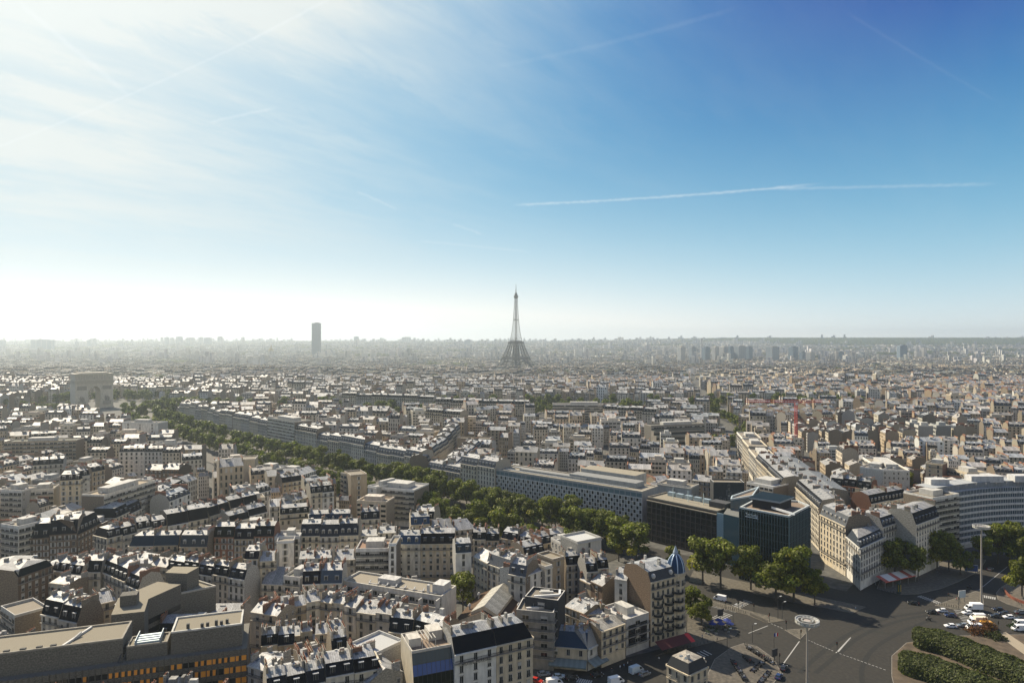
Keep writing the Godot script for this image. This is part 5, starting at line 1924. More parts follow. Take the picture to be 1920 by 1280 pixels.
func build_square():
	# the open asphalt of the square and the avenue leading to the arch
	var sq := PackedVector2Array([Vector2(10.8, 230.5), Vector2(31.6, 237.7), Vector2(49.5, 246.3), Vector2(67.0, 259.7), Vector2(85.0, 329.6), Vector2(112.0, 341.3), Vector2(168.0, 325.8), Vector2(194.6, 336.5), Vector2(222.6, 354.0), Vector2(420, 340), Vector2(420, 100), Vector2(0, 100), Vector2(0, 200)])
	mark_poly(sq)
	var asph := Color(0.0275, 0.024, 0.0165)
	sheet("road", [Vector2(-14, 208), Vector2(31.6, 237.7), Vector2(49.5, 246.3), Vector2(66.0, 256.0), Vector2(72, 292), Vector2(50, 330), Vector2(75, 372), Vector2(150, 306), Vector2(170, 330), Vector2(224, 356), Vector2(420, 372), Vector2(420, 90), Vector2(-14, 90)], 0.03, asph, M.asphalt, "asphalt of the wide open square")
	var n := AU.orthogonal()
	if n.y < 0:
		n = -n
	var rd := MB.new()
	var pv := MB.new()
	for i in 46:
		var a := AX + AU * (i * 17.0 - 6.0)
		var e := AX + AU * ((i + 1) * 17.0 - 6.0)
		for s in [[-15.5, 12.5, 0.16, 0], [-38, -15.5, 0.3, 1], [12.5, 36, 0.3, 1]]:
			var lift: float = s[2] + 0.35 * ss(400, 700, a.y)
			var q := [a + n * s[1], a + n * s[0], e + n * s[0], e + n * s[1]]
			if n.dot(Vector2(AU.y, -AU.x)) > 0:
				q = [a + n * s[0], a + n * s[1], e + n * s[1], e + n * s[0]]
			(rd if s[3] == 0 else pv).quad(Y(q[0], g(q[0].x, q[0].y) + lift), Y(q[1], g(q[1].x, q[1].y) + lift), Y(q[2], g(q[2].x, q[2].y) + lift), Y(q[3], g(q[3].x, q[3].y) + lift), asph * 1.15 if s[3] == 0 else Color(0.14, 0.125, 0.10))
		mark(a, e, 39)
	struct("avenue_road", joined([rd, M.asphalt]), "carriageway of the tree-lined avenue running to the arch")
	struct("avenue_pavement", joined([pv, M.asphalt]), "pavements under the avenue's plane trees")
	var tan := Color(0.15, 0.13, 0.098)
	sheet("pavement", [Vector2(105.8, 265.0), Vector2(108.4, 256.5), Vector2(116.8, 266.5)], 0.14, tan, M.asphalt, "triangular traffic island with one traffic light", 0.13)
	sheet("pavement", [Vector2(77.4, 295.0), Vector2(96.1, 279.5), Vector2(101.6, 271.0), Vector2(110.1, 274.1), Vector2(99.9, 282.8), Vector2(80.0, 301.2)], 0.14, tan, M.asphalt, "long narrow island lined with bollards", 0.13)
	sheet("pavement", [Vector2(51.3, 243.0), Vector2(73.2, 253.3), Vector2(84.5, 258.8), Vector2(88.1, 264.0), Vector2(87.4, 269.5), Vector2(81.8, 275.7), Vector2(73.9, 286.7), Vector2(65.6, 256.0)], 0.14, tan * 0.8, M.asphalt, "cafe corner pavement below the domed building", 0.13)
	sheet("pavement", [Vector2(59.4, 217.2), Vector2(83.6, 220.6), Vector2(91.1, 230.5), Vector2(92.6, 240.9), Vector2(90.1, 250.6), Vector2(86.1, 253.3), Vector2(80.2, 249.8), Vector2(71.4, 240.5)], 0.14, tan * 0.9, M.asphalt, "pavement crowded with parked motorcycles", 0.13)
	sheet("pavement", [Vector2(179.4, 289.6), Vector2(184.8, 285.0), Vector2(193.1, 286.7), Vector2(200.9, 290.2), Vector2(209.5, 303.7), Vector2(210.5, 307.6), Vector2(196.4, 299.3)], 0.14, tan, M.asphalt, "island at the foot of the tall lighting mast", 0.13)
	sheet("pavement", [Vector2(211.0, 296.2), Vector2(211.3, 290.8), Vector2(214.4, 284.4), Vector2(300, 300), Vector2(300, 350), Vector2(236.0, 320.7), Vector2(222.1, 310.3), Vector2(215.5, 303.7)], 0.14, tan * 1.05, M.asphalt, "curved pavement at the photo's edge beside a brick wall", 0.13)
	sheet("pavement", [Vector2(165.3, 309.0), Vector2(172.1, 301.8), Vector2(180.1, 302.4), Vector2(194.3, 309.0), Vector2(209.1, 318.6), Vector2(228.7, 333.4), Vector2(243.1, 349.7), Vector2(238.2, 362.9), Vector2(186.7, 341.3)], 0.14, tan, M.asphalt, "paved terrace in front of the market awning", 0.13)
	sheet("pavement", [Vector2(82.6, 318.6), Vector2(104.9, 305.0), Vector2(121.1, 292.6), Vector2(140.5, 281.1), Vector2(149.6, 287.9), Vector2(128.1, 303.7), Vector2(109.0, 317.2), Vector2(88.6, 333.4)], 0.14, tan, M.asphalt, "pavement strip under the plane trees of the square", 0.13)
	sheet("garden_soil", [Vector2(127.0, 228.3), Vector2(122.2, 217.2), Vector2(250, 180), Vector2(290, 215), Vector2(196.5, 260.7), Vector2(187.3, 260.7), Vector2(170.4, 259.7), Vector2(146.7, 253.7), Vector2(135.2, 243.0)], 0.15, Color(0.13, 0.095, 0.06), M.ground, "bare soil of the hedged island", 0.14)
	sheet("garden_path", [Vector2(185.3, 260.7), Vector2(183.2, 243.0), Vector2(188.9, 248.0), Vector2(190.3, 263.0)], 0.17, Color(0.42, 0.35, 0.25), M.gravel, "sandy path between the hedges")
	# paint on the road
	var ln := MB.new()
	for s in [[Vector2(100.9, 269.0), Vector2(90.9, 262.1), 0.3], [Vector2(107.8, 255.5), Vector2(94.7, 237.7), 0.35], [Vector2(116.6, 245.5), Vector2(127.7, 257.8), 0.3], [Vector2(117.8, 246.3), Vector2(128.3, 258.3), 0.3]]:
		stripe(ln, s[0], s[1], s[2], 0.036)
	for s in [[Vector2(111.2, 256.0), Vector2(116.6, 246.7), 9], [Vector2(117.7, 245.1), Vector2(127.8, 232.4), 13], [Vector2(102.2, 272.5), Vector2(106.0, 266.0), 5], [Vector2(210.5, 307.6), Vector2(246.8, 339.7), 1], [Vector2(92.6, 282.2), Vector2(78.0, 293.8), 1]]:
		var k: int = s[2]
		for i in k:
			stripe(ln, s[0].lerp(s[1], i / float(k)), s[0].lerp(s[1], (i + (0.62 if k > 1 else 1.0)) / k), 0.26, 0.036)
	for z in [[Vector2(93.2, 286.7), Vector2(102.3, 295.0), 8, 4.0], [Vector2(82.3, 275.2), Vector2(89.2, 281.1), 6, 4.5], [Vector2(179.2, 300.5), Vector2(183.5, 291.4), 10, 3.0], [Vector2(206.9, 300.5), Vector2(211.0, 297.4), 7, 3.4], [Vector2(187.0, 286.7), Vector2(181.1, 269.5), 10, 3.6], [Vector2(64.3, 242.2), Vector2(71.2, 246.3), 5, 4.0], [Vector2(21.5, 225.8), Vector2(26.2, 224.0), 7, 3.0]]:
		var u: Vector2 = (z[1] - z[0]).normalized()
		var w = Vector2(-u.y, u.x) * z[3] / 2.0
		for i in z[2]:
			var c: Vector2 = z[0].lerp(z[1], (i + 0.5) / z[2])
			stripe(ln, c - w, c + w, 0.5, 0.036)
	struct("road_markings", ln.mesh(M.line), "white lines and crossings painted on the square")
	# dark tyre tracks worn into the roundabout
	var tr := MB.new()
	for pts in [[Vector2(97.2, 230.5), Vector2(111.0, 245.1), Vector2(128.3, 260.7), Vector2(150.8, 275.7), Vector2(172.3, 282.8)], [Vector2(102.6, 230.5), Vector2(116.2, 243.8), Vector2(134.4, 260.7), Vector2(156.3, 274.1), Vector2(171.4, 279.5)], [Vector2(114.3, 222.3), Vector2(120.8, 235.0), Vector2(132.5, 249.3), Vector2(150.0, 263.0), Vector2(170.2, 275.7)]]:
		var c := curve(pts, 8)
		for i in c.size() - 1:
			stripe(tr, c[i], c[i + 1], 1.7, 0.034, asph * 0.52)
	for i in 26:      # mended patches and joints in the asphalt
		var p: Vector2 = Vector2(rng.randf_range(75, 215), rng.randf_range(215, 300))
		if p.x > 118 and p.y < 250:
			continue
		var u := Vector2.from_angle(rng.randf_range(-0.9, 0.3))
		stripe(tr, p, p + u * rng.randf_range(3, 16), rng.randf_range(0.4, 3.5), 0.032 + 0.0004 * i, asph * ([0.75, 1.25, 1.4, 0.85][i % 4]))
	struct("tyre_tracks", tr.mesh(M.asphalt), "dark curved tyre tracks on the roundabout")
	brick_wall()
	hedges()

func brick_wall():
	var t := thing("brick_wall", "low curved red brick wall of a planter beside the pavement", "wall", V(0, 0))
	var pts := curve([Vector2(222.1, 307.6), Vector2(219.7, 303.7), Vector2(217.5, 296.2), Vector2(219.0, 289.0)], 6)
	var b := MB.new()
	for i in pts.size() - 1:
		var c: Vector2 = (pts[i] + pts[i + 1]) / 2
		var u: Vector2 = (pts[i + 1] - pts[i]).normalized()
		b.box(Y(c, 0), Vector3(u.x, 0, -u.y), pts[i].distance_to(pts[i + 1]) / 2 + 0.02, 0.25, 0.1, 1.3, Color(0.28, 0.085, 0.045))
	part("wall", b.mesh(M.brick), t)

func leaf_quad(b: MB, p: Vector3, s: float, r: RandomNumberGenerator, col: Color, up := 0.35, away := Vector3.ZERO):
	var n := (Vector3(r.randf_range(-1, 1), r.randf_range(-1, 1) + up, r.randf_range(-1, 1)) + away * 1.1).normalized()
	var a := n.cross(Vector3(r.randf_range(-1, 1), r.randf_range(-1, 1), r.randf_range(-1, 1))).normalized() * s
	var c := n.cross(a)
	b.tri(p - a - c * 0.5, p + a * r.randf_range(0.6, 1.1) - c * 0.6, p + c * r.randf_range(0.8, 1.2), col)
	b.tri(p + a * 0.9, p + c * 0.9 + a * 0.2, p - a * 0.5 + c * 0.7, col * 0.92)

func hedges():
	var r := RandomNumberGenerator.new()
	r.seed = 77
	var H := [[[Vector2(149.0, 253.6), Vector2(156.3, 249.5), Vector2(161.1, 242.0), Vector2(164.7, 233.7), Vector2(169.3, 224.5), Vector2(175.1, 207.5)], 6.3, "upper long clipped hedge curving round the island"],
		[[Vector2(133.0, 234.5), Vector2(140.2, 229.4), Vector2(144.5, 222.3), Vector2(149.6, 214.7), Vector2(153.4, 205.6), Vector2(156.7, 192.9)], 6.3, "lower long clipped hedge, nearest the dashed line"]]
	for h in H:
		var pts: Array = curve(h[0], 6)
		var o: Vector2 = pts[0]
		var t := thing("hedge", h[2], "hedge", Y(o, 0), "clipped hedges on the roundabout")
		var b := MB.new()
		var core := MB.new()
		var hw: float = h[1]
		var rings := []
		var n := pts.size()
		for i in n:
			var u: Vector2 = (pts[mini(i + 1, n - 1)] - pts[maxi(i - 1, 0)]).normalized()
			var w := Vector2(u.y, -u.x)
			var k := sqrt(clampf(1.0 - pow(1.0 - minf(i + 0.4, 4.0) / 4.0, 2.0), 0.05, 1.0))
			var ring := []
			for j in 11:
				var a := PI * j / 10.0
				var p: Vector2 = pts[i] - o + w * cos(a) * hw * k
				ring.append(Y(p, 0.4 + 5.2 * pow(sin(a), 0.55) * (0.55 + 0.45 * k) * (1.0 + 0.06 * sin(i * 1.3 + h[1]))))
			rings.append(ring)
		for i in n - 1:
			for j in 10:
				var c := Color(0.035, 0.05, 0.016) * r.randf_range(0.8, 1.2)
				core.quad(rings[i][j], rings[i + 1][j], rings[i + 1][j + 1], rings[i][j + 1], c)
				for k in 44:
					var f := r.randf()
					var e := r.randf()
					var p: Vector3 = rings[i][j].lerp(rings[i + 1][j], f).lerp(rings[i][j + 1].lerp(rings[i + 1][j + 1], f), e)
					var mid: Vector3 = (rings[i][0] + rings[i][10]) / 2.0
					var od := (p - mid).normalized()
					p += od * r.randf_range(-0.3, 0.4)
					leaf_quad(b, p, r.randf_range(0.22, 0.5), r, Color(0.062, 0.072, 0.018) * r.randf_range(0.4, 1.7), 0.5, od)
		part("branches", core.mesh(M.bark), t)
		part("foliage", b.mesh(M.leaf), t)
		stuffed(t.get_child(1))
	# the rusty shrub between hedge and traffic, and low green clumps
	for s in [[Vector2(178.9, 262.6), 5.0, 4.2, Color(0.13, 0.055, 0.02), "rusty red-brown shrub between the hedge and the traffic"], [Vector2(184.6, 265.5), 4.0, 5.0, Color(0.14, 0.06, 0.022), "taller orange-brown shrub beside the sandy path"], [Vector2(182.9, 257.8), 4.2, 3.0, Color(0.05, 0.06, 0.02), "dark green shrub at the head of the sandy path"], [Vector2(198.2, 266.5), 5.0, 2.6, Color(0.03, 0.05, 0.02), "low dark green clump at the photo's edge by the vans"], [Vector2(153.2, 225.4), 6.0, 3.6, Color(0.11, 0.12, 0.03), "pale yellow-green rounded bush below the lower hedge"], [Vector2(74.7, 281.1), 3.0, 5.5, Color(0.05, 0.075, 0.02), "bushy young tree mass beside the domed building"]]:
		bush(s[0], s[1], s[2], s[3], s[4])

func bush(at: Vector2, rad: float, h: float, col: Color, label: String):
	var r := RandomNumberGenerator.new()
	r.seed = int(at.x * 10)
	var t := thing("shrub", label, "shrub", Y(at, g(at.x, at.y)))
	var b := MB.new()
	for i in 900:
		var d := Vector3(r.randf_range(-1, 1), r.randf_range(-0.2, 1), r.randf_range(-1, 1)).normalized()
		var k := pow(r.randf(), 0.3) * (0.85 + 0.2 * sin(d.x * 5 + d.z * 4 + at.x))
		leaf_quad(b, Vector3(d.x * rad * k, maxf(0.2, d.y * h * k), d.z * rad * k), r.randf_range(0.16, 0.34), r, col * r.randf_range(0.6, 1.4))
	part("foliage", b.mesh(M.leaf), t)
	var st := MB.new()
	for i in 5:
		st.bar(Vector3(0, 0, 0), Vector3(r.randf_range(-1, 1) * rad * 0.5, h * 0.7, r.randf_range(-1, 1) * rad * 0.5), 0.07, Color(0.06, 0.045, 0.03))
	part("stem", st.mesh(M.bark), t)

# ------------------------------------------------------------------ trees
func crown(sd: int, R: float, H: float, y0: float, lobes: int, per: int, leaf: float, col: Color, gap := 0.0) -> ArrayMesh:
	var r := RandomNumberGenerator.new()
	r.seed = sd
	var b := MB.new()
	for l in lobes:
		var a := TAU * l / lobes * 2.618 + r.randf() * 0.8
		var k := pow(r.randf(), 0.6) * 0.72
		var hh := r.randf_range(0.12, 0.88)
		var c := Vector3(cos(a) * k * R * (1.15 - 0.55 * hh), y0 + hh * (H - y0), sin(a) * k * R * (1.15 - 0.55 * hh))
		var lr := R * r.randf_range(0.22, 0.42)
		var lc := col * r.randf_range(0.72, 1.3)
		if r.randf() < 0.12:
			lc = Color(col.r * 1.7, col.g * 1.4, col.b)
		for i in per:
			var d := Vector3(r.randf_range(-1, 1), r.randf_range(-0.75, 1), r.randf_range(-1, 1)).normalized()
			var q := pow(r.randf(), 0.2)
			leaf_quad(b, c + Vector3(d.x, d.y * 0.78, d.z) * lr * q, leaf * r.randf_range(0.6, 1.3), r, lc * r.randf_range(0.6, 1.5), 0.25, d)
	return b.mesh(M.leaf)

func trunk(sd: int, R: float, H: float) -> ArrayMesh:
	var r := RandomNumberGenerator.new()
	r.seed = sd
	var b := MB.new()
	var bark := Color(0.13, 0.11, 0.085)
	var fork := Vector3(r.randf_range(-0.2, 0.2), H * 0.34, r.randf_range(-0.2, 0.2))
	b.tube(Vector3(0, -0.3, 0), fork, 0.36, 0.26, 8, bark, false)
	for i in 6:
		var a := TAU * i / 6.0 + r.randf() * 0.6
		var e := Vector3(cos(a) * R * 0.55, H * r.randf_range(0.6, 0.82), sin(a) * R * 0.55)
		var m := fork.lerp(e, 0.5) + Vector3(0, H * 0.05, 0)
		b.tube(fork, m, 0.19, 0.12, 6, bark, false)
		b.tube(m, e, 0.12, 0.04, 5, bark, false)
	b.tube(fork, Vector3(0, H * 0.86, 0), 0.22, 0.05, 6, bark, false)
	return b.mesh(M.bark)

var tree_crowns := []
var tree_trunks := []
var mid_crowns := []

func make_trees():
	for i in 5:
		tree_crowns.append(crown(100 + i, 6.8, 17.0, 3.8, 26, 125, 0.46, Color(0.128, 0.142, 0.02)))
		tree_trunks.append(trunk(200 + i, 6.0, 16.5))
	for i in 4:
		mid_crowns.append(crown(300 + i, 6.4, 16.0, 2.6, 20, 30, 0.8, Color(0.118, 0.136, 0.026)))

func tree(at: Vector2, s: float, label: String, group: String, fine := true, called := "plane_tree"):
	var t := thing(called, label, "tree", Y(at, g(at.x, at.y)), group)
	var k := rng.randi() % 5
	t.rotation.y = rng.randf() * TAU
	t.scale = Vector3(s * rng.randf_range(0.9, 1.12), s * rng.randf_range(0.9, 1.1), s * rng.randf_range(0.9, 1.12))
	part("crown", tree_crowns[k] if fine else mid_crowns[k % 4], t)
	part("trunk", tree_trunks[k], t)

func build_trees():
	make_trees()
	var n := AU.orthogonal()
	if n.y < 0:
		n = -n
	var far_list: Array[Transform3D] = []
	for row in [-26.0, -17.5, 14.0, 22.5]:
		for i in 80:
			var s := i * 12.0 + (3.0 if absf(row) > 20 else 0.0) + rng.randf_range(-1.2, 1.2)
			if row < 0 and s < 8 or s > 690 or (row > 0 and s < -40) or (s > 210 and absf(row) > 20):
				continue
			if rng.randf() < 0.05:
				continue
			var p = AX + AU * s + n * (row + rng.randf_range(-0.8, 0.8))
			if s < 430:
				tree(p, rng.randf_range(0.9, 1.2) if row < 0 else rng.randf_range(1.0, 1.3), "broad plane tree with dense crown in the double rows lining the avenue" if s > 130 else "tall plane tree in the avenue rows across from the white grid-faced block", "avenue plane trees near the square" if s <= 130 else "plane trees lining the avenue", s < 330)
			else:
				far_list.append(Transform3D(Basis(Vector3.UP, rng.randf() * TAU).scaled(Vector3.ONE * rng.randf_range(0.95, 1.3)), Y(p, g(p.x, p.y))))
	# the big trees at the square
	for s in [[Vector2(77.2, 327.3), 0.72, "smallest plane tree before the bronze office block"], [Vector2(88.1, 315.1), 1.18, "plane tree before the gap between bronze and glass offices"], [Vector2(94.6, 309.0), 1.2, "tall plane tree overlapping the bronze office's glass end"], [Vector2(107.7, 307.6), 1.02, "plane tree at the glass office's near corner"], [Vector2(114.1, 295.0), 1.15, "plane tree in front of the glass office, one of a close pair"], [Vector2(121.4, 293.8), 1.2, "plane tree in front of the glass office, nearest its shaded corner"], [Vector2(128.8, 290.2), 0.8, "dark plane tree in the shade past the glass office"],
		[Vector2(62.1, 341.3), 1.15, "broad plane tree between white block and domed corner building"], [Vector2(54.4, 348.0), 1.0, "plane tree behind the railed white roof"], [Vector2(180.7, 322.2), 0.95, "plane tree behind the striped market awning"], [Vector2(190.5, 329.6), 0.95, "plane tree between the awning and the corner house"], [Vector2(189.7, 318.6), 0.82, "smaller plane tree beside the market awning"], [Vector2(203.8, 336.5), 1.0, "plane tree before the grey fronts at the square"], [Vector2(207.9, 333.4), 0.95, "plane tree before the pilastered front"],
		[Vector2(212.6, 331.9), 0.9, "plane tree before the banded white block"], [Vector2(215.3, 327.3), 0.78, "last plane tree of the terrace row, nearest the billboard"], [Vector2(234.1, 339.7), 0.8, "plane tree behind the lighting mast"], [Vector2(245.5, 344.6), 1.05, "plane tree below the curved building"], [Vector2(255.4, 349.7), 1.1, "tall plane tree below the curved building, near the photo's edge"], [Vector2(252.7, 339.7), 1.0, "plane tree at the photo's edge below the curved building"], [Vector2(224.2, 299.9), 0.85, "reddish-leaved tree standing on the curved pavement"],
		[Vector2(74.9, 269.5), 0.66, "young plane tree at the cafe corner"], [Vector2(72.4, 275.7), 0.62, "plane tree in the shade of the domed building"], [Vector2(-20.2, 281.1), 0.85, "dark courtyard tree beside the stepped white block"], [Vector2(279.2, 489.6), 0.95, "dark broad tree in the garden behind the white flats"], [Vector2(286.7, 495.9), 0.9, "second dark tree in the garden behind the white flats"], [Vector2(274.4, 530.7), 0.95, "tree in the courtyard left of the white flats"], [Vector2(270.2, 508.7), 0.85, "paler tree in the courtyard before the white flats"]]:
		tree(s[0], s[1] * 1.18, s[2], "", true)
	# the street running away to the right of the glass office
	var m0: Vector2 = Vector2(174.7, 382.3)
	var m1: Vector2 = Vector2(254.6, 754.2)
	for i in 30:
		for s in [-5.0, 4.0]:
			var p: Vector2 = m0.lerp(m1, (i + rng.randf_range(-0.2, 0.2)) / 30.0)
			var u := (m1 - m0).normalized()
			p += Vector2(u.y, -u.x) * (s - 3.0)
			if p.y < 470:
				tree(p, rng.randf_range(0.55, 0.75), "street tree in the narrow shaded street of sunlit stone fronts", "street trees of the shaded street", false, "street_tree")
			else:
				far_list.append(Transform3D(Basis(Vector3.UP, rng.randf() * TAU).scaled(Vector3.ONE * rng.randf_range(0.55, 0.8)), Y(p, g(p.x, p.y))))
	for i in 60:      # further up that street
		var p: Vector2 = m1.lerp(Vector2(345, 1620), i / 60.0) + Vector2(rng.randf_range(-7, 7), 0)
		far_list.append(Transform3D(Basis(Vector3.UP, rng.randf() * TAU).scaled(Vector3.ONE * rng.randf_range(0.7, 1.0)), Y(p, g(p.x, p.y))))
	# the park-like avenue across the middle, and round the arch
	for i in 300:
		var f := rng.randf()
		var p := Vector2(-500, 905).lerp(Vector2(560, 1020), f) + Vector2(0, [-45, -32, 30, 44, 38][i % 5] + rng.randf_range(-6, 6))
		if rng.randf() < 0.35 and f > 0.25:
			continue
		far_list.append(Transform3D(Basis(Vector3.UP, rng.randf() * TAU).scaled(Vector3.ONE * rng.randf_range(0.8, 1.35)), Y(p, g(p.x, p.y))))
	for i in 260:
		var a := rng.randf() * TAU
		var p := Vector2(-616, 1000) + Vector2(cos(a), sin(a)) * rng.randf_range(105, 175)
		if p.y < 935:
			continue
		far_list.append(Transform3D(Basis(Vector3.UP, rng.randf() * TAU).scaled(Vector3.ONE * rng.randf_range(0.8, 1.2)), Y(p, g(p.x, p.y))))
	for i in 70:        # gardens before the park avenue
		var p := Vector2(rng.randf_range(-190, -85), rng.randf_range(860, 935)) if i < 30 else Vector2(rng.randf_range(10, 160), rng.randf_range(880, 935))
		far_list.append(Transform3D(Basis(Vector3.UP, rng.randf() * TAU).scaled(Vector3.ONE * rng.randf_range(0.8, 1.2)), Y(p, g(p.x, p.y))))
	for i in 170:        # trees at the foot of the iron tower and along the river
		var p := Vector2(rng.randf_range(-420, 420), 2330 + rng.randf_range(-60, 60))
		far_list.append(Transform3D(Basis(Vector3.UP, rng.randf() * TAU).scaled(Vector3.ONE * rng.randf_range(1.2, 1.9)), Y(p, g(p.x, p.y))))
	for k in 26:        # clumps in courtyards and squares further off
		var c := Vector2(rng.randf_range(-0.7, 0.75), 0) * 1000.0
		var d := rng.randf_range(560, 2300)
		c = Vector2(c.x * d / 1000.0, d)
		for i in rng.randi_range(4, 16):
			var p := c + Vector2(rng.randf_range(-40, 40), rng.randf_range(-10, 10))
			far_list.append(Transform3D(Basis(Vector3.UP, rng.randf() * TAU).scaled(Vector3.ONE * rng.randf_range(0.7, 1.15)), Y(p, g(p.x, p.y) + 1.0)))
	many("distant_foliage", mid_crowns[0], far_list, [], "far trees massed along the avenues, round the arch and in distant squares", "trees")
	# three yellow-green trees in the park avenue
	for s in [[Vector2(28.9, 880.3), 1.2], [Vector2(79.0, 864.8), 1.3], [Vector2(118.9, 859.9), 1.35]]:
		var t := thing("yellow_tree", ["yellow-green tree, smallest of three before the long grey block", "yellow-green tree, middle of three before the long grey block", "largest yellow-green tree before the long grey block"][0 if s[1] < 1.25 else (1 if s[1] < 1.32 else 2)], "tree", Y(s[0], g(s[0].x, s[0].y)))
		t.scale = Vector3.ONE * s[1]
		part("crown", crown(int(s[0].x) + 900, 5.6, 15.0, 3.2, 16, 30, 0.7, Color(0.14, 0.145, 0.025)), t)
		part("trunk", tree_trunks[0], t)

func many(called: String, m: Mesh, at: Array[Transform3D], tint: Array, label: String, category: String, parent: Node = null) -> MultiMeshInstance3D:
	var mm := MultiMesh.new()
	mm.transform_format = MultiMesh.TRANSFORM_3D
	mm.use_colors = not tint.is_empty()
	mm.mesh = m
	mm.instance_count = at.size()
	for i in at.size():
		mm.set_instance_transform(i, at[i])
		if not tint.is_empty():
			mm.set_instance_color(i, tint[i])
	var o := MultiMeshInstance3D.new()
	o.multimesh = mm
	o.name = numbered(called)
	o.set_meta("kind", "stuff")
	if parent:
		parent.add_child(o, true)
	else:
		add_child(o, true)
		tag(o, label, category)
	return o

# ------------------------------------------------------------------ vehicles
# local: x forwards, y up, z to the side
func extrude(b: MB, prof: Array, hw0: float, hw1: float, ymid: float, col: Color):      # side outline (x, y), narrower above ymid
	var n := prof.size()
	for s in [-1, 1]:
		var c := Vector3.ZERO
		for i in n:
			c += Vector3(prof[i].x, prof[i].y, 0)
		c /= n
		c.z = s * (hw0 if c.y < ymid else hw1)
		for i in n:
			var p: Vector2 = prof[i]
			var q: Vector2 = prof[(i + 1) % n]
			var a := Vector3(p.x, p.y, s * (hw0 if p.y <= ymid else hw1))
			var e := Vector3(q.x, q.y, s * (hw0 if q.y <= ymid else hw1))
			if s > 0:
				b.tri(c, a, e, col)
			else:
				b.tri(c, e, a, col)
	for i in n:
		var p: Vector2 = prof[i]
		var q: Vector2 = prof[(i + 1) % n]
		var wp := hw0 if p.y <= ymid else hw1
		var wq := hw0 if q.y <= ymid else hw1
		b.quad(Vector3(p.x, p.y, wp), Vector3(p.x, p.y, -wp), Vector3(q.x, q.y, -wq), Vector3(q.x, q.y, wq), col)

func wheel_mesh(r: float) -> ArrayMesh:
	var b := MB.new()
	b.tube(Vector3(0, 0, -0.11), Vector3(0, 0, 0.11), r, r, 14, Color(0.015, 0.015, 0.015))
	b.tube(Vector3(0, 0, 0.11), Vector3(0, 0, -0.11), r, r, 14, Color(0.015, 0.015, 0.015))
	var h := MB.new()
	h.tube(Vector3(0, 0, -0.125), Vector3(0, 0, 0.125), r * 0.6, r * 0.6, 10, Color(0.35, 0.35, 0.36))
	h.tube(Vector3(0, 0, 0.125), Vector3(0, 0, -0.125), r * 0.6, r * 0.6, 10, Color(0.35, 0.35, 0.36))
	return joined([b, M.matte, h, M.metal])

func pv(a: Array) -> Array:
	var r := []
	for i in range(0, a.size(), 2):
		r.append(Vector2(a[i], a[i + 1]))
	return r

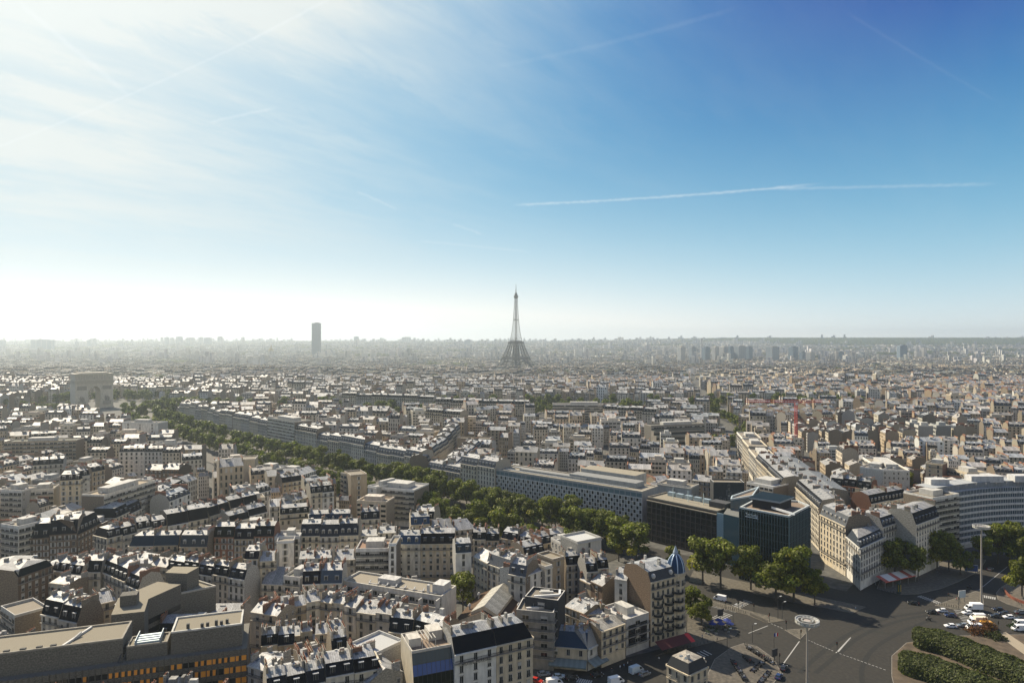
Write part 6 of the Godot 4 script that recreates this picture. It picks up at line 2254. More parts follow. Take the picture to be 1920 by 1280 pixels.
func vehicle(kind: String, at: Vector2, head: float, col: Color, label: String, group := "", yy := 0.03):
	var t := thing({"car": "car", "estate": "car", "van": "delivery_van", "truck": "box_truck"}[kind], label, {"car": "car", "estate": "car", "van": "van", "truck": "truck"}[kind], Y(at, yy), group)
	t.rotation.y = head
	var bo := MB.new()
	var gl := MB.new()
	var L := 2.1
	var hw := 0.88
	var wr := 0.31
	var dark := Color(0.02, 0.025, 0.03)
	if kind == "car" or kind == "estate":
		var rear := -1.75 if kind == "car" else -2.0
		extrude(bo, pv([-2.1, 0.25, 2.05, 0.25, 2.15, 0.45, 2.1, 0.66, 1.6, 0.80, 0.95, 0.90, -1.95, 0.93, -2.12, 0.7]), 0.88, 0.84, 0.7, col)
		extrude(gl, pv([1.0, 0.88, 0.25, 1.38, -1.25, 1.40, rear, 0.92]), 0.80, 0.66, 0.95, dark)
		extrude(bo, pv([0.30, 1.375, 0.2, 1.45, -1.2, 1.47, -1.35, 1.40]), 0.66, 0.62, 1.42, col)
		for s in [-1, 1]:
			for x in [0.3, -0.5, -1.35]:
				bo.bar(Vector3(x, 1.40, s * 0.665), Vector3(x + (0.7 if x > 0 else (-0.08 if x > -1 else -0.35)), 0.92, s * 0.81), 0.035, col)
	elif kind == "van":
		L = 2.6; hw = 1.0; wr = 0.36
		extrude(bo, pv([-2.7, 0.3, 2.6, 0.3, 2.68, 0.9, 2.2, 1.15, 1.35, 2.15, 1.0, 2.32, -2.65, 2.36]), 1.0, 0.92, 1.2, col)
		gl.quad(Vector3(2.22, 1.18, 0.88), Vector3(2.22, 1.18, -0.88), Vector3(1.44, 2.10, -0.80), Vector3(1.44, 2.10, 0.80), dark)
		for s in [-1, 1]:
			var p := [Vector3(1.95, 1.2, s * 1.01), Vector3(0.75, 1.2, s * 1.01), Vector3(0.75, 1.95, s * 0.965), Vector3(1.4, 1.95, s * 0.965)]
			if s > 0:
				gl.quad(p[1], p[0], p[3], p[2], dark)
			else:
				gl.quad(p[0], p[1], p[2], p[3], dark)
	else:
		L = 3.2; hw = 1.1; wr = 0.4
		extrude(bo, pv([1.2, 0.4, 3.2, 0.4, 3.3, 1.0, 2.95, 1.35, 2.35, 2.15, 1.25, 2.2]), 1.0, 0.92, 1.2, Color(0.66, 0.66, 0.65))
		gl.quad(Vector3(2.97, 1.37, 0.86), Vector3(2.97, 1.37, -0.86), Vector3(2.40, 2.10, -0.80), Vector3(2.40, 2.10, 0.80), dark)
		for s in [-1, 1]:
			var p := [Vector3(2.75, 1.3, s * 1.01), Vector3(1.5, 1.3, s * 1.01), Vector3(1.5, 2.0, s * 0.965), Vector3(2.3, 2.0, s * 0.965)]
			if s > 0:
				gl.quad(p[1], p[0], p[3], p[2], dark)
			else:
				gl.quad(p[0], p[1], p[2], p[3], dark)
		var bx := MB.new()
		bx.box(Vector3(-1.15, 0, 0), Vector3.RIGHT, 2.25, 1.12, 0.75, 3.05, col, true)
		part("cargo_box", bx.mesh(M.matte), t)
		bo.box(Vector3(-1.0, 0, 0), Vector3.RIGHT, 2.3, 0.5, 0.45, 0.75, Color(0.04, 0.04, 0.04))
	part("body", bo.mesh(M.paint), t)
	part("windows" if false else "glazing", gl.mesh(M.glass), t)
	var wm := wheel_mesh(wr)
	for x in [L * 0.63, -L * 0.63]:
		for s in [-1, 1]:
			part("wheel", wm, t, Transform3D(Basis.IDENTITY, Vector3(x, wr, s * (hw - 0.1))))
	for s in [-1, 1]:
		var li := MB.new()
		li.box(Vector3(0, 0, 0), Vector3.RIGHT, 0.05, 0.17, 0, 0.14, Color(0.75, 0.75, 0.72), true)
		part("headlight", li.mesh(M.glass), t, Transform3D(Basis.IDENTITY, Vector3({"car": 2.12, "estate": 2.12, "van": 2.66, "truck": 3.27}[kind], 0.62 if kind != "truck" else 0.8, s * hw * 0.72)))
		var ta := MB.new()
		ta.box(Vector3(0, 0, 0), Vector3.RIGHT, 0.05, 0.14, 0, 0.16, Color(0.35, 0.01, 0.01), true)
		part("tail_light", ta.mesh(M.glass), t, Transform3D(Basis.IDENTITY, Vector3({"car": -2.1, "estate": -2.1, "van": -2.7, "truck": -3.38}[kind], 0.7, s * hw * 0.75)))

func head_to(a: Vector2, b: Vector2) -> float:      # yaw that points local x from a towards b
	return atan2(b.y - a.y, b.x - a.x)

func traffic():
	var wht := Color(0.72, 0.72, 0.71)
	var blk := Color(0.012, 0.012, 0.014)
	var blu := Color(0.014, 0.025, 0.075)
	var gry := Color(0.16, 0.18, 0.19)
	var ah := atan2(AU.y, AU.x)
	vehicle("van", Vector2(90.1, 295.6), ah + 0.1, wht, "lone white delivery van driving up the avenue before the crossing")
	for s in [["car", Vector2(171.1, 290.8), 2.75, blk, "black car alone on the roundabout, leaving the tree shade"], ["car", Vector2(173.1, 281.1), 3.0, blk, "black car beside the white estate on the roundabout"], ["estate", Vector2(178.3, 282.8), 3.0, wht, "white estate car leading the traffic out of the crossing"], ["car", Vector2(178.6, 277.8), 2.9, blu, "dark blue car behind the white estate car"],
		["truck", Vector2(192.4, 284.4), 3.1, wht, "white box truck waiting beside the mast's island"], ["car", Vector2(187.4, 280.5), 3.1, wht, "small white car just before the white box truck"], ["truck", Vector2(184.5, 270.5), 3.05, Color(0.60, 0.53, 0.42), "beige box truck in the middle of the waiting traffic"], ["van", Vector2(187.9, 275.2), 3.05, wht, "white van half hidden behind the beige box truck"],
		["car", Vector2(177.1, 268.0), 3.0, gry, "grey-blue car below the beige box truck"], ["van", Vector2(179.8, 265.5), 3.05, wht, "small white van nearest the rusty shrub"], ["van", Vector2(185.3, 267.5), 3.1, Color(0.62, 0.30, 0.015), "yellow delivery van in the waiting traffic"], ["car", Vector2(172.0, 267.5), 3.0, wht, "white car partly hidden by the clipped hedge"],
		["car", Vector2(202.5, 283.9), 2.9, blk, "first black car in the far lane of the waiting traffic"], ["car", Vector2(202.1, 280.0), 2.95, blk, "second black car in the far lane, behind the first"], ["car", Vector2(196.5, 277.3), 3.0, Color(0.02, 0.024, 0.03), "long dark car in the middle lane of the waiting traffic"], ["car", Vector2(201.3, 276.2), 3.0, wht, "white car behind the long dark car"], ["car", Vector2(203.9, 274.1), 3.0, Color(0.02, 0.035, 0.05), "dark teal car near the photo's edge"], ["van", Vector2(200.5, 269.0), 3.05, wht, "white van at the photo's edge, farther from the path"], ["van", Vector2(196.9, 264.5), 3.05, wht, "white van at the photo's edge, nearest the sandy path"], ["car", Vector2(209.5, 281.1), 2.95, gry, "grey car at the photo's edge behind the red motorcycle"],
		["car", Vector2(234.4, 334.2), 0.65, Color(0.05, 0.05, 0.052), "dark car driving off up the wide road past the billboard"], ["car", Vector2(92.9, 233.1), 0.95, Color(0.02, 0.022, 0.024), "dark car parked ahead of the deep blue one"], ["car", Vector2(88.9, 227.2), 0.95, blu * 1.3, "deep blue car parked by the motorcycle pavement"],
		["car", Vector2(10.6, 229.0), 0.25, gry * 1.4, "grey car parked in front of the long awning"], ["car", Vector2(15.6, 227.2), 0.2, Color(0.40, 0.46, 0.48), "pale blue car in front of the long awning"], ["car", Vector2(19.8, 226.5), 0.25, blk, "black car in the awning's shade"], ["car", Vector2(8.1, 224.4), -0.5, Color(0.38, 0.02, 0.015), "bright red car at the picture's lower edge"], ["van", Vector2(13.9, 222.6), 0.3, wht, "white van roof at the picture's lower edge"], ["van", Vector2(34.1, 223.7), 0.45, wht, "white van in the street before the pavilion"], ["van", Vector2(42.1, 231.2), 0.6, Color(0.45, 0.53, 0.58), "pale blue and white ambulance van beside the shops"], ["car", Vector2(44.5, 229.0), 0.6, gry, "silver car beside the ambulance van"], ["car", Vector2(28.5, 228.3), 0.4, blk, "dark car at the end of the long awning"],
		["van", Vector2(164.9, 356.6), 1.35, Color(0.25, 0.29, 0.32), "pale van parked in the shaded street beside the glass office"], ["car", Vector2(160.8, 345.4), 1.35, Color(0.35, 0.37, 0.38), "light car parked in the shaded street beside the glass office"]]:
		vehicle(s[0], s[1], s[2], s[3], s[4])

func motorcycle_meshes() -> Array:
	var w := MB.new()
	w.tube(Vector3(0, 0, -0.06), Vector3(0, 0, 0.06), 0.31, 0.31, 12, Color(0.015, 0.015, 0.015))
	w.tube(Vector3(0, 0, 0.06), Vector3(0, 0, -0.06), 0.31, 0.31, 12, Color(0.015, 0.015, 0.015))
	var b := MB.new()
	extrude(b, pv([-0.35, 0.35, 0.35, 0.32, 0.55, 0.85, 0.25, 0.98, -0.2, 0.80, -0.95, 0.95, -0.75, 0.6]), 0.16, 0.12, 0.6, Color(0.9, 0.9, 0.9))
	var s := MB.new()
	extrude(s, pv([-1.0, 0.90, -0.1, 0.80, 0.0, 0.92, -0.9, 1.02]), 0.15, 0.12, 0.9, Color(0.02, 0.02, 0.02))
	s.bar(Vector3(0.42, 1.05, -0.36), Vector3(0.42, 1.05, 0.36), 0.03, Color(0.03, 0.03, 0.03))
	s.bar(Vector3(0.40, 1.0, 0), Vector3(0.72, 0.3, 0), 0.05, Color(0.25, 0.25, 0.25))
	s.quad(Vector3(0.62, 0.9, 0.2), Vector3(0.62, 0.9, -0.2), Vector3(0.45, 1.35, -0.17), Vector3(0.45, 1.35, 0.17), Color(0.1, 0.11, 0.12))
	s.box(Vector3(-1.05, 0, 0), Vector3.RIGHT, 0.2, 0.2, 0.98, 1.3, Color(0.03, 0.03, 0.03), true)
	return [w.mesh(M.matte), b, s.mesh(M.matte)]

func motorcycles():
	var m := motorcycle_meshes()
	var bodies := []
	for c in [Color(0.02, 0.02, 0.022), Color(0.5, 0.5, 0.5), Color(0.22, 0.02, 0.015), Color(0.02, 0.03, 0.09)]:
		var b := MB.new()
		b.add(m[1], Transform3D.IDENTITY, c)
		bodies.append(b.mesh(M.paint))
	var cols := ["black", "pale grey", "dark red", "dark blue"]
	var k := 0
	for row in [[Vector2(86.1, 249.3), Vector2(90.6, 236.6), 12, 0.4, "the row along the kerb"], [Vector2(77.3, 238.9), Vector2(77.0, 224.0), 12, 2.2, "the middle row of the pavement"], [Vector2(81.0, 230.5), Vector2(87.2, 237.4), 6, 1.3, "the short slanting row"], [Vector2(80.7, 222.6), Vector2(86.8, 230.5), 7, 0.3, "the short row beside the deep blue car"], [Vector2(82.5, 242.2), Vector2(83.5, 236.6), 5, 0.3, "the shaded cluster behind the kerb row"]]:
		for i in row[2]:
			var p: Vector2 = row[0].lerp(row[1], (i + rng.randf_range(0.2, 0.8)) / row[2])
			var c = [0, 1, 1, 0, 2, 0, 3][rng.randi() % 7]
			var t := thing("motorcycle", "%s motorcycle parked in %s" % [cols[c], row[4]], "motorcycle", Y(p, 0.142), "motorcycles parked in " + row[4])
			t.rotation.y = head_to(row[0], row[1]) + PI / 2 + rng.randf_range(-0.25, 0.25)
			part("body", bodies[c], t)
			part("seat", m[2], t)
			for x in [0.72, -0.72]:
				part("wheel", m[0], t, Transform3D(Basis.IDENTITY, Vector3(x, 0.31, 0)))
	for s in [[Vector2(167.3, 274.1), 3.0, 0, "black motorcycle riding alone on the roundabout by the hedge"], [Vector2(207.6, 309.6), 2.2, 0, "dark motorcycle crossing the wide road above the mast's island"], [Vector2(207.2, 280.0), 3.0, 2, "red motorcycle in the waiting traffic"]]:
		var t := thing("motorcycle", s[3], "motorcycle", Y(s[0], 0.04))
		t.rotation.y = s[1]
		part("body", bodies[s[2]], t)
		part("seat", m[2], t)
		for x in [0.72, -0.72]:
			part("wheel", m[0], t, Transform3D(Basis.IDENTITY, Vector3(x, 0.31, 0)))
		person_body(t, Vector3(-0.35, 0.55, 0), PI / 2, true, Color(0.03, 0.03, 0.035), Color(0.02, 0.02, 0.025), "rider")

# ------------------------------------------------------------------ people: one continuous surface round a skeleton
var person_meshes := {}
func person_mesh(sit: bool, stride: float, top: Color, legs: Color) -> ArrayMesh:
	var J := [[Vector3(0, 0.92, 0), Vector3(0, 1.40, 0.02), 0.145, 0.165], [Vector3(0, 1.42, 0.01), Vector3(0, 1.66, 0.03), 0.065, 0.105]]
	var hipf := 0.42 if sit else 0.0
	for s in [-1, 1]:
		var hip := Vector3(s * 0.09, 0.92, 0)
		var f: float = s * stride
		var knee := Vector3(s * 0.11, 0.50, f * 0.9) if not sit else Vector3(s * 0.2, 0.78, 0.40)
		var foot := Vector3(s * 0.10, 0.06, f * 1.2 - absf(f) * 0.5) if not sit else Vector3(s * 0.2, 0.36, 0.28)
		J.append([hip, knee, 0.095, 0.065])
		J.append([knee, foot, 0.062, 0.045])
		J.append([foot, foot + Vector3(0, -0.02, 0.16), 0.045, 0.035])
		var sh := Vector3(s * 0.19, 1.38, 0)
		var el := Vector3(s * 0.25, 1.12, -f * 0.5) if not sit else Vector3(s * 0.26, 1.14, 0.18)
		var ha := Vector3(s * 0.25, 0.88, -f * 0.7 + 0.06) if not sit else Vector3(s * 0.26, 1.05, 0.50)
		J.append([sh, el, 0.06, 0.045])
		J.append([el, ha, 0.043, 0.032])
	var cell := 0.045
	var lo := Vector3(-0.45, -0.02, -0.65)
	var nx := 20
	var ny := 42
	var nz := 30
	var fld := PackedFloat32Array()
	fld.resize(nx * ny * nz)
	for z in nz:
		for y in ny:
			for x in nx:
				var p := lo + Vector3(x, y, z) * cell
				var acc := 0.0
				for j in J:
					var ab: Vector3 = j[1] - j[0]
					var t := clampf((p - j[0]).dot(ab) / ab.length_squared(), 0, 1)
					var d: float = p.distance_to(j[0] + ab * t) - lerpf(j[2], j[3], t)
					acc += exp(-d * 45.0)
				fld[(z * ny + y) * nx + x] = -log(acc + 1e-20) / 45.0
	# surface nets
	var idx := {}
	var vs := PackedVector3Array()
	for z in nz - 1:
		for y in ny - 1:
			for x in nx - 1:
				var s := Vector3.ZERO
				var c := 0
				for e in [[0, 1], [2, 3], [4, 5], [6, 7], [0, 2], [1, 3], [4, 6], [5, 7], [0, 4], [1, 5], [2, 6], [3, 7]]:
					var a := Vector3(e[0] & 1, (e[0] >> 1) & 1, e[0] >> 2)
					var b := Vector3(e[1] & 1, (e[1] >> 1) & 1, e[1] >> 2)
					var fa := fld[((z + int(a.z)) * ny + y + int(a.y)) * nx + x + int(a.x)]
					var fb := fld[((z + int(b.z)) * ny + y + int(b.y)) * nx + x + int(b.x)]
					if (fa < 0) != (fb < 0):
						s += a.lerp(b, fa / (fa - fb))
						c += 1
				if c:
					idx[(z * ny + y) * nx + x] = vs.size()
					vs.append(lo + (Vector3(x, y, z) + s / c) * cell)
	var m := MB.new()
	for z in range(1, nz - 1):
		for y in range(1, ny - 1):
			for x in range(1, nx - 1):
				var f0 := fld[(z * ny + y) * nx + x]
				for ax in 3:
					var st: int = [1, nx, nx * ny][ax]
					var f1 := fld[(z * ny + y) * nx + x + st]
					if (f0 < 0) == (f1 < 0):
						continue
					var s1: int = [nx, nx * ny, 1][ax]
					var s2: int = [nx * ny, 1, nx][ax]
					var o := (z * ny + y) * nx + x
					var q := [o, o - s1, o - s1 - s2, o - s2]
					if not (idx.has(q[0]) and idx.has(q[1]) and idx.has(q[2]) and idx.has(q[3])):
						continue
					var p := [vs[idx[q[0]]], vs[idx[q[1]]], vs[idx[q[2]]], vs[idx[q[3]]]]
					var h: float = p[0].y
					var col := top if h > 0.93 else legs
					if h > 1.45:
						col = Color(0.42, 0.26, 0.18) if p[0].z > 0.03 and h < 1.66 else Color(0.03, 0.022, 0.016)
					elif h < 0.1:
						col = Color(0.02, 0.02, 0.02)
					if f0 < 0:
						m.quad(p[0], p[1], p[2], p[3], col)
					else:
						m.quad(p[3], p[2], p[1], p[0], col)
	return m.mesh(M.matte)

func person_body(parent: Node3D, at: Vector3, turn: float, sit: bool, top: Color, legs: Color, called := "body"):
	var k := "%s%s%s" % [sit, top, legs]
	if not person_meshes.has(k):
		person_meshes[k] = person_mesh(sit, 0.0 if sit else 0.22, top, legs)
	part(called, person_meshes[k], parent, Transform3D(Basis(Vector3.UP, turn), at))

func people():
	var tops := [[Color(0.5, 0.5, 0.48), "white top"], [Color(0.03, 0.035, 0.06), "navy jacket"], [Color(0.30, 0.05, 0.04), "red top"], [Color(0.15, 0.25, 0.35), "blue shirt"]]
	var P := [[Vector2(36.9, 232.7), 0, 0.3, "by the awning, at the shop fronts"], [Vector2(38.4, 233.9), 3, 2.0, "walking along the shop fronts"], [Vector2(39.9, 235.4), 0, 1.0, "near the ambulance van"], [Vector2(41.4, 236.6), 1, 4.0, "beside the shop windows"], [Vector2(51.5, 238.9), 0, 2.5, "crossing before the pavilion"], [Vector2(33.7, 230.5), 1, 0.0, "at the corner of the long awning"],
		[Vector2(87.5, 282.2), 1, 3.0, "waiting at the first crossing"], [Vector2(96.8, 286.7), 3, 1.2, "on the avenue crossing"], [Vector2(103.8, 275.7), 2, 0.5, "on the long narrow island"], [Vector2(192.0, 294.4), 2, 1.0, "standing on the mast's island by the billboard"], [Vector2(71.7, 256.9), 0, 2.0, "passing the cafe umbrellas"], [Vector2(143.0, 283.9), 3, 0.2, "in the shade under the plane trees"], [Vector2(76.6, 254.6), 1, 1.0, "at the edge of the cafe pavement"], [Vector2(55.8, 246.3), 2, 1.0, "under the red cafe awning"]]
	for s in P:
		var t := thing("person", "person in a %s %s" % [tops[s[1]][1], s[3]], "person", Y(s[0], 0.145))
		person_body(t, Vector3.ZERO, s[2], false, tops[s[1]][0], Color(0.03, 0.035, 0.05) if s[1] != 1 else Color(0.10, 0.09, 0.08))

# ------------------------------------------------------------------ street furniture
func lamp_mast(at: Vector2, h: float, label: String):
	var t := thing("lighting_mast", label, "street lamp", Y(at, 0.0), "tall lighting masts of the square")
	var p := MB.new()
	p.tube(Vector3(0, 0, 0), Vector3(0, 1.2, 0), 0.6, 0.5, 12, Color(0.25, 0.23, 0.2))
	p.tube(Vector3(0, 1.2, 0), Vector3(0, h, 0), 0.46, 0.24, 12, Color(0.36, 0.32, 0.27))
	part("pole", p.mesh(M.metal), t)
	var r := MB.new()
	for k in 24:
		var a0 := TAU * k / 24.0
		var a1 := TAU * (k + 1) / 24.0
		for s in [[3.1, h - 0.1], [3.1, h + 0.6], [1.5, h + 0.5]]:
			r.bar(Vector3(cos(a0) * s[0], s[1], sin(a0) * s[0]), Vector3(cos(a1) * s[0], s[1], sin(a1) * s[0]), 0.16, Color(0.34, 0.33, 0.30))
		if k % 3 == 0:
			r.bar(Vector3(0, h - 0.6, 0), Vector3(cos(a0) * 3.0, h, sin(a0) * 3.0), 0.09, Color(0.25, 0.24, 0.22))
	r.tube(Vector3(0, h - 0.2, 0), Vector3(0, h + 0.5, 0), 1.2, 0.9, 12, Color(0.42, 0.36, 0.30))
	part("ring", r.mesh(M.metal), t)
	var lm := MB.new()
	lm.box(Vector3.ZERO, Vector3.RIGHT, 0.34, 0.42, -0.1, 0.42, Color(0.50, 0.49, 0.45), true)
	lm.box(Vector3.ZERO, Vector3.RIGHT, 0.28, 0.36, -0.16, -0.1, Color(0.6, 0.6, 0.58), true)
	var me := lm.mesh(M.metal)
	for k in 16:
		var a := TAU * k / 16.0
		part("floodlight", me, t, Transform3D(Basis(Vector3.UP, -a), Vector3(cos(a) * 2.75, h + 0.1, sin(a) * 2.75)))

func post(called: String, label: String, cat: String, at: Vector2, h: float, kind: String, turn := 0.0, group := ""):
	var t := thing(called, label, cat, Y(at, 0.1), group)
	t.rotation.y = turn
	var p := MB.new()
	p.tube(Vector3(0, 0, 0), Vector3(0, h, 0), 0.11, 0.07, 8, Color(0.05, 0.05, 0.045))
	part("pole", p.mesh(M.iron), t)
	var q := MB.new()
	if kind == "signal":
		q.box(Vector3(0, 0, 0.12), Vector3.RIGHT, 0.2, 0.14, h - 1.15, h, Color(0.02, 0.02, 0.02), true)
		q.box(Vector3(0, 0, 0.12), Vector3.RIGHT, 0.26, 0.02, h - 1.2, h + 0.05, Color(0.03, 0.03, 0.03), true)
		part("signal_head", q.mesh(M.matte), t)
		for k in 3:
			var l := MB.new()
			l.tube(Vector3(0, h - 0.2 - 0.36 * k, 0.2), Vector3(0, h - 0.2 - 0.36 * k, 0.3), 0.12, 0.12, 8, [Color(0.3, 0.02, 0.01), Color(0.25, 0.13, 0.01), Color(0.01, 0.12, 0.06)][k])
			part("lens", l.mesh(M.glass), t)
	elif kind == "lamp":
		q.bar(Vector3(0, h, 0), Vector3(1.3, h + 0.35, 0), 0.06, Color(0.06, 0.06, 0.055))
		q.box(Vector3(1.5, 0, 0), Vector3.RIGHT, 0.5, 0.18, h + 0.25, h + 0.42, Color(0.6, 0.6, 0.58), true)
		part("lamp_head", q.mesh(M.metal), t)
	elif kind == "panel":
		q.box(Vector3.ZERO, Vector3.RIGHT, 1.25, 0.2, h - 2.4, h + 0.2, Color(0.03, 0.03, 0.03), true)
		part("case", q.mesh(M.matte), t)
	elif kind == "flag":
		for k in 3:
			var f := MB.new()
			for i in 3:
				var x0 := 0.08 + (k * 3 + i) * 0.17
				f.quad(Vector3(x0, h - 1.2, sin(x0 * 4) * 0.1), Vector3(x0 + 0.17, h - 1.2, sin((x0 + 0.17) * 4) * 0.1), Vector3(x0 + 0.17, h, sin((x0 + 0.17) * 4) * 0.1), Vector3(x0, h, sin(x0 * 4) * 0.1), [Color(0.01, 0.03, 0.2), Color(0.75, 0.75, 0.74), Color(0.5, 0.015, 0.02)][k])
			part("flag_stripe", f.mesh(M.matte), t)

func furniture():
	lamp_mast(Vector2(199.7, 290.2), 33.0, "tall lighting mast with a ring of floodlights on the traffic island")
	var top: Vector2 = Vector2(83.2, 192.2)
	lamp_mast(top, 33.0, "tall lighting mast rising from below the frame over the open asphalt")
	for s in [[Vector2(108.8, 256.9), "traffic light on the triangular island's point"], [Vector2(106.6, 265.0), "traffic light with a white base at the triangular island's tip"], [Vector2(117.4, 246.3), "traffic light where the dashed line meets the white arrow"], [Vector2(102.8, 272.5), "traffic light at the tip of the long narrow island"], [Vector2(89.3, 285.0), "traffic light at the first avenue crossing"], [Vector2(100.1, 282.2), "traffic light on the long island's far edge"], [Vector2(189.6, 289.6), "red traffic light post below the billboard"], [Vector2(188.1, 294.4), "traffic light beside the zebra crossing of the mast's island"], [Vector2(188.5, 264.5), "traffic light between the yellow van and the path"], [Vector2(93.1, 237.4), "traffic light by the deep blue car"], [Vector2(94.6, 285.0), "traffic light on the far side of the avenue crossing"]]:
		post("traffic_light", s[1], "traffic light", s[0], 3.6, "signal", rng.randf_range(-0.8, 0.8))
	for s in [[Vector2(107.5, 275.7), 8.5, "white-headed street lamp on the long narrow island"], [Vector2(87.0, 268.5), 8.0, "street lamp at the cafe corner"], [Vector2(89.4, 253.7), 6.5, "thin street lamp over the motorcycle pavement"], [Vector2(78.0, 247.2), 7.5, "dark street lamp at the zebra crossing near the cafe"], [Vector2(109.0, 275.2), 6.5, "second white-headed lamp at the long island's tip"]]:
		post("street_lamp", s[2], "street lamp", s[0], s[1], "lamp", 0.4)
	post("advertising_panel", "black back of an advertising panel by the cafe crossing", "billboard", Vector2(83.4, 273.1), 4.6, "panel", 0.3)
	post("advertising_panel", "dark advertising panel with a flag above it by the motorcycles", "billboard", Vector2(92.0, 238.9), 4.2, "panel", 0.5)
	post("flag_pole", "pole with a small blue, white and red flag", "flag", Vector2(92.1, 239.7), 9.5, "flag", 0.2)
	# billboards
	for s in [[Vector2(193.1, 292.6), 0.25, Color(0.32, 0.38, 0.40), 3.4, 5.2, 2.4, "pale grey-blue billboard on two legs at the zebra crossing"], [Vector2(220.4, 327.3), -0.2, Color(0.02, 0.05, 0.16), 3.0, 4.8, 3.8, "blue billboard beyond the lighting mast, edged in white"]]:
		var t := thing("billboard", s[6], "billboard", Y(s[0], 0.1))
		t.rotation.y = s[1]
		var w: float = s[5] * 0.72
		var f := MB.new()
		for x in [-w * 0.7, w * 0.7]:
			f.bar(Vector3(x, 0, -0.1), Vector3(x, s[3], -0.1), 0.1, Color(0.1, 0.1, 0.1))
		part("legs" if false else "support", f.mesh(M.iron), t)
		var b := MB.new()
		b.box(Vector3.ZERO, Vector3.RIGHT, w + 0.12, 0.12, s[3] - 1.3, s[4], Color(0.5, 0.5, 0.48), true)
		part("frame", b.mesh(M.metal), t)
		var pn := MB.new()
		pn.quad(Vector3(-w, s[3] - 1.2, 0.14), Vector3(w, s[3] - 1.2, 0.14), Vector3(w, s[4] - 0.1, 0.14), Vector3(-w, s[4] - 0.1, 0.14), s[2])
		part("poster", pn.mesh(M.matte), t)
	# poster column
	var mc := thing("advertising_column", "round dark green poster column with a yellow side and domed cap", "column", Y(Vector2(171.9, 303.1), 0.14))
	var b := MB.new()
	b.tube(Vector3.ZERO, Vector3(0, 0.8, 0), 0.85, 0.8, 14, Color(0.02, 0.035, 0.025))
	b.tube(Vector3(0, 0.8, 0), Vector3(0, 4.2, 0), 0.75, 0.75, 14, Color(0.05, 0.06, 0.03))
	part("body", b.mesh(M.matte), mc)
	b = MB.new()
	b.quad(Vector3(-0.55, 1.0, 0.62), Vector3(0.75, 1.0, 0.5), Vector3(0.75, 4.0, 0.5), Vector3(-0.55, 4.0, 0.62), Color(0.45, 0.28, 0.02))
	part("poster", b.mesh(M.matte), mc)
	b = MB.new()
	b.tube(Vector3(0, 4.2, 0), Vector3(0, 4.6, 0), 1.0, 0.95, 14, Color(0.015, 0.03, 0.022))
	b.tube(Vector3(0, 4.6, 0), Vector3(0, 5.5, 0), 0.8, 0.15, 14, Color(0.015, 0.03, 0.022))
	part("cap", b.mesh(M.matte), mc)
	# market awning
	var w0: Vector2 = Vector2(167.0, 313.5)
	var w1: Vector2 = Vector2(186.7, 323.0)
	var mk := thing("market_awning", "long striped white and red awning of a market stall under the trees", "awning", Y(w0, 0.14))
	var u := (w1 - w0)
	var dn := Vector2(0.45, -1.0).normalized() * 5.0
	var up := MB.new()
	for i in 8:
		var a := u * (i / 8.0)
		var e := u * ((i + 1) / 8.0)
		var c := Color(0.62, 0.60, 0.54) if i % 3 else Color(0.40, 0.10, 0.07)
		up.quad(Y(a + dn, 2.9), Y(e + dn, 2.9), Y(e, 4.1), Y(a, 4.1), c)
		up.quad(Y(a + dn, 2.5), Y(e + dn, 2.5), Y(e + dn, 2.9), Y(a + dn, 2.9), Color(0.45, 0.09, 0.06))
	part("canopy_cloth", up.mesh(M.matte), mk)
	var lg := MB.new()
	for i in 5:
		for q in [dn, Vector2.ZERO]:
			lg.bar(Y(u * (i / 4.0) * 0.98 + q, 0), Y(u * (i / 4.0) * 0.98 + q, 2.9), 0.06, Color(0.3, 0.3, 0.29))
	part("frame", lg.mesh(M.metal), mk)
	# red cafe awning and blue parasols
	var ra: Vector2 = Vector2(51.3, 245.2)
	var rb: Vector2 = Vector2(65.2, 252.8)
	var ca := thing("cafe_awning", "dark red cafe awning along the foot of the domed building", "awning", Y(ra, 0))
	var cu := rb - ra
	var cn := Vector2(cu.y, -cu.x).normalized() * 4.0
	var cb := MB.new()
	for i in 8:
		cb.quad(Y(cu * (i / 8.0) + cn, 2.6), Y(cu * ((i + 1) / 8.0) + cn, 2.6), Y(cu * ((i + 1) / 8.0), 4.2), Y(cu * (i / 8.0), 4.2), Color(0.07, 0.008, 0.008) if i < 7 else Color(0.5, 0.03, 0.03))
	part("canopy_cloth", cb.mesh(M.matte), ca)
	for i in 6:
		var p: Vector2 = Vector2(78.0, 265.5) + Vector2((i % 3) * 3.4, (i / 3) * 3.2)
		var t := thing("parasol", "blue cafe parasol among the tables on the corner pavement", "parasol", Y(p, 0.14), "blue parasols of the corner cafe")
		var c := MB.new()
		c.tube(Vector3(0, 2.2, 0), Vector3(0, 3.0, 0), 1.6, 0.05, 8, Color(0.012, 0.03, 0.16), false)
		part("canopy", c.mesh(M.matte), t)
		var q := MB.new()
		q.tube(Vector3.ZERO, Vector3(0, 2.9, 0), 0.04, 0.04, 6, Color(0.3, 0.3, 0.3))
		part("pole", q.mesh(M.metal), t)
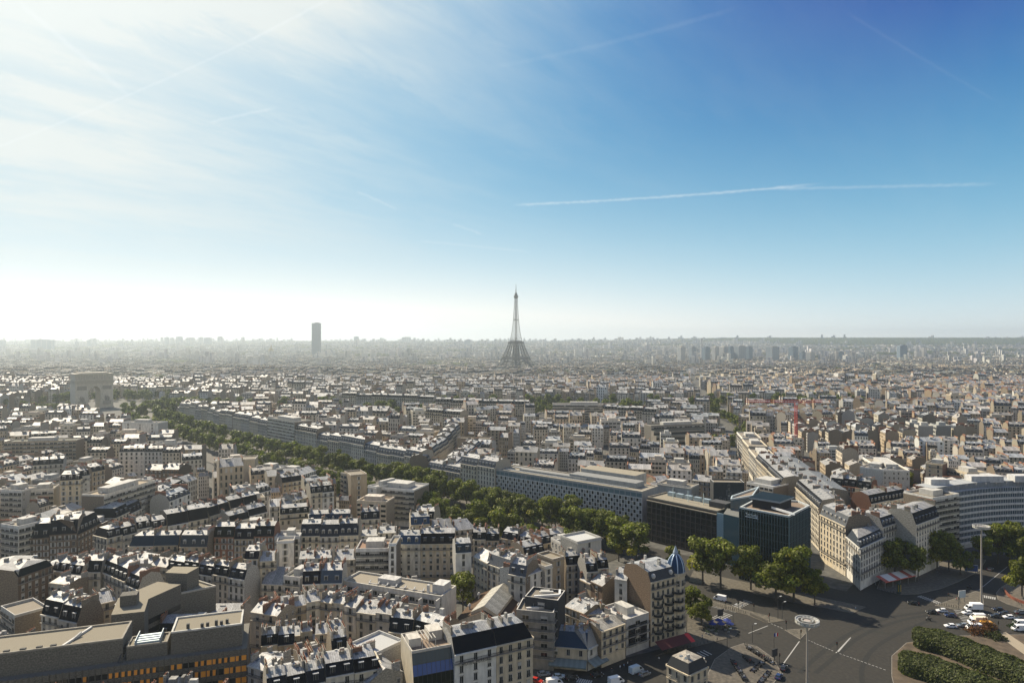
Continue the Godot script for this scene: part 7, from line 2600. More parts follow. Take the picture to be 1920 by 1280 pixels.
	for i in 14:
		var p: Vector2 = Vector2(74.3, 262.6).lerp(Vector2(85.8, 266.5), rng.randf()) + Vector2(rng.randf_range(-2, 2), rng.randf_range(-4, 4))
		var t := thing("planter", "leafy cafe planter on the corner pavement", "planter", Y(p, 0.14), "planters of the corner cafe")
		var q := MB.new()
		q.box(Vector3.ZERO, Vector3.RIGHT, 0.5, 0.25, 0, 0.5, Color(0.2, 0.2, 0.19))
		part("trough", q.mesh(M.matte), t)
		var lf := MB.new()
		for k in 40:
			leaf_quad(lf, Vector3(rng.randf_range(-0.5, 0.5), rng.randf_range(0.5, 1.3), rng.randf_range(-0.3, 0.3)), 0.14, rng, Color(0.05, 0.08, 0.03))
		part("foliage", lf.mesh(M.leaf), t)
	# bollards
	var bm := MB.new()
	bm.tube(Vector3.ZERO, Vector3(0, 0.95, 0), 0.09, 0.08, 6, Color(0.02, 0.02, 0.02))
	bm.tube(Vector3(0, 0.95, 0), Vector3(0, 1.08, 0), 0.12, 0.05, 6, Color(0.03, 0.03, 0.03))
	var bo := bm.mesh(M.iron)
	for row in [[Vector2(97.4, 279.5), Vector2(101.8, 271.5), 16, "bollards on the long narrow island"], [Vector2(78.7, 296.2), Vector2(96.4, 280.5), 26, "bollards on the long narrow island"], [Vector2(85.8, 252.4), Vector2(91.9, 234.2), 22, "bollards round the motorcycle pavement"], [Vector2(221.1, 309.0), Vector2(215.5, 287.9), 14, "bollards on the curved pavement"], [Vector2(180.8, 290.8), Vector2(187.8, 286.1), 10, "bollards on the mast's island"], [Vector2(53.3, 243.8), Vector2(73.3, 253.7), 14, "bollards before the red cafe awning"], [Vector2(165.2, 308.3), Vector2(171.8, 301.2), 8, "bollards before the market awning"]]:
		for i in row[2]:
			var p: Vector2 = row[0].lerp(row[1], (i + 0.5) / row[2])
			var o := MeshInstance3D.new()
			o.mesh = bo
			o.name = numbered("bollard")
			o.position = Y(p, 0.13)
			add_child(o, true)
			tag(o, "small black bollard, one of the " + row[3], "bollard", row[3])

# ------------------------------------------------------------------ the rest of the city
const M0 := Vector2(150, 318)      # foot and direction of the shaded street on the right
const MU := Vector2(0.205, 0.979)

func zone(p: Vector2) -> int:
	var n := Vector2(-AU.y, AU.x)
	if n.y < 0:
		n = -n
	if (p - AX).dot(n) < 0.0:
		return 0 if p.x > -190 - (p.y - 330) * 0.35 else 4
	if (p - M0).dot(Vector2(MU.y, -MU.x)) > 0.0:
		return 2
	return 1 if p.y < 975 else 3

func lots() -> Array:
	# streets first
	mark(M0 - MU * 10, M0 + MU * 1400, 9)
	mark(Vector2(-52, 500), Vector2(-39, 668), 7)
	mark(Vector2(-540, 940), Vector2(620, 985), 50)
	mark(Vector2(-616, 1000) - Vector2(95, 0), Vector2(-616, 1000) + Vector2(95, 0), 150)
	mark_poly(PackedVector2Array([Vector2(-195, 835), Vector2(-80, 835), Vector2(-80, 940), Vector2(-195, 940)]))
	mark_poly(PackedVector2Array([Vector2(5, 800), Vector2(165, 800), Vector2(165, 940), Vector2(5, 940)]))
	var out := []
	var seeds := []
	var y := 180.0
	while y < 1620.0:
		var x := -1400.0
		while x < 1400.0:
			var p := Vector2(x + rng.randf_range(-50, 50), y + rng.randf_range(-32, 32))
			if absf(p.x) < p.y * 0.82 + 160:
				var a := deg_to_rad([-4.0, 5.0, 12.0, -14.0, 24.0, -22.0, -6.0, 3.0][rng.randi() % 8] + rng.randf_range(-8, 8))
				if zone(p) == 4 and p.y < 520:
					a = deg_to_rad(84.0)
				if zone(p) == 2 and p.y < 700:
					a = deg_to_rad(77.0 if rng.randf() < 0.35 else -13.0)
				seeds.append([p, a])
			x += 150.0
		y += 105.0
	for i in seeds.size():
		var c: Vector2 = seeds[i][0]
		var a: float = seeds[i][1]
		var us := Vector2(cos(a), sin(a))
		var ut := Vector2(-sin(a), cos(a))
		var near := []
		for k in seeds.size():
			if k != i and seeds[k][0].distance_to(c) < 330.0:
				near.append(seeds[k][0])
		var t := -120.0 + rng.randf_range(0, 10)
		var row := 0
		var level := rng.randf_range(16.5, 20.5)
		while t < 120.0:
			var s := -150.0 + rng.randf_range(0, 14)
			var hrow := level + rng.randf_range(-1.6, 1.6)
			while s < 150.0:
				var w := rng.randf_range(10.0, 21.0)
				var dep := rng.randf_range(10.5, 13.5)
				if rng.randf() < 0.05:
					s += rng.randf_range(3, 8)
				var p0 := c + us * s + ut * t
				var mid := p0
				var ok := false
				for shrink in 3:      # narrower lots where the street cuts the block
					if shrink:
						w *= 0.62
						dep *= 0.85
					mid = p0 + us * w / 2 + ut * dep / 2
					ok = mid.distance_to(c) < 165.0 and w > 5.0
					for k in near:
						if not ok:
							break
						for e in [p0, p0 + us * w, p0 + us * w + ut * dep, p0 + ut * dep]:
							if e.distance_to(k) - e.distance_to(c) < 6.0:
								ok = false
					if ok:
						break
				if not ok:
					w = 4.0
				if ok:
					var hh := hrow + (rng.randf_range(-1.2, 1.2) if rng.randf() < 0.75 else rng.randf_range(-4.0, 3.0)) - (4.0 if mid.y < 330 else 0.0)
					if rng.randf() < 0.04:
						hh += rng.randf_range(4, 9)
					_lot(out, p0, us, ut, w, dep, hh, zone(mid), row % 2 == 1)
					if rng.randf() < 0.35:
						_lot(out, c + us * s + ut * (t + dep + 0.3), us, ut, rng.randf_range(5, 9), rng.randf_range(3.5, 5.5), hh - rng.randf_range(1, 6), zone(mid), false)
				s += w + 0.1
			t += 13.0 + (rng.randf_range(4.0, 7.5) if row % 3 != 2 else rng.randf_range(1.5, 4.0))
			row += 1
	out.sort_custom(func(x, y): return x.r < y.r)
	return out

func _lot(out: Array, p0: Vector2, us: Vector2, ut: Vector2, w: float, dep: float, h: float, z: int, back: bool):
	var mid := p0 + us * w / 2 + ut * dep / 2
	if mid.y < 335 and mid.x > 18 or mid.y < 300 and mid.x > -36 or mid.y < 378 and mid.x > 190 or mid.y < 236 and mid.x > -60 or mid.y < 400 and mid.x > 60 and mid.x < 150:
		return
	if mid.y < 150 or mid.y > 1480 or absf(mid.x) > mid.y * 0.80 + 25:
		return
	for i in 4:
		for k in 4:
			if is_taken(p0 + us * (1.3 + (w - 2.6) * (i / 3.0)) + ut * (1.3 + (dep - 2.6) * (k / 3.0))):
				return
	var q := [p0, p0 + us * w, p0 + us * w + ut * dep, p0 + ut * dep]
	mark_quad(q)
	if back:
		q = [q[2], q[3], q[0], q[1]]
	# keep the front turned to the viewer where it can be
	var fr: Vector2 = q[1] - q[0]
	if Vector2(fr.y, -fr.x).dot(-mid) < 0.0:
		q = [q[2], q[3], q[0], q[1]]
	out.append({"q": q, "h": h, "r": mid.length(), "z": z, "mid": mid})

var infill_count := {}
func infill_label(tn: String, roof: String, p: Vector2) -> String:
	var best: Array = row_names[0]
	for w in row_names:
		if w[0].distance_to(p) < best[0].distance_to(p):
			best = w
	var k: int = infill_count.get(best[1], 0)
	infill_count[best[1]] = k + 1
	var side := "behind" if p.length() > best[0].length() else "before"
	var place: String = best[1]
	for cut in [" with ", ", ", " beside ", " next to ", " left of ", " at the "]:
		if place.split(" ").size() > 10:
			place = place.get_slice(cut, 0)
	return "%s %s house, %s %s %s" % [tn, roof, ORD[mini(k, 19)], side, place]

func build_city():
	var all := lots()
	var tones := ["cream", "pale", "white", "grey", "sand", "tan", "cream", "pale"]
	var zn := ["in the old quarter this side of the avenue", "between the avenue and the shaded street", "beyond the shaded street", "far past the park avenue", "in the quarter at the photo's edge"]
	var budget := 312 - n_houses
	var lists := []
	var tints := []
	for i in 14:
		var e: Array[Transform3D] = []
		lists.append(e)
		tints.append([])
	var n := 0
	for l in all:
		var q: Array = l.q
		if n < budget:
			var tn: String = tones[rng.randi() % 8]
			var st: String = ["m", "m", "m", "z", "f"][rng.randi() % 5]
			n += 1
			var roof: String = {"m": "mansard-roofed", "z": "zinc-roofed", "f": "flat-roofed"}[st]
			house(q, l.h, {"st": st, "tone": TONES[tn] * rng.randf_range(0.85, 1.05), "modern": st == "f"}, infill_label(tn, roof, l.mid), 1, "apartment_building", "infill houses of the city blocks")
			continue
		var k := rng.randi() % 14
		var a: Vector2 = q[0]
		var b: Vector2 = q[1]
		var u := (b - a).normalized()
		var dep: float = a.distance_to(q[3])
		var X := Vector3(u.x, 0, -u.y)
		var Z := X.cross(Vector3.UP)
		var mid: Vector2 = l.mid
		lists[k].append(Transform3D(Basis(X * (a.distance_to(b) / 14.0), Vector3.UP * (l.h / 20.0), Z * (dep / 12.0)), Y(mid, g(mid.x, mid.y))))
		var v := rng.randf_range(0.72, 1.2)
		var warm := rng.randf_range(-0.06, 0.08)
		tints[k].append(Color(v * (1.0 + warm), v, v * (1.0 - warm)))
	var holder := thing("city_blocks", "dense grey and cream apartment blocks filling the middle distance", "buildings")
	holder.set_meta("kind", "stuff")
	for k in 14:
		var st: String = ["m", "z", "m", "z", "m", "z", "f", "m", "z", "m", "z", "f", "m", "z"][k]
		var r := RandomNumberGenerator.new()
		r.seed = 900 + k
		var s := Shell.new()
		shell([Vector2(-7, -6), Vector2(7, -6), Vector2(7, 6), Vector2(-7, 6)], 0, 20, {"st": st, "tone": TONES[tones[k % 8]], "back": true, "modern": st == "f", "mh": 2.6, "ins": 1.9, "roof": Color(0.045, 0.05, 0.058) * (0.6 + 0.12 * k)}, 0, r, s)
		many("building_variant", joined([s.wall, M.stone, s.rear, M.stone, s.slate_b, M.slate, s.side, M.party, s.side_b, M.party, s.slate, M.slate, s.zinc, M.zinc, s.flat, M.gravel, s.trim, M.stone, s.glaz, M.glass, s.pot, M.matte]), lists[k], tints[k], "", "", holder)
	print("lots ", all.size(), " houses ", n_houses)

func cluster(sd: int) -> ArrayMesh:      # a block of plain far houses round a yard, 60 x 37 m
	var r := RandomNumberGenerator.new()
	r.seed = sd
	var s := Shell.new()
	var tones := ["cream", "pale", "white", "grey", "sand", "white"]
	for side in 2:
		var x := -30.0
		while x < 28.0:
			var w := r.randf_range(9, 19)
			var d := r.randf_range(10, 14)
			var y := -18.5 if side == 0 else 18.5 - d
			var q := [Vector2(x, y), Vector2(x + w, y), Vector2(x + w, y + d), Vector2(x, y + d)]
			if r.randf() < 0.9:
				far_house(s, q, r.randf_range(12, 23), r, tones)
			x += w + 0.2
	for k in 3:
		var x := r.randf_range(-26, 18)
		far_house(s, [Vector2(x, -7), Vector2(x + 8, -7), Vector2(x + 8, 6.5), Vector2(x, 6.5)], r.randf_range(8, 19), r, tones)
	return joined([s.wall, M.far, s.slate, M.slate, s.zinc, M.zinc])

func far_house(s: Shell, q: Array, h: float, r: RandomNumberGenerator, tones: Array):
	var tone: Color = TONES[tones[r.randi() % tones.size()]] * r.randf_range(0.75, 1.1)
	var c: Vector2 = (q[0] + q[2]) / 2.0
	for i in 4:
		s.wall.quad(Y(q[i], -2), Y(q[(i + 1) % 4], -2), Y(q[(i + 1) % 4], h), Y(q[i], h), tone)
	# window bands
	for f in int(h / 3.2):
		for i in [0, 2]:
			var a: Vector2 = q[i]
			var b: Vector2 = q[i + 1]
			var o := (b - a).normalized().orthogonal() * 0.1
			if o.dot(a - c) < 0:
				o = -o
			var n := int(a.distance_to(b) / 3.0)
			for k in n:
				var p := a.lerp(b, (k + 0.25) / n) + o
				var e := a.lerp(b, (k + 0.75) / n) + o
				var y := 1.0 + f * 3.2
				s.wall.quad(Y(p, y), Y(e, y), Y(e, y + 1.9), Y(p, y + 1.9), Color(0.12, 0.13, 0.135))
	var m := r.randf()
	var zc := Color(0.50, 0.50, 0.48) * r.randf_range(0.6, 1.25)
	if m < 0.6:
		var p := []
		for v in q:
			p.append(c + (v - c) * 0.80)
		for i in 4:
			s.slate.quad(Y(q[i], h), Y(q[(i + 1) % 4], h), Y(p[(i + 1) % 4], h + 3.5), Y(p[i], h + 3.5), Color(0.10, 0.11, 0.12))
		s.zinc.quad(Y(p[0], h + 3.5), Y(p[1], h + 3.5), Y(p[2], h + 3.5), Y(p[3], h + 3.5), zc)
		h += 3.5
	else:
		s.zinc.quad(Y(q[0], h), Y(q[1], h), Y(q[2], h), Y(q[3], h), zc if m < 0.85 else Color(0.3, 0.22, 0.15))
	for k in r.randi_range(1, 3):
		var e: Vector2 = q[0].lerp(q[1], [0.04, 0.96, 0.5][k - 1]).lerp(q[3].lerp(q[2], [0.04, 0.96, 0.5][k - 1]), r.randf_range(0.25, 0.75))
		s.wall.box(Y(e, 0), Vector3(0, 0, 1), r.randf_range(1.0, 2.6), 0.35, h - 3, h + 2.2, Color(0.40, 0.33, 0.25) * r.randf_range(0.8, 1.3))

func build_far():
	var holder := thing("distant_city", "endless distant city of pale walls and grey roofs fading into haze", "buildings")
	holder.set_meta("kind", "stuff")
	var lists := []
	var tints := []
	for i in 9:
		var e: Array[Transform3D] = []
		lists.append(e)
		tints.append([])
	var f := FastNoiseLite.new()
	f.seed = 44
	f.frequency = 0.0016
	var green := FastNoiseLite.new()
	green.seed = 12
	green.frequency = 0.0011
	var trees: Array[Transform3D] = []
	var d := 1495.0
	while d < 11200.0:
		var k := 1.0 if d < 4000 else 1.7
		var x := -d * 0.80 - 100.0 + rng.randf_range(0, 40)
		while x < d * 0.80 + 100.0:
			var p := Vector2(x + rng.randf_range(-7, 7), d + rng.randf_range(-5, 5))
			x += 67.0 * k
			var wood := p.x > 1300 + (11500 - p.y) * 0.45 and p.y > 7200
			var gn := green.get_noise_2d(p.x, p.y)
			if absf(p.x - 14) < 130 and absf(p.y - 2480) < 150:
				continue
			if absf((p - M0).dot(Vector2(MU.y, -MU.x))) < 22.0 and p.y < 2200:
				continue
			if wood or gn > 0.42 or rng.randf() < 0.02:
				for i in (9 if wood else 4):
					var w := p + Vector2(rng.randf_range(-40, 40), rng.randf_range(-26, 26)) * k
					trees.append(Transform3D(Basis(Vector3.UP, rng.randf() * TAU).scaled(Vector3(2.2, 1.3, 2.2) * rng.randf_range(0.8, 1.3) * (1.0 if k < 1.5 else 1.4)), Y(w, g(w.x, w.y) - 2.0)))
				if wood:
					if rng.randf() < 0.85:
						continue
				else:
					continue
			var an := floorf((f.get_noise_2d(p.x, p.y) * 0.5 + 0.5) * 7.0) / 7.0 * PI * 0.9 - 0.5
			var c := rng.randi() % 8
			var hs := rng.randf_range(0.8, 1.15)
			if rng.randf() < (0.0 if d < 2900 else 0.06):
				c = 8
				hs = rng.randf_range(0.7, 1.5)
			lists[c].append(Transform3D(Basis(Vector3.UP, an).scaled_local(Vector3(k, hs, k)), Y(p, g(p.x, p.y))))
			var v := rng.randf_range(0.82, 1.25)
			tints[c].append(Color(v, v * rng.randf_range(0.97, 1.02), v * rng.randf_range(0.93, 1.04)))
		d += 43.0 * k
	for c in 8:
		many("city_block", cluster(500 + c), lists[c], tints[c], "", "", holder)
	var sl := MB.new()
	for s in [[-14.0, 16.0, 7.0, 38.0], [14.0, 9.0, 9.0, 52.0], [22.0, 6.0, 16.0, 30.0]]:
		sl.box(Vector3(s[0], 0, 0), Vector3.RIGHT, s[1] * 0.8, s[2] * 0.7, -2, s[3], Color(0.52, 0.50, 0.46))
		for fl in int(s[3] / 3.5):
			sl.box(Vector3(s[0], 0, 0), Vector3.RIGHT, s[1] * 0.8 + 0.1, s[2] * 0.7 - 0.5, fl * 3.5 + 1.2, fl * 3.5 + 2.8, Color(0.12, 0.14, 0.16))
	many("slab_block", sl.mesh(M.far), lists[8], tints[8], "", "", holder)
	many("wooded_hill_foliage", mid_crowns[1], trees, [], "dark woods and parks on the far hills and in the distant city", "trees")

func build_all():
	taken.resize(GX * GD)
	build_ground()
	build_square()
	mark_poly(PackedVector2Array([Vector2(49.2, 393.8), Vector2(75.3, 385.4), Vector2(95.2, 358.4), Vector2(86.5, 325.8), Vector2(66.7, 335.0), Vector2(47.6, 358.4)]))
	mark_poly(PackedVector2Array([Vector2(133.8, 398.2), Vector2(186.7, 398.2), Vector2(152.7, 325.8), Vector2(109.5, 325.8)]))
	office_slab()
	grid_office()
	dark_office()
	glass_block()
	curved_building()
	domed_corner()
	church_hall()
	square_corner()
	stepped_terraces()
	hotel_row()
	low_corner()
	build_quarter()
	arch()
	iron_tower()
	skyline()
	crane()
	build_trees()
	build_city()
	build_far()
	traffic()
	motorcycles()
	furniture()
	people()

func build_ground():
	var b := MB.new()
	var xs := []
	var ds := []
	for i in 91:
		var k := (i - 45) / 45.0
		xs.append(signf(k) * (900.0 * absf(k) + 9600.0 * pow(absf(k), 4.0)))
	for i in 91:
		var k := i / 90.0
		ds.append(-2500.0 + 2500 * minf(1.0, k * 9.0) + (2200.0 * maxf(0, k - 0.111) / 0.889 + 9700.0 * pow(maxf(0, k - 0.111) / 0.889, 3.0)))
	for i in 90:
		for k in 90:
			var p := []
			for e in [[0, 0], [1, 0], [1, 1], [0, 1]]:
				var x: float = xs[i + e[0]]
				var d: float = ds[k + e[1]]
				p.append(V(x, d, g(x, d)))
			b.quad(p[0], p[1], p[2], p[3], Color(0.125, 0.12, 0.105))
	struct("ground", joined([b, M.ground]), "the ground of the city, rising to far hills")

func build_quarter():
	terrace(Vector2(-195.1, 260.1), Vector2(-186.1, 257.7), 23.0, 14.0, 1, {"st": "m", "e1": true, "mh": 2.6, "party": Color(0.2, 0.15, 0.1)}, ["brown"], "tall brown corner building at the photo's edge with narrow zinc roof and many chimneys")
	terrace(Vector2(-186.2, 257.2), Vector2(-192.3, 277.9), 23.0, 14.0, 1, {"st": "m", "e1": true, "mh": 2.6}, ["brown"], "dark brown side wing of the corner building, facing the office roof")
	terrace(Vector2(-182.4, 243.2), Vector2(-171.1, 234.7), 17.0, 10.0, 1, {"st": "f", "modern": true, "pent": false}, ["grey"], "low grey flat-roofed building with balconies below the brown corner building")
	terrace(Vector2(-162.9, 235.9), Vector2(-146.4, 229.6), 18.0, 11.0, 2, {"st": "m", "mh": 4.6, "ins": 1.6, "zcol": Color(0.46, 0.47, 0.46)}, ["pale", "grey"], "the short front with white chimneys behind the concrete office slab")
	terrace(Vector2(-152.7, 241.3), Vector2(-144.8, 249.2), 17.0, 10.0, 2, {"st": "z"}, ["grey", "cream"], "the zigzag roofs beside the office stair, behind the short front")
	terrace(Vector2(-178.6, 263.4), Vector2(-169.7, 261.1), 19.0, 9.0, 1, {"st": "z", "rise": 1.0}, ["cream"], "small cream building with a tall flue pipe on its blank end wall")
	terrace(Vector2(-186.7, 276.6), Vector2(-172.6, 272.8), 19.5, 11.0, 2, {"st": "m"}, ["grey", "cream"], "the curved street front's upper end")
	terrace(Vector2(-174.2, 275.2), Vector2(-166.0, 275.2), 19.0, 11.0, 1, {"st": "m", "mh": 4.2, "wk": 1}, ["pale"], "pale building with a dark mansard at the bend of the curved street front")
	terrace(Vector2(-167.4, 277.9), Vector2(-142.8, 260.4), 18.0, 11.0, 3, {"st": "m", "mh": 4.4, "wk": 1}, ["pale", "cream"], "the curved street front above the office rear wing")
	terrace(Vector2(-173.0, 299.7), Vector2(-146.7, 289.8), 16.0, 10.0, 3, {"st": "z", "mh": 2}, ["cream", "grey"], "the sawtooth roofs in front of the blue mansard")
	terrace(Vector2(-146.7, 289.8), Vector2(-107.6, 274.3), 16.0, 10.0, 5, {"st": "m", "mh": 3.6, "dk": 2}, ["cream", "white", "grey"], "the long sawtooth terrace leading to the tan tower house")
	terrace(Vector2(-176.7, 314.2), Vector2(-154.5, 315.8), 17.0, 10.0, 2, {"st": "m", "mh": 4.4, "nodorm": true, "e0": true, "roof": Color(0.035, 0.055, 0.085)}, ["cream", "tan"], "the low terrace with a blue slate mansard")
	terrace(Vector2(-152.4, 312.5), Vector2(-139.7, 312.5), 18.0, 10.0, 1, {"st": "m", "mh": 5.0, "dk": 1, "roof": Color(0.07, 0.08, 0.09)}, ["tan"], "dark slate house with four arched white dormers beside the blue mansard")
	terrace(Vector2(-189.0, 318.3), Vector2(-181.9, 330.8), 20.0, 12.0, 2, {"st": "m", "e0": true, "mh": 3.6}, ["cream", "pale"], "the rounded street corner facing the big dark mansard")
	terrace(Vector2(-181.9, 330.8), Vector2(-172.8, 341.3), 20.0, 12.0, 2, {"st": "m", "mh": 3.2}, ["pale", "cream"], "the continuing corner terrace with broad pale roofs")
	terrace(Vector2(-172.3, 341.3), Vector2(-158.4, 355.8), 20.0, 12.0, 2, {"st": "m", "mh": 5.6, "roof": Color(0.012, 0.014, 0.017), "nodorm": true}, ["white", "cream"], "the terrace with a steep black slate roof")
	terrace(Vector2(-160.3, 361.2), Vector2(-154.7, 375.0), 20.0, 12.0, 2, {"st": "m", "mh": 4.6, "nodorm": true, "roof": Color(0.012, 0.014, 0.017)}, ["cream", "pale"], "the uphill end of the black-roofed terrace")
	terrace(Vector2(-155.7, 377.4), Vector2(-146.0, 392.5), 20.0, 12.0, 2, {"st": "m", "mh": 4.4, "nodorm": true, "roof": Color(0.013, 0.015, 0.018)}, ["pale", "white"], "the street behind the long cream facade")
	terrace(Vector2(-146.4, 354.9), Vector2(-134.4, 374.8), 18.0, 10.0, 2, {"st": "m", "mh": 3.4, "nodorm": true, "roof": Color(0.013, 0.015, 0.018)}, ["cream", "white"], "the long low cream facade with chimneys on its ridge")
	terrace(Vector2(-226.5, 314.8), Vector2(-204.6, 320.9), 21.0, 15.0, 2, {"st": "m", "mh": 6.4, "dk": 0, "wk": 1, "roof": Color(0.012, 0.018, 0.027), "tonex": 1}, ["brown", "brown"], "the great dark front under a high blue-black mansard")
	terrace(Vector2(-204.6, 320.9), Vector2(-205.8, 341.6), 21.0, 15.0, 1, {"st": "m", "mh": 6.4, "e1": true, "roof": Color(0.012, 0.018, 0.027)}, ["brown"], "angled brown wing of the great dark front, turning up the side street")
	terrace(Vector2(-236.5, 315.4), Vector2(-224.9, 310.9), 27.0, 14.0, 1, {"st": "f", "modern": true, "e1": true}, ["white"], "white terraced block beside the great dark front")
	terrace(Vector2(-205.3, 341.3), Vector2(-206.2, 354.7), 20.0, 13.0, 1, {"st": "f", "modern": false}, ["brown"], "dark brown house with roof planting next to the angled brown wing")
	terrace(Vector2(-204.9, 352.6), Vector2(-205.6, 378.6), 20.0, 13.0, 2, {"st": "m", "mh": 4.6, "e0": true}, ["cream", "pale"], "the side street, with small white dormers")
	terrace(Vector2(-207.8, 382.7), Vector2(-208.7, 408.5), 22.0, 13.0, 1, {"st": "f", "modern": true, "bay": 1.7, "ledge": false}, ["white"], "white modern facade with a tight grid of windows on the side street")
	terrace(Vector2(-213.2, 356.3), Vector2(-207.1, 395.7), 31.0, 13.0, 1, {"st": "f", "modern": true, "bay": 2.2, "deck": Color(0.5, 0.4, 0.27)}, ["pale"], "tall set-back block with a tan roof deck above the white grid facade")
	terrace(Vector2(-203.8, 398.9), Vector2(-206.6, 430.8), 21.0, 13.0, 2, {"st": "m", "mh": 4.0, "e1": true}, ["cream", "pale"], "the upper end of the side street")
	terrace(Vector2(-294.9, 393.1), Vector2(-280.6, 390.4), 26.0, 14.0, 1, {"st": "f", "modern": true}, ["white"], "white slab block with balconies at the photo's edge")
	terrace(Vector2(-283.2, 394.9), Vector2(-269.1, 400.6), 25.0, 14.0, 1, {"st": "f", "modern": true}, ["pale"], "pale slab block with balconies beside the white slab")
	terrace(Vector2(-263.2, 397.2), Vector2(-253.3, 400.3), 31.0, 15.0, 1, {"st": "m", "e1": true, "mh": 3.2}, ["sand"], "tall narrow sand-coloured tower house with a slate cap")
	terrace(Vector2(-255.5, 404.7), Vector2(-253.4, 409.5), 32.0, 14.0, 1, {"st": "m", "mh": 3.2}, ["grey"], "tall grey house standing against the sand-coloured tower house")
	terrace(Vector2(-344.9, 490.6), Vector2(-327.7, 498.2), 22.0, 13.0, 2, {"st": "m"}, ["cream", "grey"], "the roofs behind the white slab blocks")
	terrace(Vector2(-263.4, 427.8), Vector2(-260.4, 436.3), 30.0, 14.0, 1, {"st": "m"}, ["tan"], "tall tan house behind the grey tower house")
	terrace(Vector2(-253.5, 424.6), Vector2(-241.3, 418.5), 24.0, 12.0, 1, {"st": "z"}, ["sand"], "blank sand-coloured gable beside the tan house")
	terrace(Vector2(-257.7, 479.5), Vector2(-232.7, 475.9), 22.0, 14.0, 2, {"st": "z", "party": Color(0.17, 0.13, 0.085)}, ["brown"], "the blank brown walls topping the side street")
	terrace(Vector2(-208.6, 476.9), Vector2(-202.6, 473.1), 27.0, 16.0, 1, {"st": "f", "pent": false}, ["sand"], "narrow sand-coloured end of the blank-fronted office block")
	terrace(Vector2(-207.6, 485.8), Vector2(-202.7, 487.8), 26.0, 15.0, 1, {"st": "f", "modern": true, "pent": false, "bay": 1.6}, ["dark"], "dark glass stair strip between two blank sand-coloured walls")
	terrace(Vector2(-199.4, 480.7), Vector2(-182.5, 484.6), 27.0, 16.0, 1, {"st": "f", "bal": false, "bay": 40.0, "pent": false}, ["sand"], "blank sand-coloured office wall beside the glass strip")
	terrace(Vector2(-187.8, 498.7), Vector2(-151.9, 486.0), 18.0, 14.0, 2, {"st": "f", "modern": true, "deck": Color(0.42, 0.42, 0.4)}, ["grey", "pale"], "the low rounded-corner block right of the blank office wall")
	terrace(Vector2(-149.5, 478.3), Vector2(-143.7, 499.7), 17.0, 12.0, 1, {"st": "z"}, ["white"], "white low shed roof next to the rounded-corner block")
	terrace(Vector2(-149.2, 443.1), Vector2(-139.4, 452.8), 20.0, 12.0, 2, {"st": "m", "mh": 3.4, "nodorm": true, "roof": Color(0.013, 0.015, 0.018)}, ["tan", "cream"], "the small dark mansards before the low block")
	terrace(Vector2(-154.3, 413.1), Vector2(-149.5, 423.2), 20.0, 12.0, 1, {"st": "m"}, ["white"], "white house with a dark mansard before the courtyard group")
	terrace(Vector2(-137.4, 386.5), Vector2(-124.8, 391.6), 19.0, 12.0, 2, {"st": "z", "party": Color(0.5, 0.48, 0.43)}, ["white", "grey"], "the white courtyard group")
	terrace(Vector2(-124.6, 390.9), Vector2(-118.6, 401.7), 21.0, 12.0, 2, {"st": "z"}, ["pale", "cream"], "the tall rear walls of the courtyard group")
	terrace(Vector2(-116.3, 393.8), Vector2(-104.6, 400.9), 24.0, 12.0, 2, {"st": "m"}, ["cream", "white"], "the stone fronts beside the rounded tan block")
	terrace(Vector2(-111.3, 442.6), Vector2(-103.5, 435.9), 26.0, 12.0, 1, {"st": "f", "modern": true, "pent": false}, ["tan"], "narrow balcony side of the rounded tan block")
	terrace(Vector2(-101.6, 429.4), Vector2(-92.3, 434.3), 27.0, 16.0, 1, {"st": "f", "bal": false, "pent": false, "bay": 6.0}, ["tan"], "blank tan block with a rounded roofline in front of the avenue trees")
	terrace(Vector2(-88.6, 418.6), Vector2(-82.2, 414.1), 23.0, 24.0, 1, {"st": "f", "bay": 40.0, "bal": false, "deck": Color(0.5, 0.48, 0.44)}, ["white"], "blank white end wall of the modern block by the avenue")
	terrace(Vector2(-83.1, 418.7), Vector2(-58.9, 409.9), 22.0, 20.0, 1, {"st": "f", "modern": true, "bay": 1.8, "deck": Color(0.5, 0.48, 0.44)}, ["white"], "white modern block by the avenue trees with rooftop plant")
	terrace(Vector2(-79.7, 417.9), Vector2(-59.3, 412.5), 14.0, 10.0, 2, {"st": "m", "mh": 3.4, "roof": Color(0.03, 0.05, 0.085)}, ["grey", "pale"], "the low blue-roofed houses before the white modern block")
	terrace(Vector2(-139.2, 318.3), Vector2(-111.4, 319.1), 20.0, 11.0, 3, {"st": "m", "mh": 4.6, "dk": 0, "wk": 1}, ["brick", "tan", "brick"], "the brick-panelled terrace with white dormers")
	terrace(Vector2(-110.9, 318.3), Vector2(-99.5, 320.0), 20.0, 11.0, 1, {"st": "f", "deck": Color(0.45,0.45,0.44), "pent": true}, ["white"], "white house with a planted roof terrace between two mansard terraces")
	terrace(Vector2(-107.6, 311.5), Vector2(-100.1, 313.2), 20.0, 9.0, 1, {"st": "f", "bal": false, "bay": 4.5, "pent": false}, ["white"], "projecting white tower bay below the planted roof terrace")
	terrace(Vector2(-100.9, 325.2), Vector2(-73.6, 327.0), 19.0, 11.0, 3, {"st": "m", "mh": 5.4, "dk": 1, "dbay": 2.8, "roof": Color(0.032, 0.04, 0.055)}, ["cream", "pale", "cream"], "the terrace of round-topped white dormers")
	terrace(Vector2(-102.5, 343.3), Vector2(-82.3, 346.4), 20.0, 11.0, 2, {"st": "m", "mh": 4.6, "roof": Color(0.035, 0.055, 0.095), "dk": 2}, ["cream", "tan"], "the blue-slated terrace behind the round-topped dormers")
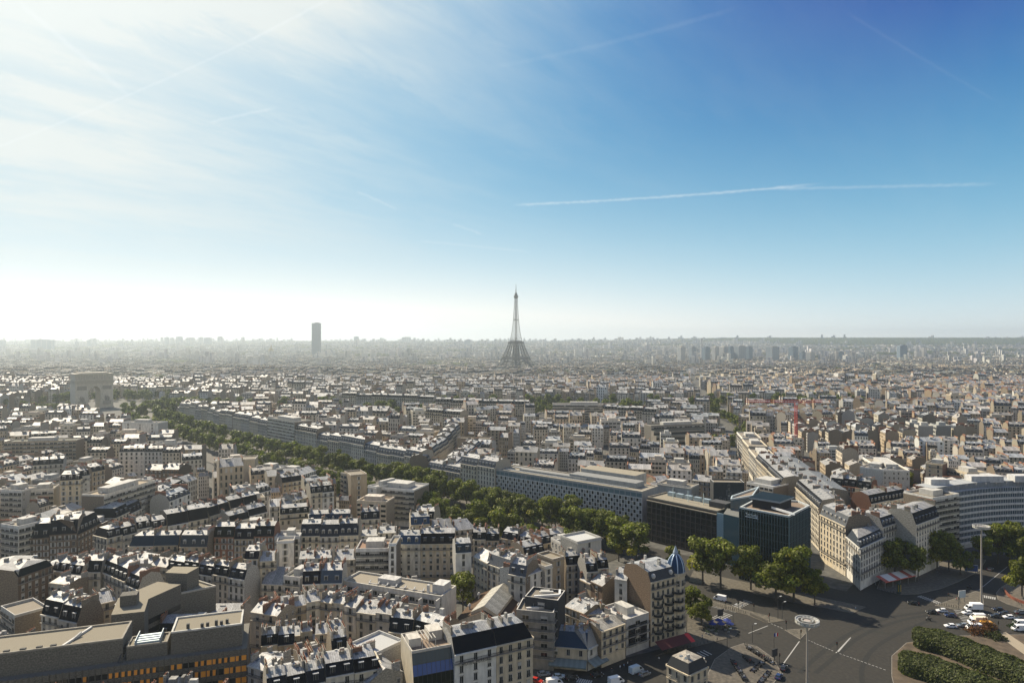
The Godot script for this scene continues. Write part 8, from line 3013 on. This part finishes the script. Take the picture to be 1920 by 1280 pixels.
	terrace(Vector2(-74.8, 335.0), Vector2(-57.4, 336.8), 17.0, 11.0, 2, {"st": "z", "rise": 1.2}, ["white", "pale"], "the plain zinc-roofed terrace beside the round-topped dormers")
	terrace(Vector2(-79.1, 356.4), Vector2(-69.5, 358.6), 19.0, 10.0, 1, {"st": "m"}, ["pale"], "pale house with two dormers behind the plain zinc-roofed terrace")
	terrace(Vector2(-111.0, 282.4), Vector2(-105.0, 282.4), 22.0, 11.0, 1, {"st": "m", "mh": 3.0, "bal": false}, ["sand"], "narrow sand-coloured tower house with green-shuttered windows")
	terrace(Vector2(-104.7, 282.7), Vector2(-98.1, 284.1), 21.0, 10.0, 1, {"st": "z"}, ["cream"], "cream blank-walled house joined to the narrow tower house")
	terrace(Vector2(-102.5, 279.1), Vector2(-93.1, 277.9), 13.0, 14.0, 1, {"st": "z", "rise": 5.0}, ["pale"], "low house under a big ribbed zinc roof")
	terrace(Vector2(-93.0, 277.4), Vector2(-85.7, 275.5), 16.0, 12.0, 1, {"st": "f", "modern": true, "deck": Color(0.2,0.2,0.16)}, ["white"], "terrace house overgrown with potted shrubs")
	terrace(Vector2(-81.2, 263.9), Vector2(-74.5, 265.0), 18.0, 13.0, 1, {"st": "m", "mh": 4.6, "dk": 0, "wk": 1}, ["white"], "white half of the curved-front house with dormers and black balconies")
	terrace(Vector2(-74.5, 265.0), Vector2(-66.2, 265.6), 18.0, 13.0, 1, {"st": "m", "mh": 4.6, "dk": 0, "wk": 1, "roof": Color(0.09, 0.12, 0.16)}, ["pale"], "pale half of the curved-front house with a blue-grey mansard")
	terrace(Vector2(-91.7, 293.5), Vector2(-78.3, 296.4), 18.0, 11.0, 2, {"st": "z", "rise": 1.5}, ["white", "grey"], "the white rear walls behind the curved-front house")
	terrace(Vector2(-78.0, 299.7), Vector2(-69.2, 301.2), 16.0, 12.0, 1, {"st": "z"}, ["cream"], "low cream house with tall workshop windows")
	terrace(Vector2(-68.8, 300.4), Vector2(-54.6, 301.2), 20.0, 14.0, 1, {"st": "f", "modern": true, "bay": 1.9, "deck": Color(0.33, 0.2, 0.13), "tonex": 1}, ["white"], "modern block of white and glass bands under a brown roof")
	terrace(Vector2(-53.4, 294.9), Vector2(-50.0, 294.9), 24.0, 12.0, 1, {"st": "f", "bal": false, "pent": false, "bay": 5.0}, ["white"], "slim white stair tower beside the banded modern block")
	terrace(Vector2(-52.3, 309.9), Vector2(-41.6, 309.9), 20.0, 12.0, 1, {"st": "m", "mh": 3.6, "roof": Color(0.045, 0.085, 0.15)}, ["pale"], "pale house with a bright blue mansard")
	terrace(Vector2(-41.6, 309.9), Vector2(-26.0, 310.7), 20.0, 12.0, 1, {"st": "m", "mh": 4.4, "roof": Color(0.013, 0.015, 0.018)}, ["sand"], "sand-coloured house with wide bay windows and a dark roof")
	terrace(Vector2(-24.3, 293.4), Vector2(-17.5, 294.9), 21.0, 11.0, 1, {"st": "m", "mh": 3.6, "bal": false, "roof": Color(0.05,0.07,0.085), "wk": 0, "bay": 4.0}, ["white"], "white freestanding tower house with a dark cap")
	terrace(Vector2(-51.4, 346.0), Vector2(-41.9, 348.1), 19.0, 12.0, 1, {"st": "m", "mh": 3.6, "roof": Color(0.045, 0.085, 0.15)}, ["sand"], "small house with a blue mansard below the low blue-roofed row")
	terrace(Vector2(-40.9, 348.8), Vector2(-19.0, 356.8), 15.0, 13.0, 2, {"st": "z", "rise": 4.0, "e1": true}, ["cream", "grey"], "the long pitched zinc roofs beside the avenue trees")
	terrace(Vector2(-18.6, 321.7), Vector2(-6.0, 321.7), 19.0, 11.0, 2, {"st": "m", "mh": 3.0}, ["cream", "tan"], "the courtyard roofs beside the white tower house")
	terrace(Vector2(-5.0, 321.7), Vector2(9.8, 313.3), 19.0, 11.0, 2, {"st": "m", "mh": 3.0, "zcol": Color(0.46,0.47,0.47)}, ["tan", "cream"], "the roofs facing the avenue below the grid-faced block")
	terrace(Vector2(-16.7, 296.1), Vector2(-10.1, 286.2), 19.0, 10.0, 1, {"st": "z"}, ["cream"], "cream courtyard wing between the white tower house and the skylit terrace")
	terrace(Vector2(-10.8, 287.5), Vector2(-1.7, 278.1), 19.0, 12.0, 2, {"st": "m", "mh": 4.0, "nodorm": true, "roof": Color(0.14, 0.15, 0.165)}, ["cream", "pale"], "the skylit grey mansard terrace over the courtyard")
	terrace(Vector2(-1.5, 270.1), Vector2(5.4, 266.4), 20.0, 12.0, 1, {"st": "m", "mh": 4.0, "roof": Color(0.12, 0.13, 0.15)}, ["pale"], "pale house with an iron bay window at the yard")
	terrace(Vector2(5.0, 267.6), Vector2(13.4, 276.4), 20.0, 14.0, 1, {"st": "z", "rise": 2.2, "bal": false, "wk": 0, "bay": 3.6}, ["white"], "bright white end wall with two columns of windows")
	terrace(Vector2(13.2, 273.4), Vector2(16.4, 276.0), 21.0, 10.0, 1, {"st": "f", "bal": false, "bay": 30.0, "pent": false}, ["pale"], "stained pale chimney-breast wall beside the bright white wall")
	terrace(Vector2(5.6, 296.1), Vector2(14.6, 302.1), 19.0, 12.0, 1, {"st": "m", "mh": 3.2}, ["tan"], "tan courtyard house with a sunlit rear wall")
	terrace(Vector2(12.2, 311.6), Vector2(25.0, 320.0), 19.0, 12.0, 2, {"st": "m", "mh": 3.0}, ["tan", "sand"], "the tan rear walls facing the avenue")
	terrace(Vector2(16.8, 282.7), Vector2(22.0, 286.9), 21.0, 10.0, 1, {"st": "f", "bal": false, "bay": 14.0, "pent": false}, ["tan"], "tall tan party wall with a flue")
	terrace(Vector2(23.0, 300.0), Vector2(29.4, 303.2), 22.0, 12.0, 1, {"st": "f", "modern": true, "deck": Color(0.6,0.6,0.58)}, ["white"], "white penthouse house with a roof terrace by the avenue")
	terrace(Vector2(27.7, 290.4), Vector2(39.0, 297.5), 26.0, 12.0, 1, {"st": "f", "bal": false, "bay": 7.0, "pent": false, "deck": Color(0.6,0.6,0.58)}, ["grey"], "grey rendered tower with white pipes and a railed white roof")
	terrace(Vector2(22.8, 286.5), Vector2(31.6, 289.2), 18.0, 10.0, 1, {"st": "m"}, ["cream"], "cream balcony house under the grey rendered tower")
	terrace(Vector2(27.7, 280.9), Vector2(35.7, 268.7), 15.0, 9.0, 2, {"st": "z", "party": Color(0.34,0.28,0.2), "bal": false, "bay": 12.0}, ["tan", "brown"], "the rubble-stone party walls in the deep yard")
	terrace(Vector2(30.3, 276.8), Vector2(39.7, 279.4), 19.0, 11.0, 2, {"st": "m", "mh": 3.0, "dk": 2}, ["grey", "cream"], "the dark slate roofs behind the rubble-stone walls")
	terrace(Vector2(39.4, 262.3), Vector2(43.9, 260.0), 21.0, 11.0, 1, {"st": "z", "bal": false, "wk": 2}, ["grey"], "grey-blue house front with paired windows in the deep yard")
	terrace(Vector2(44.4, 263.0), Vector2(51.0, 257.1), 22.0, 14.0, 1, {"st": "z", "bal": false, "bay": 30.0, "party": Color(0.3,0.2,0.13)}, ["tan"], "sunlit tan and brown blank flank of the domed corner house")
	terrace(Vector2(-40.5, 223.5), Vector2(-32.5, 221.5), 17.0, 11.0, 1, {"st": "m", "mh": 4.2, "dk": 2, "wk": 0}, ["cream"], "cream house with red chimney pots behind the glass-fronted house")
	terrace(Vector2(-32.5, 221.5), Vector2(-22.2, 215.6), 17.0, 11.0, 1, {"st": "m", "mh": 4.2, "dk": 2, "wk": 0}, ["pale"], "pale house with ribbed zinc roof next to the church-hall roof")
	terrace(Vector2(-51.4, 205.5), Vector2(-40.4, 191.4), 16.0, 11.0, 1, {"st": "z"}, ["cream"], "cream house with a shaded side wall in the narrow street")
	terrace(Vector2(-90.3, 235.9), Vector2(-79.8, 232.3), 18.0, 10.0, 2, {"st": "z", "rise": 2.2}, ["cream", "sand"], "the ribbed white roofs nearest the office slab")
	terrace(Vector2(-82.4, 239.7), Vector2(-69.3, 246.6), 18.0, 10.0, 3, {"st": "z", "rise": 2.2}, ["cream", "tan", "pale"], "the rear line of ribbed white roofs")
	terrace(Vector2(-69.3, 246.6), Vector2(-54.9, 240.6), 18.0, 10.0, 3, {"st": "z", "rise": 2.2}, ["sand", "cream", "pale"], "the corner of ribbed white roofs under the stepped terraces")
	terrace(Vector2(-54.7, 239.7), Vector2(-40.0, 235.0), 18.0, 11.0, 2, {"st": "z", "rise": 2.4}, ["cream", "pale"], "the ribbed roofs beside the narrow street")
	terrace(Vector2(-74.1, 225.7), Vector2(-66.7, 228.2), 15.0, 8.0, 2, {"st": "z", "rise": 1.6}, ["sand", "cream"], "the small courtyard wings among the white roofs")
	terrace(Vector2(-78.9, 214.1), Vector2(-69.2, 217.1), 16.0, 9.0, 2, {"st": "m", "mh": 2.8, "dk": 2}, ["sand", "tan"], "the courtyard fronts with dark dormers")
	terrace(Vector2(-64.6, 223.4), Vector2(-56.3, 225.1), 16.0, 9.0, 2, {"st": "z", "rise": 1.8}, ["cream", "sand"], "the inner court with clay pots")
	terrace(Vector2(-55.8, 211.1), Vector2(-51.3, 213.3), 16.0, 9.0, 1, {"st": "m", "mh": 3.4, "dk": 2}, ["tan"], "tan courtyard house with two tall dormers")
	terrace(Vector2(-76.9, 198.5), Vector2(-70.0, 194.7), 18.0, 10.0, 1, {"st": "z", "rise": 1.6}, ["grey"], "flat-pitched white roof beside the office slab's end wall")
	terrace(Vector2(-64.0, 204.8), Vector2(-57.6, 208.3), 16.0, 9.0, 2, {"st": "z", "rise": 1.6}, ["cream", "pale"], "the white roofs of the inner court")
	terrace(Vector2(-65.5, 182.3), Vector2(-51.7, 189.2), 18.0, 11.0, 3, {"st": "m", "mh": 3.2, "dk": 2}, ["cream", "pale", "cream"], "the street front of the white-roofed block")
	terrace(Vector2(-51.7, 189.2), Vector2(-37.2, 195.3), 18.0, 11.0, 2, {"st": "m", "mh": 3.2, "dk": 2, "e1": true}, ["pale", "cream"], "the far end of the white-roofed block's street front")
	terrace(Vector2(-50.8, 213.3), Vector2(-41.5, 206.1), 17.0, 12.0, 1, {"st": "f", "pent": false, "deck": Color(0.6,0.6,0.58), "bal": false}, ["white"], "house with a white roof carrying two rows of pots")
	terrace(Vector2(-62.8, 508.6), Vector2(-36.9, 483.6), 17.0, 15.0, 2, {"st": "m", "mh": 4.2, "roof": Color(0.10,0.12,0.15)}, ["pale", "cream"], "the low fronts beside the stone pavilion")
	terrace(Vector2(-36.5, 483.3), Vector2(-24.3, 471.5), 25.0, 16.0, 1, {"st": "m", "mh": 5.0, "dk": 1, "roof": Color(0.10,0.115,0.14)}, ["cream"], "cream stone pavilion with a high curved mansard")
	terrace(Vector2(-23.9, 471.1), Vector2(-11.6, 459.4), 26.0, 16.0, 1, {"st": "m", "mh": 4.4, "dk": 1, "roof": Color(0.09,0.105,0.13)}, ["pale"], "pale stone house joined to the white grid-faced block")
	terrace(Vector2(-176.7, 618.1), Vector2(-70.0, 515.5), 20.5, 14.0, 8, {"st": "m", "mh": 5.0, "dk": 1, "roof": Color(0.07,0.09,0.115)}, ["grey", "cream", "grey", "pale"], "the long mansard front facing the avenue trees")
	terrace(Vector2(-63.0, 514.0), Vector2(-50.0, 662.0), 20.5, 14.0, 7, {"st": "m", "mh": 4.4, "roof": Color(0.05,0.06,0.075)}, ["sand", "tan", "sand"], "the sunlit side street running back from the avenue")
	terrace(Vector2(-38.5, 497.0), Vector2(-27.0, 590.0), 19.0, 14.0, 5, {"st": "m", "mh": 3.8, "roof": Color(0.07,0.10,0.14)}, ["pale", "cream"], "the far side of the sunlit side street")
	terrace(Vector2(-302.8, 739.4), Vector2(-245.9, 684.6), 21.0, 14.0, 4, {"st": "m", "mh": 4.2, "roof": Color(0.07,0.085,0.11)}, ["cream", "grey"], "the mansard front left of the grid-windowed office")
	terrace(Vector2(-245.2, 684.0), Vector2(-206.2, 646.5), 29.0, 18.0, 1, {"st": "f", "modern": true, "bay": 2.0, "ledge": false}, ["pale"], "tall pale office with a grid of square windows above the avenue trees")
	terrace(Vector2(-205.5, 645.8), Vector2(-177.4, 618.8), 23.0, 15.0, 2, {"st": "m", "mh": 4.0}, ["cream", "pale"], "the houses between the grid-windowed office and the long mansard front")
	terrace(Vector2(-412.4, 844.8), Vector2(-303.5, 740.1), 20.5, 14.0, 9, {"st": "m", "mh": 4.0, "roof": Color(0.07,0.085,0.105)}, ["grey", "cream", "pale"], "the avenue front leading up to the triumphal arch")
	terrace(Vector2(210.9, 639.6), Vector2(185.0, 517.0), 23.0, 15.0, 3, {"st": "f", "modern": false}, ["white", "cream", "pale"], "the sunlit row at the far end of the tree-lined street")
	terrace(Vector2(185.4, 518.0), Vector2(169.4, 429.3), 22.0, 15.0, 4, {"st": "m", "mh": 3.6}, ["cream", "sand"], "the sunlit stone row along the tree-lined street")
	terrace(Vector2(195.3, 508.0), Vector2(176.0, 395.2), 20.0, 18.0, 2, {"st": "m", "mh": 5.6, "nodorm": true, "roof": Color(0.30,0.32,0.34), "zcol": Color(0.24, 0.25, 0.25)}, ["cream", "sand"], "the sunlit block under a broad glazed grey roof")
	terrace(Vector2(174.0, 418.6), Vector2(164.3, 365.1), 23.0, 14.0, 2, {"st": "m", "mh": 4.6, "dk": 1}, ["sand", "cream"], "the sunlit balcony row with red brick end wall")
	terrace(Vector2(157.8, 349.4), Vector2(159.2, 325.5), 23.0, 14.0, 2, {"st": "m", "mh": 4.8, "dk": 1, "roof": Color(0.14,0.15,0.165)}, ["sand", "cream"], "the sunlit fronts behind the white corner house")
	terrace(Vector2(176.0, 323.7), Vector2(202.8, 343.4), 24.0, 14.0, 2, {"st": "m", "mh": 4.2, "dk": 1, "roof": Color(0.05,0.06,0.075)}, ["grey", "tan"], "the grey fronts beside the white corner house")
	terrace(Vector2(191.7, 323.7), Vector2(212.7, 339.5), 25.0, 14.0, 1, {"st": "m", "mh": 5.2, "roof": Color(0.03,0.034,0.04)}, ["pale"], "pale front with tall pilasters under a dark double roof")
	terrace(Vector2(200.6, 432.4), Vector2(218.1, 414.3), 22.0, 12.0, 3, {"st": "m", "mh": 4.6, "dk": 2, "party": Color(0.26,0.12,0.07)}, ["brown", "brick", "grey"], "the dark dormered row with brick chimneys behind the sunlit fronts")
	terrace(Vector2(199.5, 378.9), Vector2(229.7, 397.2), 22.0, 12.0, 2, {"st": "m", "mh": 4.6, "dk": 0, "party": Color(0.26,0.12,0.07)}, ["grey", "pale"], "the steep-roofed houses with brick flanks above the square")
	terrace(Vector2(255.2, 496.5), Vector2(243.5, 447.9), 27.0, 16.0, 1, {"st": "f", "modern": true, "bay": 2.4, "bal": false}, ["white"], "tall white flats with stacked balconies, sunlit")
	terrace(Vector2(243.5, 447.9), Vector2(260.5, 465.7), 27.0, 14.0, 1, {"st": "f", "bal": false, "bay": 8.0}, ["white"], "white stair end of the tall flats")
	terrace(Vector2(248.8, 453.6), Vector2(264.6, 463.9), 23.0, 14.0, 1, {"st": "f", "bal": false, "bay": 6.0}, ["pale"], "pale rendered block in front of the tall white flats")
	terrace(Vector2(289.9, 478.2), Vector2(297.1, 470.7), 26.0, 13.0, 1, {"st": "f", "bal": true, "bay": 5.0, "party": Color(0.3,0.16,0.1)}, ["sand"], "sand-coloured block with a brick chimney flank")
	terrace(Vector2(305.7, 479.5), Vector2(309.3, 441.9), 22.0, 14.0, 2, {"st": "f", "modern": true}, ["sand", "cream"], "the stepped cream terraces above the curved blue-white building")
	terrace(Vector2(216.2, 350.3), Vector2(236.2, 360.0), 31.0, 16.0, 1, {"st": "f", "modern": true, "bay": 2.4}, ["white"], "white and dark banded block joining the curved building")
	terrace(Vector2(-416.6, 558.9), Vector2(-363.4, 568.7), 26.0, 16.0, 1, {"st": "f", "modern": true, "deck": Color(0.2,0.2,0.15)}, ["tan"], "long tan block with planted balcony bands at the photo's left edge")
	terrace(Vector2(-376.5, 658.4), Vector2(-338.2, 652.0), 27.0, 14.0, 1, {"st": "f", "bal": false, "bay": 11.0}, ["white"], "tall white wall with few windows among roofs below the arch")
	terrace(Vector2(-95.1, 747.0), Vector2(-55.4, 723.3), 24.0, 15.0, 2, {"st": "m"}, ["sand", "cream"], "the sunlit balconied block at the head of the side street", 1)
	terrace(Vector2(-50.1, 623.1), Vector2(-20.3, 617.8), 18.0, 10.0, 1, {"st": "f", "bal": false, "bay": 30.0, "pent": false}, ["tan"], "long blank tan wall beyond the sunlit side street", 1)
	terrace(Vector2(48.5, 816.1), Vector2(126.7, 810.9), 24.0, 16.0, 1, {"st": "f", "modern": true, "bay": 2.2}, ["grey"], "long grey block with dark window bands behind three yellow-green trees", 1)
	terrace(Vector2(-95.2, 846.5), Vector2(20.7, 829.7), 23.0, 14.0, 6, {"st": "m"}, ["grey", "pale", "cream"], "the mansard fronts along the park avenue", 1)
	terrace(Vector2(-235.3, 941.3), Vector2(-103.4, 894.0), 22.0, 14.0, 6, {"st": "m"}, ["cream", "grey"], "the stone fronts facing the park avenue trees", 1)
	terrace(Vector2(105.9, 797.0), Vector2(161.5, 765.4), 22.0, 14.0, 4, {"st": "m"}, ["cream", "pale"], "the fronts between the long grey block and the street trees", 1)
	pass
